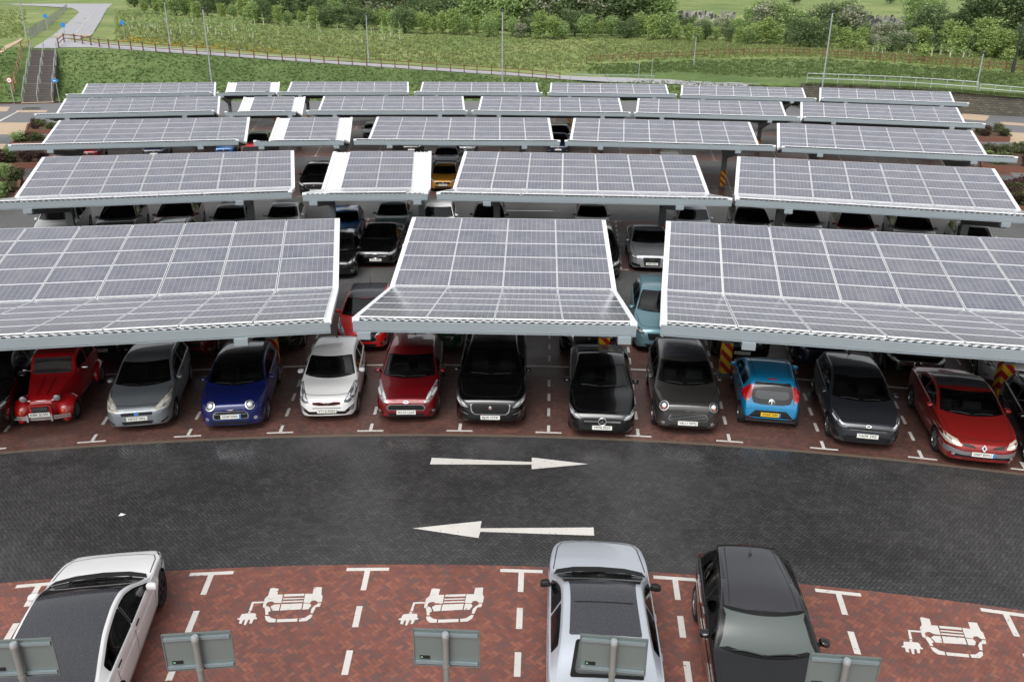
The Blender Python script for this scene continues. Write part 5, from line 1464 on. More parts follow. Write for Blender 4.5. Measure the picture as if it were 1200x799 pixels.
# ------------------------------------------------------------------ banks and fields beyond the car park
def field_mat():
    t = NT('meadow')
    p = t.pos()
    a = t.noise(0.045, 4, 0.6, p); b = t.noise(0.5, 5, 0.7, p); c = t.noise(4.0, 4, 0.7, p)
    col = t.ramp(t.math('ADD', t.math('MULTIPLY', a, 0.55), t.math('MULTIPLY', b, 0.45)), [(0.30, rgb(96, 112, 67)), (0.45, rgb(120, 138, 84)), (0.58, rgb(151, 159, 105)), (0.72, rgb(169, 168, 121))])
    col = t.mix(t.rng(c, 0.35, 0.7, 0.0, 0.5), col, rgb(76, 93, 54))
    t.set(col=col, rough=0.9, spec=0.15, normal=t.bump(t.math('ADD', b, c), 0.6, 0.12))
    return t.m
def bank_mat():
    t = NT('bank_turf')
    p = t.pos()
    a = t.noise(0.12, 4, 0.6, p); b = t.noise(1.6, 5, 0.7, p)
    col = t.ramp(t.math('ADD', t.math('MULTIPLY', a, 0.5), t.math('MULTIPLY', b, 0.5)), [(0.32, rgb(74, 93, 54)), (0.5, rgb(93, 113, 67)), (0.66, rgb(118, 132, 84))])
    t.set(col=col, rough=0.9, spec=0.15, normal=t.bump(b, 0.6, 0.1))
    return t.m
M['meadow'] = field_mat()
M['bank'] = bank_mat()
def leaf_mat(name, stops, trans=0.42):
    t = NT(name)
    g = t.node('ShaderNodeNewGeometry')
    oi = t.node('ShaderNodeObjectInfo').outputs['Random']
    r = t.math('FRACT', t.math('ADD', g.outputs['Random Per Island'], t.math('MULTIPLY', oi, 0.0)))
    c = t.ramp(r, stops)
    c = t.mix(t.math('MULTIPLY', oi, 0.2), c, tuple(x * .62 for x in stops[1][1][:3]) + (1,))
    t.set(col=c, rough=0.65, spec=0.25)
    tr = t.node('ShaderNodeBsdfTranslucent'); t.l.new(c, tr.inputs['Color'])
    mx = t.node('ShaderNodeMixShader'); mx.inputs[0].default_value = trans
    t.l.new(t.b.outputs[0], mx.inputs[1]); t.l.new(tr.outputs[0], mx.inputs[2]); t.l.new(mx.outputs[0], t.out.inputs['Surface'])
    return t.m
M['leaf_dark'] = leaf_mat('dark_leaves', [(0, rgb(86, 104, 73)), (.4, rgb(110, 130, 89)), (.8, rgb(135, 155, 108)), (1, rgb(160, 177, 125))])  # tree leaf colours paled and greyed in place of distance haze
M['leaf_mid'] = leaf_mat('mid_green_leaves', [(0, rgb(120, 142, 95)), (.4, rgb(150, 172, 115)), (.8, rgb(177, 201, 132)), (1, rgb(203, 223, 155))])
M['leaf_light'] = leaf_mat('light_green_leaves', [(0, rgb(128, 147, 88)), (.4, rgb(154, 175, 107)), (.8, rgb(179, 198, 127)), (1, rgb(199, 213, 143))])
M['blossom'] = leaf_mat('hawthorn_blossom', [(0, rgb(140, 144, 118)), (.4, rgb(184, 184, 162)), (1, rgb(214, 212, 198))])
M['leaf_purple'] = leaf_mat('purple_leaves', [(0, rgb(55, 38, 40)), (.5, rgb(87, 62, 62)), (1, rgb(112, 86, 81))])
M['leaf_shrub'] = leaf_mat('shrub_leaves', [(0, rgb(66, 78, 51)), (.5, rgb(96, 106, 69)), (1, rgb(141, 141, 95))])
M['bark'] = plain('bark', rgb(88, 76, 64), 0.9, var=0.3, scale=6)
M['blade'] = leaf_mat('grass_blades', [(0, rgb(111, 126, 72)), (.35, rgb(127, 144, 82)), (.7, rgb(147, 160, 97)), (1, rgb(172, 176, 122))])
M['bank_blade'] = leaf_mat('bank_grass_blades', [(0, rgb(83, 102, 59)), (.4, rgb(99, 119, 69)), (.8, rgb(119, 135, 82)), (1, rgb(140, 151, 101))])
M['weed'] = leaf_mat('weeds', [(0, rgb(106, 115, 79)), (.5, rgb(125, 134, 91)), (.85, rgb(150, 152, 107)), (1, rgb(182, 178, 136))])
M['flower'] = leaf_mat('meadow_flowers', [(0, rgb(196, 160, 40)), (1, rgb(224, 190, 60))])

# break lines of the land, read off along directions from the viewer: (row in the photo, distance)
COLS = {
 -420: [(124, None), (57, 126), (46, 131), (34, 165), (14, 240), (5, 400), (-8, 700), (-40, 1300)],
 0:    [(120, None), (54, 122), (47, 128), (32, 160), (14, 240), (5, 400), (-8, 700), (-40, 1300)],
 66:   [(118.5, None), (57, 122.5), (44, 128), (31, 160), (13, 235), (5, 400), (-8, 700), (-40, 1300)],
 170:  [(118.5, None), (59, 124), (53, 127), (42, 150), (14, 232), (4, 400), (-9, 700), (-40, 1300)],
 290:  [(118.5, None), (67, 126), (62, 129), (48, 155), (24, 222), (3, 400), (-9, 700), (-40, 1300)],
 400:  [(118.5, None), (75, 127.5), (70, 130), (54, 158), (32, 214), (3, 400), (-9, 700), (-40, 1300)],
 600:  [(119, None), (89, 131), (83, 133.5), (64, 163), (42, 200), (4, 400), (-7, 700), (-40, 1300)],
 700:  [(119, None), (94, 132), (88, 136), (73.5, 150), (44, 195), (5, 400), (-6, 700), (-40, 1300)],
 800:  [(118, None), (93, 123), (85, 128), (70, 146), (46, 188), (6, 400), (-6, 700), (-40, 1300)],
 870:  [(121, None), (97, 113), (90, 119), (68, 142), (49, 182), (7, 400), (-6, 700), (-40, 1300)],
 936:  [(124, None), (100, 106), (92, 112), (67, 139), (52, 176), (7, 400), (-6, 700), (-40, 1300)],
 946:  [(99, 103.8), (97, 104.7), (90, 110.5), (67, 138), (53, 174), (7, 400), (-6, 700), (-40, 1300)],
 960:  [(99.5, 103.5), (97, 104.5), (90, 110), (67, 137), (54, 172), (7, 400), (-6, 700), (-40, 1300)],
 1100: [(106, 100.5), (102.5, 101.5), (95, 107), (77, 127), (62, 158), (8, 380), (-8, 700), (-40, 1300)],
 1200: [(114, 97), (110, 98), (104, 103), (84, 122), (70, 148), (8, 380), (-8, 700), (-40, 1300)],
 1620: [(140, 86), (134, 87), (126, 92), (104, 112), (90, 140), (8, 380), (-8, 700), (-40, 1300)]}
def land():
    us = sorted(COLS)
    fv = []
    nl = 8
    def P(u, l):
        i = 0
        while i < len(us) - 2 and u > us[i + 1]: i += 1
        t = min(1, max(0, (u - us[i]) / (us[i+1] - us[i]))); t = t * t * (3 - 2 * t) if l >= 3 else t
        def pt(uu):
            v, Y = COLS[uu][l]
            q = px(uu, v, 0.0) if Y is None else pxY(uu, v, Y)
            return q.y, q.z
        (ya, za), (yb, zb) = pt(us[i]), pt(us[i+1])
        y, z = ya + (yb - ya) * t, za + (zb - za) * t
        q = pxY(u, 60, y)
        return (q.x, y, z)
    verts = []; faces = []
    U = [-420 + k * 10 for k in range(205)]
    sub = [10, 4, 8, 10, 8, 5, 4]
    rows = 0
    grid = []
    r2 = random.Random(3)
    for u in U:
        colp = []
        for l in range(nl - 1):
            a, b = P(u, l), P(u, l + 1)
            for k in range(sub[l]):
                t = k / sub[l]
                e = (t ** (1.9 if 12 <= u <= 80 else 1.15)) if l == 0 else t
                colp.append((a[0] + (b[0]-a[0])*t, a[1] + (b[1]-a[1])*t, a[2] + (b[2]-a[2])*e))
        colp.append(P(u, nl - 1))
        grid.append(colp)
    n = len(grid[0])
    amp = lambda j: 0.0 if j < 1 else (0.07 if j < 10 else (0.02 if j < 15 else 0.14))
    for ci, colp in enumerate(grid):
        for j, p in enumerate(colp):
            verts.append((p[0], p[1], p[2] + r2.uniform(-1, 1) * amp(j)))
    for i in range(len(U) - 1):
        for j in range(n - 1):
            a = i * n + j
            faces.append((a, a + n, a + n + 1, a + 1))
    me = bpy.data.meshes.new('grass_land'); me.from_pydata(verts, [], faces); me.materials.append(M['meadow']); me.materials.append(M['bank'])
    me.polygons.foreach_set('material_index', [1 if (j < sub[0] or (U[i] > 700 and j < sub[0] + sub[1] + 6)) else 0 for i in range(len(U) - 1) for j in range(n - 1)])
    smooth(me, None)
    o = tag(link('grass_land', me), kind='structure')
    return o, BVHTree.FromPolygons([Vector(v) for v in verts], faces)
LAND, LBVH = land()

def on_land(u, v, far=False):
    """the point of the land seen at (u, v); falls back to the flat ground"""
    d = ray(u, v).normalized()
    h, nrm, i, ds = LBVH.ray_cast(CAM_P, d)
    if h is None: return px(u, v, 0.0) if d.z < 0 else CAM_P + d * 400
    return h
def drop(x, y):
    h, nrm, i, ds = LBVH.ray_cast(Vector((x, y, 200)), Vector((0, 0, -1)))
    return h.z if h is not None else 0.0

def strip_on_land(name, left, right, mat, lift=0.06, n=24):
    """a ribbon of path draped on the land between two edges (photo points)"""
    L = [on_land(*p) for p in left]; R = [on_land(*p) for p in right]
    def samp(P, t):
        k = t * (len(P) - 1); i = min(int(k), len(P) - 2); return P[i].lerp(P[i+1], k - i)
    vs = []
    m = 4
    for a in range(n + 1):
        l, r = samp(L, a / n), samp(R, a / n)
        for b in range(m + 1):
            q = l.lerp(r, b / m); z = max(q.z, drop(q.x, q.y)); vs.append((q.x, q.y, z + lift))
    fs = [(a*(m+1)+b, a*(m+1)+b+1, (a+1)*(m+1)+b+1, (a+1)*(m+1)+b) for a in range(n) for b in range(m)]
    me = bpy.data.meshes.new(name); me.from_pydata(vs, [], fs); me.materials.append(mat)
    bm = bmesh.new(); bm.from_mesh(me)
    for f in bm.faces:
        f.normal_update()
        if f.normal.z < 0: f.normal_flip()
    bm.to_mesh(me); bm.free()
    return tag(link(name, me), kind='structure')
strip_on_land('path', [(39, 57.5), (50, 50.5), (60, 44), (85, 23), (93, 15), (84, 10), (0, 5)], [(67, 57.5), (90, 50), (108, 42), (113, 33), (118, 25), (131, 6.5), (132, 5)], M['tarmac_wet'], .08)
strip_on_land('path', [(68, 56.5), (110, 56.5), (170, 60.5), (290, 68.5), (400, 76.5), (530, 85), (600, 89.5), (665, 94)], [(68, 47), (110, 50), (170, 55), (290, 64), (400, 72), (530, 80.5), (600, 85.5), (672, 90)], M['sand_path'] if 'sand_path' in M else M['tarmac_wet'], .07, 60)
strip_on_land('path', [(665, 94), (720, 97), (800, 100), (870, 104)], [(672, 90), (740, 92), (800, 95), (880, 100)], M['tarmac_wet'], .06, 24)
strip_on_land('sand_band', [(62, 44.5), (63, 42.5)], [(106, 43.5), (108, 41.5)], M['sand_paving'], .11, 3)
strip_on_land('path_line', [(88, 40), (99, 28), (110, 15)], [(89.3, 40), (100, 28), (110.8, 15)], M['paint'], .12, 12)
strip_on_land('footpath', [(-40, 68), (0, 61), (14, 51), (25, 46)], [(-40, 73), (4, 62), (20, 52), (27, 47)], M['sand_paving'], .08, 12)

# ------------------------------------------------------------------ trees
def crown_mesh(name, rs, lobes, n, leaf, mats, mi_fn=None, droop=0.0):
    """leaf clumps through a crown made of several lobes (centre, radii), all in units of the tree's height"""
    vs = []; fs = []; ms = []
    W = [l[1][0] * l[1][1] * l[1][2] for l in lobes]; tot = sum(W)
    for l, wgt in zip(lobes, W):
        c, r = l
        k = max(4, int(n * wgt / tot))
        for _ in range(k):
            while True:
                d = Vector((rs.gauss(0, 1), rs.gauss(0, 1), rs.gauss(0, 1)))
                if d.length > .01: break
            d.normalize()
            q = rs.uniform(.35, 1.0) ** .5 * (1 + rs.gauss(0, .07))
            cc = Vector((c[0] + d.x * r[0] * q, c[1] + d.y * r[1] * q, c[2] + d.z * r[2] * q))
            blossom = mi_fn(rs, cc, d, q) if mi_fn else 0
            for _j in range(rs.randint(5, 8)):
                s = leaf * rs.uniform(.6, 1.4)
                o = cc + Vector((rs.gauss(0, 1), rs.gauss(0, 1), rs.gauss(0, .8) - droop)) * leaf * 1.6
                a = Vector((rs.gauss(0, 1), rs.gauss(0, 1), rs.gauss(0, .6))).normalized(); b = a.cross(Vector((rs.gauss(0, 1), rs.gauss(0, 1), rs.gauss(0, 1)))).normalized()
                i0 = len(vs)
                vs += [o - a * s, o - b * s * .55, o + a * s, o + b * s * .55]
                fs.append((i0, i0 + 1, i0 + 2, i0 + 3)); ms.append(blossom)
    me = bpy.data.meshes.new(name); me.from_pydata([tuple(v) for v in vs], [], fs)
    for m in mats: me.materials.append(m)
    me.polygons.foreach_set('material_index', ms); me.update()
    return me
def trunk_mesh(rs, r, h, forks, lean=.04):
    mb = MB()
    pts = [Vector((0, 0, -.03)), Vector((lean * .3, 0, h * .4)), Vector((lean, lean * .4, h))]
    mb.tube(pts, r, 7, r2=r * .55)
    for k in range(forks):
        a = 2 * PI * k / forks + rs.uniform(-.4, .4); z = h * rs.uniform(.6, .98)
        e = Vector((math.cos(a) * rs.uniform(.12, .26), math.sin(a) * rs.uniform(.12, .26), h + rs.uniform(.12, .34)))
        b = Vector((lean * z / h, 0, z)); mb.tube([b, b.lerp(e, .5) + Vector((0, 0, -.02)), e], r * .42, 5, r2=r * .12)
    return mb.mesh('trunk', M['bark'])
def lobes_round(rs, k, base, top, spread):
    L = [((0, 0, (base + top) / 2), (spread * .8, spread * .8, (top - base) * .46))]
    for _ in range(k):
        a = rs.uniform(0, 2 * PI); q = rs.uniform(.35, .8) * spread; z = rs.uniform(base + .05, top - .08)
        rr = rs.uniform(.26, .46) * spread
        L.append(((math.cos(a) * q, math.sin(a) * q, z), (rr, rr, rr * rs.uniform(.7, 1.0))))
    return L
TREES = {}
def tree_kinds():
    rs = random.Random(21)
    def k(name, lobes, n, leaf, mats, trunk, fn=None, droop=0): TREES.setdefault(name, []).append((crown_mesh('crown', rs, lobes, n, leaf, mats, fn, droop), trunk))
    bl = lambda rs_, c, d, q: 1 if (rs_.random() < (.75 if (d.z > -.1 and q > .75) else .12)) else 0
    for v in range(3): k('dense', lobes_round(rs, 11, .05, 1.0, .40), 620, .026, [M['leaf_dark']], trunk_mesh(rs, .035, .3, 4))
    for v in range(2): k('mid', lobes_round(rs, 9, .08, 1.0, .34), 460, .028, [M['leaf_mid']], trunk_mesh(rs, .028, .35, 4))
    for v in range(3): k('young', lobes_round(rs, 6, .08, 1.0, .24), 300, .030, [M['leaf_light']], trunk_mesh(rs, .018, .4, 4))
    for v in range(2): k('blossom', lobes_round(rs, 10, .05, .98, .44), 560, .026, [M['leaf_dark'], M['blossom']], trunk_mesh(rs, .032, .3, 4), bl)
    k('large', lobes_round(rs, 20, .10, 1.0, .44), 1500, .017, [M['leaf_dark']], trunk_mesh(rs, .035, .35, 6))
    k('large2', lobes_round(rs, 17, .06, 1.0, .42), 1400, .017, [M['leaf_mid']], trunk_mesh(rs, .03, .3, 6), None, .5)
    for v in range(2): k('sapling', lobes_round(rs, 3, .25, 1.0, .18), 60, .05, [M['leaf_light']], trunk_mesh(rs, .012, .5, 2))
    for v in range(2): k('bush', lobes_round(rs, 6, .0, .95, .5), 170, .05, [M['leaf_mid']], trunk_mesh(rs, .02, .25, 3))
tree_kinds()
TN = {'dense': 'tree', 'mid': 'tree', 'young': 'young_tree', 'blossom': 'hawthorn_tree', 'large': 'tree', 'large2': 'tree', 'sapling': 'sapling', 'bush': 'shrub'}
def tree(kind, p, h, label, group, wide=1.0, cat='tree'):
    cr, tr = RNG.choice(TREES[kind])
    t = empty(TN[kind], p, RNG.uniform(0, 6.28), label, cat, group)
    s = h * RNG.uniform(.94, 1.06)
    t.scale = (s * wide, s * wide, s)
    link('trunk', tr, t); link('crown', cr, t)
    return t

def hedge():
    rs = random.Random(5)
    def base(u):
        us = sorted(COLS)
        i = 0
        while i < len(us) - 2 and u > us[i+1]: i += 1
        t = (u - us[i]) / (us[i+1] - us[i]); a, b = COLS[us[i]][4], COLS[us[i+1]][4]
        return a[0] + (b[0]-a[0])*t
    LAB = {'dense': 'dark green dense tree in the hedgerow behind the meadow', 'mid': 'mid green tree in the hedgerow behind the meadow', 'young': 'light green young tree in front of the hedgerow', 'blossom': 'hawthorn covered in white blossom in the hedgerow'}
    GRP = {'dense': 'dark trees of the hedgerow', 'mid': 'mid green trees of the hedgerow', 'young': 'young light green trees along the hedgerow', 'blossom': 'blossoming hawthorns of the hedgerow'}
    # back line, front line
    u = 158
    while u < 1245:
        v = base(u)
        k = rs.choice(['dense', 'dense', 'mid', 'dense', 'blossom' if 440 < u < 1080 else 'dense'])
        if 300 < u < 420 and k == 'blossom': k = 'mid'
        q = on_land(u, v - 5); h = rs.uniform(8.0, 11.5) if u < 820 else rs.uniform(6.0, 8.5)
        if u < 240: h *= 1.15
        if 560 < u < 785: h += 2.2
        if 788 < u < 868 or 995 < u < 1072: h = rs.uniform(4.0, 4.9)
        tree(k, (q.x, q.y, q.z - .2), h, LAB[k], GRP[k], rs.uniform(1.0, 1.25))
        u += rs.uniform(14, 22)
    u = 170
    while u < 1235:
        v = base(u)
        k = rs.choice(['young', 'young', 'mid', 'dense', 'blossom' if 600 < u < 1080 and rs.random() < .5 else 'young'])
        q = on_land(u, v + rs.uniform(-1, 4)); h = rs.uniform(3.4, 6.2)
        if 788 < u < 868 or 995 < u < 1072: h = rs.uniform(2.8, 4.0)
        tree(k, (q.x, q.y, q.z - .1), h, LAB[k], GRP[k], rs.uniform(1.0, 1.3))
        u += rs.uniform(9, 17)
    # the big trees on the right
    for (u, v, Yk, h, k, w_, lab) in ((1075, 48, 0, 10.5, 'large2', 1.05, 'tall drooping green tree left of the big dark tree on the right'), (1162, 62, 0, 15.0, 'large', 1.15, 'biggest dark green tree, at the right edge above the stone wall'), (1225, 66, 0, 14.0, 'large', 1.0, 'dark green tree cut by the right edge behind the black post')):
        q = on_land(u, v); tree(k, (q.x, q.y, q.z - .2), h, lab, None, w_)
    q = on_land(1148, 66); tree('young', q, 6.5, 'light green young tree in front of the biggest dark tree', None, 1.5)
    q = on_land(790, 44); tree('young', q, 4.0, 'lone bright young tree standing forward of the hedgerow', None, 1.2)
    # small saplings along the right bank
    for i, (u, v, h) in enumerate(((1008, 66, 2.6), (1081, 73, 2.5), (1180, 78, 2.6))):
        tree('sapling', on_land(u, v), h, ['small leafy sapling behind the rail fence, left one of three', 'small leafy sapling behind the rail fence, middle one of three', 'small leafy sapling behind the rail fence, right one of three'][i], 'saplings behind the rail fence', 1.4, 'sapling')
    for i, (u, v) in enumerate(((1008, 82), (1078, 88), (770, 74), (692, 84))):
        tree('bush', on_land(u, v), .9, ['low brown green shrub on the bank below the left sapling', 'low shrub on the bank below the middle sapling', 'low shrub by the start of the right rail fence', 'low shrub on the bank where the path reaches the car park'][i], 'low shrubs on the bank', 1.3, 'shrub')
    # trees in the fields beyond
    far = empty
    for i, (u, v, Y, h) in enumerate(((1042, 9, 420, 9), (930, 8, 420, 10), (1065, 4, 470, 9), (700, 3, 430, 9))):
        q = pxY(u, v, Y); q.z = drop(q.x, q.y)
        tree('dense', q, h, ['lone far tree in the field above the gravestones', 'far tree in the field above the hedgerow', 'far tree at the top of the pale field', 'far tree behind the middle of the hedgerow'][i], None, 1.0)
    # a wooded skyline
    u = -30
    while u < 1230:
        q = pxY(u, 0, rs.uniform(520, 640)); q.z = drop(q.x, q.y)
        if not (975 < u < 1085): tree(rs.choice(['dense', 'mid']), q, rs.uniform(9, 15), 'far tree on the wooded skyline', 'far trees on the skyline', rs.uniform(1.2, 1.8))
        u += rs.uniform(16, 30)
hedge()

# saplings with pale guards in the meadow on the left
def guards():
    rs = random.Random(9)
    mb = MB(); mb.tube([(0, 0, 0), (0, 0, .75)], .07, 6); gm = mb.mesh('tree_guard', plain('pale_tree_guard', rgb(196, 194, 176), .7))
    lv = crown_mesh('leaves', rs, [((0, 0, .95), (.26, .26, .38))], 9, .11, [M['leaf_mid']])
    for k in range(74):
        u, v = rs.uniform(150, 470), rs.uniform(24, 44)
        v = 22 + (u - 150) * .045 + rs.uniform(0, 17)
        if k > 60: u = rs.uniform(1000, 1150); v = 60 + (u - 1000) * .06 + rs.uniform(-1, 2)
        q = on_land(u, v)
        t = empty('guarded_sapling', q, rs.uniform(0, 6), 'tiny sapling in a pale guard behind the right rail fence' if k > 60 else 'tiny sapling in a pale guard in the meadow behind the path', 'sapling', 'guarded saplings behind the right fence' if k > 60 else 'guarded saplings in the meadow')
        s = rs.uniform(1.0, 1.7); t.scale = (s, s, s)
        link('tree_guard', gm, t); link('leaves', lv, t)
guards()

def tufts():
    """grass and weeds, far too many to count"""
    rs = random.Random(17)
    def scatter(name, n, mat, urange, vfn, size, up, wide, pred=None, seedv=0):
        vs = []; fs = []
        for _ in range(n):
            u = rs.uniform(*urange); lo, hi = vfn(u)
            q = on_land(u, rs.uniform(lo, hi))
            if q.z < 0.02 or (pred and not pred(q, u)): continue
            s = size * rs.uniform(.5, 1.5)
            for _j in range(rs.randint(3, 6)):
                a = rs.uniform(0, 2 * PI); lean = Vector((rs.gauss(0, .35), rs.gauss(0, .35), 1)).normalized()
                o = q + Vector((rs.gauss(0, .8), rs.gauss(0, .8), 0)) * s
                d = Vector((math.cos(a), math.sin(a), 0)) * s * wide * rs.uniform(.6, 1.3)
                i = len(vs); vs += [o - d, o + d, o + lean * s * up * rs.uniform(.6, 1.3) + d * .3, o + lean * s * up - d * .4]
                fs.append((i, i+1, i+2, i+3))
        me = bpy.data.meshes.new(name); me.from_pydata([tuple(v) for v in vs], [], fs); me.materials.append(mat)
        tag(link(name, me), {'bank_grass': 'mown grass blades on the bank behind the car park', 'meadow_grass': 'long rough grass of the meadow', 'weeds': 'tall weeds and docks scattered over the meadow', 'yellow_flowers': 'yellow flowers in the meadow near the path'}[name], {'weeds': 'weeds', 'yellow_flowers': 'flowers'}.get(name, 'grass'), kind='stuff')
    us = sorted(COLS)
    def line(l):
        def f(u):
            i = 0
            while i < len(us) - 2 and u > us[i+1]: i += 1
            t = (u - us[i]) / (us[i+1] - us[i]); return COLS[us[i]][l][0] * (1-t) + COLS[us[i+1]][l][0] * t
        return f
    l0, l1, l2, l3, l4 = [line(k) for k in range(5)]
    scatter('bank_grass', 15000, M['bank_blade'], (-60, 1260), lambda u: (l1(u) + 2, l0(u)), .11, 1.2, .6, lambda q, u: not (22 < u < 68))
    scatter('bank_grass', 6000, M['bank_blade'], (690, 1260), lambda u: (l3(u) + 2, l2(u)), .15, 1.1, .5)
    scatter('meadow_grass', 17000, M['blade'], (-60, 1260), lambda u: (l4(u) - 2, (l2(u) - 1.5) if u < 690 else l3(u)), .17, 1.3, .5, lambda q, u: not (30 < u < 135))
    scatter('weeds', 7000, M['weed'], (140, 1260), lambda u: (l4(u) - 1, (l2(u) - 3) if u < 690 else l3(u) - 2), .16, 1.7, .5)
    scatter('yellow_flowers', 300, M['flower'], (140, 330), lambda u: (l2(u) - 8, l2(u) - 1), .14, 1.0, .8)
tufts()
# ------------------------------------------------------------------ posts, signs, fences, steps, wall
M['galv'] = plain('galvanised_steel', rgb(172, 177, 179), 0.45, 0.4, var=0.12)
M['galv_dull'] = plain('dull_galvanised', rgb(132, 134, 130), 0.55, 0.2, var=0.15, scale=8)
M['sign_back'] = plain('grey_sign_back', rgb(112, 122, 120), 0.45, 0.2, var=0.06)
M['sign_rail'] = plain('sign_rail', rgb(136, 150, 154), 0.4, 0.3, var=0.06)
M['wood'] = plain('brown_rail_wood', rgb(112, 80, 58), 0.8, var=0.25, scale=3)
M['wood_pale'] = plain('pale_rail_wood', rgb(150, 120, 92), 0.8, var=0.25, scale=3)
M['blue_sign'] = plain('blue_sign_face', rgb(30, 128, 206), 0.4, var=0.05)
M['lamp_head'] = plain('dark_lamp_head', rgb(74, 78, 82), 0.5, 0.3)
M['blackpost'] = plain('black_post', rgb(44, 44, 46), 0.6)
M['step'] = plain('brown_steps', rgb(90, 83, 80), 0.8, var=0.18, scale=4)

def bay_signs():
    S = [((-22, 752), (57, 748), (13, 757), 'grey sign seen from behind at the left edge, in front of the white car'),
         ((189, 744.5), (269, 739.5), (232, 747), 'grey sign seen from behind, first right of the white car'),
         ((484, 737), (561, 740), (522, 744), 'grey sign seen from behind, in the empty bay left of the silver saloon'),
         ((681, 743.5), (759, 750), (722, 752), 'grey sign seen from behind, in front of the silver saloon'),
         ((950, 766), (1034, 772), (991, 775), 'grey sign seen from behind, in front of the black hatchback')]
    H = 2.42
    for (tl, tr, tp, lab) in S:
        a, b = px(*tl, H), px(*tr, H)
        c = (a + b) / 2; yaw = math.atan2(b.y - a.y, b.x - a.x); w = min(1.05, max(.95, (b - a).length))
        t = empty('bay_sign', (c.x, c.y, 0), yaw, lab, 'sign', 'signs of the charging bays seen from behind')
        h = .66
        mb = MB(); mb.box((0, .03, H - h/2), (w, .006, h)); mb.box((0, .022, H - .012), (w, .02, .012)); mb.box((0, .022, H - h + .012), (w, .02, .012))
        mb.box((-w/2 + .006, .022, H - h/2), (.012, .02, h)); mb.box((w/2 - .006, .022, H - h/2), (.012, .02, h))
        mb.build('panel', M['sign_back'], t)
        for z in (H - .085, H - h + .075):
            r = MB(); r.box((0, .008, z), (w - .05, .028, .05)); r.box((0, -.009, z + .018), (w - .05, .008, .012)); r.build('rail', M['sign_rail'], t)
        p = MB(); p.tube([(0, -.055, -.02), (0, -.055, H - .03)], .044, 14); p.build('post', M['galv_dull'], t, sm=50)
        for z in (H - .085, H - h + .075):
            MB().tube([(0, -.055, z - .02), (0, -.055, z + .02)], .052, 14).build('clamp', M['galv_dull'], t)
        k = MB(); k.lathe([(.052, H - .06), (.054, H - .02), (.044, H + .004), (.004, H + .01)], n=14); k2 = k.build('cap', M['galv'], t, sm=50); k2.location = (0, -.055, 0)
        s = MB(); s.box((-w/2 + .16, .022, H - h + .15), (.15, .004, .06)); s.box((-w/2 + .115, .0195, H - h + .15), (.03, .002, .02), mi=1); s.build('sticker', [M['ink'], plain('sticker_green', rgb(120, 190, 140))], t)
bay_signs()

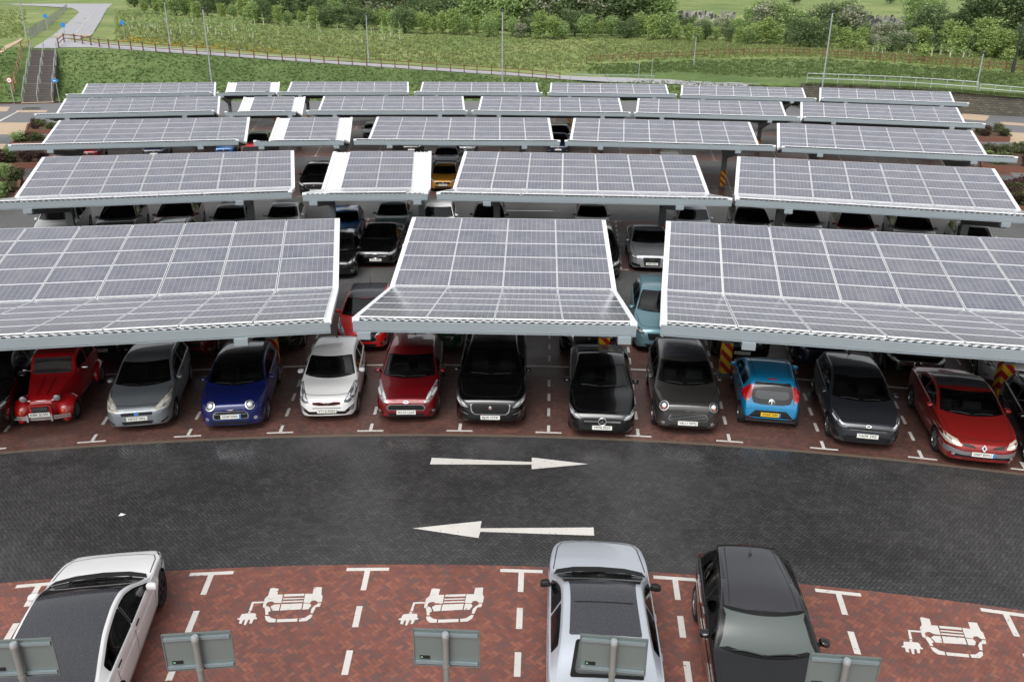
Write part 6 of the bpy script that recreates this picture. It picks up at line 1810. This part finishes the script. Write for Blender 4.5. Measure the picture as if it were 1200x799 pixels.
def lamps():
    L = [((31.5, 45), (22, -12), None, 'grey lamp post with small crossarm left of the steps', 1), ((200, 57), (192, 2), None, 'grey lamp post in the meadow, left of the tall lamp post over the back row', 0),
         ((249, 114), (237.5, 10), 99.5, 'tall grey lamp post rising behind the left end of the back row', 0), ((432, 73), (429, 17), None, 'grey lamp post beside the path, left of centre', 0),
         ((589.5, 112), (589, 13), 99.5, 'tall grey lamp post rising behind the middle of the back row', 0), ((811, 101), (814.5, 42), None, 'shorter grey lamp post behind the back row, right of centre', 0),
         ((961, 116), (976, 14), 99.5, 'tall grey leaning looking lamp post at the left end of the stone wall', 2), ((1139, 128), (1152, 62), None, 'grey lamp post with round blue sign in front of the stone wall', 3),
         ((147, 50), (144.5, 28), None, '', 9)]
    for (b, tp, Y, lab, extra) in L:
        if extra == 9: continue
        q = px(b[0], b[1], 0.0) if Y is None and b[1] > 96 else (on_land(*b) if Y is None else None)
        if Y is not None:
            qq = pxY(tp[0], tp[1], Y); d = ray(*b); q = Vector((qq.x, qq.y, 0))
        top = pxY(tp[0], tp[1], q.y)
        h = max(3.0, top.z - q.z)
        t = empty('lamp_post', q, 0, lab, 'lamp post', 'grey lamp posts round the car park')
        p = MB(); p.tube([(0, 0, -.1), (0, 0, h * .2)], .12, 10); p.tube([(0, 0, h * .2), (0, 0, h)], .088, 10, r2=.07); p.build('post', M['galv'], t, sm=50)
        hd = MB(); hd.lathe([(.05, h - .12), (.16, h - .06), (.2, h + .02), (.17, h + .10), (.05, h + .16), (.003, h + .17)], n=14); hd.build('lamp_head', M['lamp_head'], t, sm=50)
        if extra == 1: MB().bar((-.35, -.06, h * .38), (.35, -.06, h * .38), .08).build('crossarm', M['lamp_head'], t)
        if extra in (2, 3):
            s = MB(); z = 2.3
            if extra == 3: s.lathe([(.003, -.012), (.34, -.012), (.34, .012), (.003, .012)], n=24, axis='Y', c=(.02, -.1, z)); 
            else: s.box((.05, -.1, 2.55), (.5, .02, .42))
            sg = s.build('blue_sign', M['blue_sign'], t)
            w = MB(); w.box((.02, -.118, z + .0 if extra == 3 else 2.55), (.12, .006, .24)); w.build('symbol', M['white_paint_obj'], sg)
    def sign(b, hgt, kind, lab, w=.5):
        q = on_land(*b) if b[1] < 96 else px(b[0], b[1], 0)
        t = empty('small_sign', q, 0, lab, 'sign')
        MB().tube([(0, 0, -.05), (0, 0, hgt)], .04, 8).build('post', M['galv'], t, sm=50)
        s = MB()
        if kind == 'round': s.lathe([(.003, -.012), (w/2, -.012), (w/2, .012), (.003, .012)], n=24, axis='Y', c=(0, -.06, hgt - w/2))
        else: s.box((0, -.06, hgt - w/2), (w, .02, w))
        f = s.build('face', M['blue_sign'] if kind != 'noentry' else M['white_paint_obj'], t)
        return t, hgt - w/2
    t, z = sign((57, 40), 2.9, 'round', 'small round blue sign on a post behind the steps, the left one', .62)
    t, z = sign((77, 46), 2.2, 'square', 'small square blue sign on a post behind the top of the steps', .6)
    t, z = sign((147, 50), 3.0, 'square', 'small blue sign on a post in the meadow right of the wide path', .55)
    q = px(17, 122, 0); t = empty('no_vehicles_sign', q, 0, 'round white sign with red rim on a post left of the steps', 'sign')
    MB().tube([(0, 0, -.05), (-.0, 0, 2.75)], .045, 8).build('post', M['galv'], t, sm=50)
    f = MB().lathe([(.003, -.012), (.34, -.012), (.34, .012), (.003, .012)], n=24, axis='Y', c=(0, -.07, 2.7)).build('face', M['red_lens'], t)
    g = MB().lathe([(.003, -.012), (.25, -.012), (.25, -.002)], n=24, axis='Y', c=(0, -.085, 2.7)); g.build('white_disc', M['white_paint_obj'], f)
    MB().box((0, -.10, 2.7), (.24, .006, .10)).build('symbol', M['ink'], f)
    q = px(70, 120, 0); t = empty('direction_sign', q, 0, 'low blue direction sign on two level boards right of the steps', 'sign')
    MB().tube([(0, 0, -.05), (0, 0, 2.9)], .045, 8).build('post', M['galv'], t, sm=50)
    MB().box((-.1, -.07, 2.5), (.8, .02, .32)).build('board', M['blue_sign'], t); MB().box((-.12, -.085, 2.5), (.3, .006, .1)).build('symbol', M['white_paint_obj'], t)
    for i, (u0, v0, v1) in enumerate(((748, 97, 72), (763, 96, 69))):
        q = on_land(u0, v0); h = pxY(u0, v1, q.y).z - q.z
        MBo = MB(); MBo.tube([(0, 0, -.05), (0, 0, h)], .045, 8); o = MBo.build('steel_pole', M['galv'], None, q, sm=50)
        tag(o, ['thin grey pole beside the low railing, the left of two', 'thin grey pole at the end of the low railing, the right of two'][i], 'pole')
    a, b = px(1145, 130, 0), 0
    o = MB().tube([(0, 0, -.05), (0, 0, 2.3)], .04, 8).build('steel_pole', M['galv'], None, px(1127, 127, 0), sm=50); tag(o, 'short thin grey pole standing close to the stone wall', 'pole')
    q = on_land(1186, 86); h = pxY(1199, 6, q.y).z - q.z
    t = empty('black_column', q, 0, 'thick based black post at the right edge behind the stone wall', 'post')
    MB().tube([(0, 0, -.2), (0, 0, 2.0)], .24, 12, r2=.2).build('base', M['blackpost'], t, sm=50)
    MB().tube([(0, 0, 2.0), (0, 0, h + 3)], .10, 10, r2=.07).build('shaft', M['blackpost'], t, sm=50)
lamps()

def rail_fence(posts, hgt, lab, mat, rails=(.45, .85), name='rail_fence', post=.14, every=None, group=None):
    P = [on_land(*p) if p[1] < 112 else px(p[0], p[1], 0) for p in posts]
    o = P[0]
    t = empty(name, o, 0, lab, 'fence', group)
    for i, p in enumerate(P):
        MB().box((p.x - o.x, p.y - o.y, p.z - o.z + hgt/2 - .1), (post, post, hgt + .2), rz=RNG.uniform(-.05, .05)).build('post', mat, t)
    for i in range(len(P) - 1):
        for z in rails:
            a, b = P[i] - o, P[i+1] - o
            MB().bar((a.x, a.y - .02, a.z + hgt * z), (b.x, b.y - .02, b.z + hgt * z), .04, .10).build('rail', mat, t)
    return t
def fences():
    pts = [(69, 56.5), (75.5, 50), (88, 50.5), (97, 52.5), (107, 54), (117, 56), (128, 57), (140, 58), (154, 59), (168, 60), (183, 61.5), (199, 62.5), (215, 63.8), (231, 65), (247, 66), (264, 67), (281, 68.5), (298, 69.5), (314, 71), (331, 72), (347, 73), (364, 74), (380, 75.5), (397, 76.5), (413, 77.5), (430, 78.5), (447, 79.5), (463, 80.5), (479, 81.5), (495, 82.8), (512, 84), (528, 85), (544, 86), (559, 87), (576, 88), (592, 89), (608, 90.2), (624, 91.5), (640, 93), (656, 95)]
    rail_fence(pts, 1.25, 'long brown wooden rail fence running down beside the path from the steps', M['wood'])
    pts = [(687, 74), (703, 73.6), (718, 72.8), (733, 72), (748, 71.2), (763, 70.6), (779, 70), (794, 69.4), (810, 68.8), (825, 68), (840, 67), (855, 66.5), (871, 66), (886, 65.5), (901, 65.2), (917, 65), (932, 66), (948, 67), (964, 68), (981, 69), (997, 70), (1014, 71), (1031, 72.5), (1048, 74), (1066, 75), (1083, 76.5), (1102, 78), (1120, 79), (1139, 80.5), (1158, 82.5), (1178, 84), (1199, 86), (1222, 88), (1246, 91)]
    rail_fence(pts, 1.25, 'long brown wooden rail fence along the top of the right bank', M['wood'])
    rail_fence([(16, 118), (17.5, 108), (19, 98), (22, 84), (25, 70), (25.5, 60), (35, 59)], 1.3, 'weathered pale wooden fence stepping up left of the steps', M['wood_pale'])
    # wire mesh fence on the left of the wide path
    P = [on_land(*p) for p in ((36, 47), (44, 41), (52, 35), (60, 29), (67, 23), (74, 17), (79, 12))]
    t = empty('wire_fence', P[0], 0, 'grey wire mesh fence left of the wide path above the steps', 'fence')
    for i, p in enumerate(P):
        MB().tube([p - P[0] + Vector((0, 0, -.1)), p - P[0] + Vector((0, 0, 1.6))], .05, 6).build('post', M['galv_dull'], t)
    for i in range(len(P) - 1):
        mb = MB(); a, b = P[i] - P[0], P[i+1] - P[0]
        n = 22
        for k in range(1, n):
            c = a.lerp(b, k / n); mb.bar(c, c + Vector((0, 0, 1.5)), .03, .03)
        for z in (.1, .8, 1.5): mb.bar(a + Vector((0, 0, z)), b + Vector((0, 0, z)), .03, .03)
        mb.build('mesh_panel', M['galv_dull'], t)
fences()

def steps():
    a = px(27.5, 120.5, 0); b = px(62, 120, 0); c = (a + b) / 2
    tp = on_land(52, 58.5)
    d = Vector((tp.x - c.x, tp.y - c.y, 0)); run = d.length; d.normalize(); s = Vector((d.y, -d.x, 0)); H = tp.z; w = (b - a).length
    t = empty('outdoor_steps', c, math.atan2(-d.x, d.y), 'brown flight of outdoor steps with grey handrails climbing the bank on the left', 'steps')
    n = 11; land = run * .075
    fl = (run - 2 * land) / 3
    mb = MB(); y = 0; z = 0; rz = H / (3 * n)
    marks = []
    for f in range(3):
        marks.append((y, z))
        for k in range(n):
            z += rz
            mb.box((0, y + fl / n / 2, z / 2 - .3), (w, fl / n, z + .6)); mb.box((0, y + .03, z + .004), (w, .05, .012), mi=1); y += fl / n
        marks.append((y, z))
        if f < 2: mb.box((0, y + land / 2, z / 2 - .3), (w, land, z + .6)); y += land
    mb.box((0, y + .25, z / 2 - .3), (w, .5, z + .6))
    mb.build('flight', [M['step'], M['concrete']], t)
    for x in (-w/2 + .05, 0, w/2 - .05):
        r = MB()
        pts = []
        for i in range(0, 6, 2):
            (y0, z0), (y1, z1) = marks[i], marks[i+1]
            r.tube([(x, y0 - .3, z0 + .95), (x, y0, z0 + 1.0), (x, y1, z1 + 1.0), (x, y1 + .35, z1 + 1.0)], .045, 8)
            for q in (0, .5, 1): r.tube([(x, y0 + (y1-y0)*q, z0 + (z1-z0)*q), (x, y0 + (y1-y0)*q, z0 + (z1-z0)*q + 1.0)], .04, 8)
            r.tube([(x, y0 - .3, z0 + .95), (x, y0 - .3, z0 + .1)], .04, 8)
        r.build('handrail', M['galv'], t)
    k = MB(); k.box((0, -.35, .02), (w + .3, .6, .05)); k.build('sand_edge', M['sand_paving'], t)
steps()

def wall_mat():
    t = NT('rough_stone_blocks')
    b = t.node('ShaderNodeTexBrick'); b.inputs['Scale'].default_value = 1.0; b.inputs['Brick Width'].default_value = .55; b.inputs['Row Height'].default_value = .24; b.inputs['Mortar Size'].default_value = .02
    b.inputs['Color1'].default_value = rgb(112, 104, 92); b.inputs['Color2'].default_value = rgb(84, 80, 74); b.inputs['Mortar'].default_value = rgb(52, 50, 46)
    u, v, _ = t.sep(t.uv()); t.l.new(t.comb(u, v), b.inputs['Vector'])
    n = t.noise(2.5, 5, .7, t.pos())
    t.set(col=t.mix(t.rng(n, .35, .7, 0, .7), b.outputs['Color'], rgb(76, 78, 66)), rough=.9, normal=t.bump(t.math('ADD', t.math('MULTIPLY', b.outputs['Fac'], -1.0), t.math('MULTIPLY', n, .6)), .8, .05))
    return t.m
def wall():
    top = [(940, 98.2), (960, 99), (1000, 100.5), (1060, 103.2), (1100, 105.7), (1150, 109.5), (1200, 114), (1300, 122), (1420, 130)]
    us = sorted(COLS)
    def topY(u):
        i = 0
        C0 = {960: 103.4, 1100: 100.4, 1200: 96.9, 1620: 85.8}
        k = sorted(C0)
        if u <= 960: return 103.4 + (960 - u) * .02
        while u > k[i+1]: i += 1
        t = (u - k[i]) / (k[i+1] - k[i]); return C0[k[i]] * (1-t) + C0[k[i+1]] * t
    P = [pxY(u, v - .6, topY(u)) for u, v in top]
    vs = []; fs = []; uvs = []
    L = 0
    for i, p in enumerate(P):
        if i: L += (Vector((p.x, p.y, 0)) - Vector((P[i-1].x, P[i-1].y, 0))).length
        vs += [(p.x, p.y, -.2), (p.x, p.y, p.z), (p.x + .05, p.y + .45, p.z), (p.x + .05, p.y + .45, -.2)]
        uvs += [(L, 0), (L, p.z + .2), (L, p.z + .65), (L, 0)]
    for i in range(len(P) - 1):
        a = i * 4
        fs += [(a, a+4, a+5, a+1), (a+1, a+5, a+6, a+2), (a+2, a+6, a+7, a+3)]
    fs += [(0, 1, 2, 3)]
    me = bpy.data.meshes.new('stone_wall'); me.from_pydata(vs, [], fs); me.materials.append(wall_mat())
    uv = me.uv_layers.new(name='UVMap')
    for p in me.polygons:
        for li, vi in zip(p.loop_indices, p.vertices): uv.data[li].uv = uvs[vi]
    tag(link('stone_wall', me), 'long retaining wall of rough grey brown stone blocks at the right', 'wall')
    def railing(pts, hgt, lab, rails, zoff=0.0):
        t = empty('railing', pts[0], 0, lab, 'railing'); o = pts[0]
        for p in pts: MB().tube([p - o + Vector((0, 0, -.1)), p - o + Vector((0, 0, hgt))], .045, 8).build('post', M['galv'], t)
        for z in rails:
            for a, b in zip(pts[:-1], pts[1:]): MB().tube([a - o + Vector((0, 0, hgt * z)), b - o + Vector((0, 0, hgt * z))], .042, 8).build('rail', M['galv'], t)
    def along(u0, u1, n):
        R = []
        for k in range(n + 1):
            u = u0 + (u1 - u0) * k / n
            i = 0
            while i < len(top) - 2 and u > top[i+1][0]: i += 1
            t = (u - top[i][0]) / (top[i+1][0] - top[i][0]); v = top[i][1] * (1-t) + top[i+1][1] * t
            q = pxY(u, v - .6, topY(u)); q.y += .3; R.append(q)
        return R
    railing(along(946, 1146, 11), 1.15, 'long grey two rail railing on top of the stone wall', (.5, .98))
    railing(along(1149, 1290, 8), .95, 'lower grey railing continuing right on top of the stone wall', (.5, .98))
    railing([on_land(u, v) for u, v in ((668, 94.5), (690, 95), (712, 95.5), (735, 96), (757, 96.5), (766, 97))], .95, 'low grey railing where the path meets the car park', (.97,))
    railing([on_land(u, v) for u, v in ((795, 101), (820, 101.5), (845, 102), (870, 103), (890, 104))], .5, 'low grey rail at the foot of the bank behind the back row', (.97,))
wall()

# crossings, planted beds at the ends of the rows
def beds():
    def slab(name, pts, mat, z=.012):
        mb = MB(); q = [px(u, v, 0) for u, v in pts]
        ar = sum(q[i].x * q[(i+1) % len(q)].y - q[(i+1) % len(q)].x * q[i].y for i in range(len(q)))
        if ar < 0: q.reverse()
        mb.poly([(p.x, p.y, z) for p in q]); return tag(mb.build(name, mat), kind='structure')
    slab('crossing', [(-30, 144), (36, 144), (27, 158), (-30, 158)], M['sand_paving']); slab('crossing', [(-30, 169), (8, 169), (-2, 180), (-30, 180)], M['sand_paving'])
    slab('crossing', [(-20, 125.5), (12, 125.5), (8, 131), (-20, 131)], M['sand_paving']); slab('crossing', [(20, 129.5), (56, 129.5), (54, 132), (18, 132)], M['sand_paving'])
    slab('crossing', [(1128, 133), (1160, 136), (1155, 142), (1126, 140)], M['sand_paving']); slab('crossing', [(1172, 143), (1230, 147), (1230, 150), (1172, 146)], M['sand_paving'])
    slab('crossing', [(1182, 155), (1230, 158), (1230, 171), (1184, 168)], M['sand_paving'])
    slab('path_line', [(-4, 143), (0, 143), (22, 131), (20, 131)], M['paint'], .014); slab('path_line', [(28, 126), (48, 126), (46, 129.5), (26, 129.5)], M['brick_dark'], .013)
    rs = random.Random(31)
    corten = plain('rusty_brick_edging', rgb(112, 72, 56), .8, var=.2, scale=5)
    shrubs = [(crown_mesh('foliage', rs, lobes_round(rs, 5, .0, .95, .55), 150, .06, [M[m]])) for m in ('leaf_shrub', 'leaf_mid', 'leaf_purple', 'leaf_shrub')]
    stem = trunk_mesh(rs, .03, .3, 3)
    B = [([(34, 150), (66, 150), (72, 157), (32, 157)], 'left, the small planter by the buff crossing', 7, .8), ([(24, 168), (60, 166), (64, 173), (14, 173)], 'left, the strip behind the middle row', 8, .9),
         ([(-20, 190), (46, 185), (60, 196), (-20, 200)], 'left, behind the second row canopy', 20, 1.0), ([(-30, 216), (26, 212), (20, 240), (-30, 246)], 'left edge, above the second row canopy', 20, 1.1),
         ([(1128, 158), (1176, 158), (1182, 166), (1138, 166)], 'right, the small planter by the buff crossing', 8, .9), ([(1150, 180), (1202, 182), (1206, 203), (1150, 200)], 'right, behind the middle row canopy', 13, 1.0),
         ([(1168, 222), (1215, 224), (1222, 250), (1192, 250)], 'right edge, behind the second row canopy', 12, 1.2)]
    ADJ = ['yellow green', 'mid green', 'purple leaved', 'yellow green']
    for bi, (pts, where, n, hs) in enumerate(B):
        q = [px(u, v, 0) for u, v in pts]
        c = sum(q, Vector()) / len(q)
        ar = sum(q[i].x * q[(i+1) % 4].y - q[(i+1) % 4].x * q[i].y for i in range(4))
        if ar < 0: q.reverse()
        t = empty('planting_bed', c, 0, 'planting bed with rusty brown edging on the ' + where, 'planting bed')
        mb = MB()
        for i in range(4):
            a, b = q[i] - c, q[(i+1) % 4] - c
            mb.bar(a + Vector((0, 0, .2)), b + Vector((0, 0, .2)), .16, .4)
        mb.build('edging', corten, t)
        MB().poly([(p.x - c.x, p.y - c.y, .30) for p in q]).build('soil', M['soil'], t)
        for k in range(n):
            a, b = rs.random(), rs.random()
            p = q[0].lerp(q[1], .06 + .88 * a).lerp(q[3].lerp(q[2], .06 + .88 * a), .08 + .84 * b)
            i = rs.choice([0, 2, 1, 2, 3])
            s = empty('shrub', (p.x, p.y, .28), rs.uniform(0, 6), ADJ[i] + ' shrub in the planting bed on the ' + where.split(',')[0] + (' by ' if bi else ' by ') + ['the buff crossing', 'the row end', 'the dark road', 'the canopy edge', 'the crossing', 'the middle row', 'the frame edge'][bi], 'shrub', ADJ[i] + ' shrubs of bed ' + ['one', 'two', 'three', 'four', 'five', 'six', 'seven'][bi])
            h = hs * rs.uniform(.5, 1.05); w_ = rs.uniform(1.0, 1.5); s.scale = (h * w_, h * w_, h)
            link('foliage', shrubs[i], s); link('stem', stem, s)
beds()

def far_things():
    rs = random.Random(77)
    def slab():
        w, h = .62, .95
        pts = [(-w/2, 0), (w/2, 0), (w/2, h * .8)] + [(w/2 * math.cos(a * PI / 6), h * .8 + h * .2 * math.sin(a * PI / 6)) for a in range(1, 6)] + [(-w/2, h * .8)]
        n = len(pts)
        return [(x, -.06, z) for x, z in pts] + [(x, .06, z) for x, z in pts], [tuple(range(n)), tuple(reversed(range(n, 2*n)))] + [((k+1) % n, k, n + k, n + (k+1) % n) for k in range(n)]
    ms = []
    for nm, c in (('dark_granite', rgb(64, 64, 70)), ('grey_stone', rgb(128, 126, 124)), ('pale_stone', rgb(160, 158, 154))):
        v, f = slab(); mb = MB().add(v, f); mb.box((0, 0, -.03), (.8, .34, .14)); ms.append(mb.mesh('gravestone', plain(nm, c, .5)))
    W = ['dark', 'mid grey', 'pale']
    for (u0, u1, v0, v1, Y0, n, where) in ((796, 862, 8, 20, 285, 60, 'left of centre'), (1004, 1075, 13, 27, 255, 70, 'right')):
        for k in range(n):
            u = rs.uniform(u0, u1); q = pxY(u, rs.uniform(v0, v1), Y0 + rs.uniform(-4, 4)); z0 = drop(q.x, q.y)
            i = rs.choice([0, 0, 0, 1, 1, 1, 2])
            y = Y0 + rs.uniform(-16, 22); q = pxY(u, 10, y); z = drop(q.x, q.y)
            o = link('gravestone', ms[i], None, (q.x, q.y, z + .05)); o.rotation_euler = (0, 0, rs.uniform(-.2, .2)); o.scale = (rs.uniform(1.0, 1.5),) * 3
            tag(o, W[i] + ' gravestone in the far churchyard seen over the hedgerow, ' + ('left group' if where != 'right' else 'right group'), 'gravestone', W[i] + ' gravestones of the far churchyard, ' + ('left group' if where != 'right' else 'right group'))
    # houses far behind the hedgerow
    def house(u, Y, w, d, h, rc, lab):
        q = pxY(u, 5, Y); z = drop(q.x, q.y)
        t = empty('brick_house', (q.x, q.y, z), 0, lab, 'house')
        MB().box((0, 0, h/2 - .5), (w, d, h + 1)).build('wall', plain('far_brick', rgb(150, 96, 78), .8), t)
        r = MB(); e = .4
        r.add([(-w/2-e, -d/2-e, h), (w/2+e, -d/2-e, h), (w/2+e, d/2+e, h), (-w/2-e, d/2+e, h), (-w/2-e, 0, h + 3.2), (w/2+e, 0, h + 3.2)], [(0, 1, 5, 4), (2, 3, 4, 5), (1, 2, 5), (3, 0, 4)])
        ro = r.build('roof', plain('far_roof_' + lab[:4], rc, .8), t)
        MB().box((w * .3, 0, h + 3.3), (.9, .7, 1.6)).build('chimney', plain('far_brick2', rgb(132, 84, 70), .8), ro)
        for x in (-w * .3, 0, w * .3): MB().box((x, -d/2 - .02, h * .6), (1.3, .06, 1.2)).build('window', M['window'], t)
    house(432, 330, 14, 9, 4.6, rgb(122, 74, 62), 'far house with dull red roof above the hedgerow, left of centre')
    house(466, 318, 12, 9, 4.6, rgb(168, 76, 52), 'far house with bright red roof above the hedgerow, left of centre')
    house(300, 420, 16, 9, 5.0, rgb(104, 100, 98), 'far house with grey roof behind the hedgerow on the left')
    # litter on the road
    q = px(143, 603, .01); mb = MB()
    pts = [(-.05, -.03, .0), (.04, -.035, .012), (.055, .03, .0), (-.03, .035, .018), (0, 0, .035), (.02, .015, .02)]
    mb.add(pts, [(0, 1, 4), (1, 2, 5), (5, 4, 1), (2, 3, 4), (2, 4, 5), (3, 0, 4), (0, 3, 2), (0, 2, 1)])
    o = mb.build('paper_scrap', M['white_paint_obj'], None, (q.x, q.y, .006)); o.scale = (1.3, 1.3, 1.3); tag(o, 'small white scrap of paper lying on the dark road on the left', 'litter')
    r3 = random.Random(4)
far_things()
# ------------------------------------------------------------------ light, sky, camera
SUN_EL, SUN_AZ = 52.0, 200.0       # high hazy sun behind the cloud, over the viewer's shoulder
w = bpy.data.worlds.new('World'); sc.world = w; w.use_nodes = True
nt = w.node_tree; bg = nt.nodes['Background']
sky = nt.nodes.new('ShaderNodeTexSky'); sky.sky_type = 'NISHITA'; sky.sun_disc = False
sky.sun_elevation = rad(SUN_EL); sky.sun_rotation = rad(SUN_AZ); sky.air_density = 1.0; sky.dust_density = 4.0; sky.ozone_density = 1.0
hs = nt.nodes.new('ShaderNodeHueSaturation'); hs.inputs['Saturation'].default_value = 0.12; hs.inputs['Value'].default_value = 1.25
nt.links.new(sky.outputs[0], hs.inputs['Color']); nt.links.new(hs.outputs[0], bg.inputs[0])
bg.inputs[1].default_value = 0.15
sl = bpy.data.lights.new('sun', 'SUN'); sl.energy = 1.4; sl.angle = rad(40); sl.color = (1.0, 0.97, 0.93)
so = bpy.data.objects.new('sun', sl); COL.objects.link(so)
az = rad(SUN_AZ); el = rad(SUN_EL)
sdir = Vector((math.sin(az) * math.cos(el), math.cos(az) * math.cos(el), math.sin(el)))
so.rotation_euler = sdir.to_track_quat('Z', 'Y').to_euler(); so.location = (0, -20, 60)

cd = bpy.data.cameras.new('camera'); co = bpy.data.objects.new('camera', cd); COL.objects.link(co)
cd.sensor_width = 36.0; cd.sensor_fit = 'HORIZONTAL'; cd.lens = CAM_F / 1200 * 36.0; cd.clip_end = 5000; cd.clip_start = 0.1
mw = Matrix((CAM_R, CAM_U, -CAM_D)).transposed().to_4x4(); mw.translation = CAM_P
co.matrix_world = mw
sc.camera = co
sc.view_settings.view_transform = 'Standard'; sc.view_settings.look = 'None'; sc.view_settings.exposure = 0.0; sc.view_settings.gamma = 1.0
sc.render.engine = 'CYCLES'
sc.cycles.max_bounces = 6; sc.cycles.transparent_max_bounces = 8
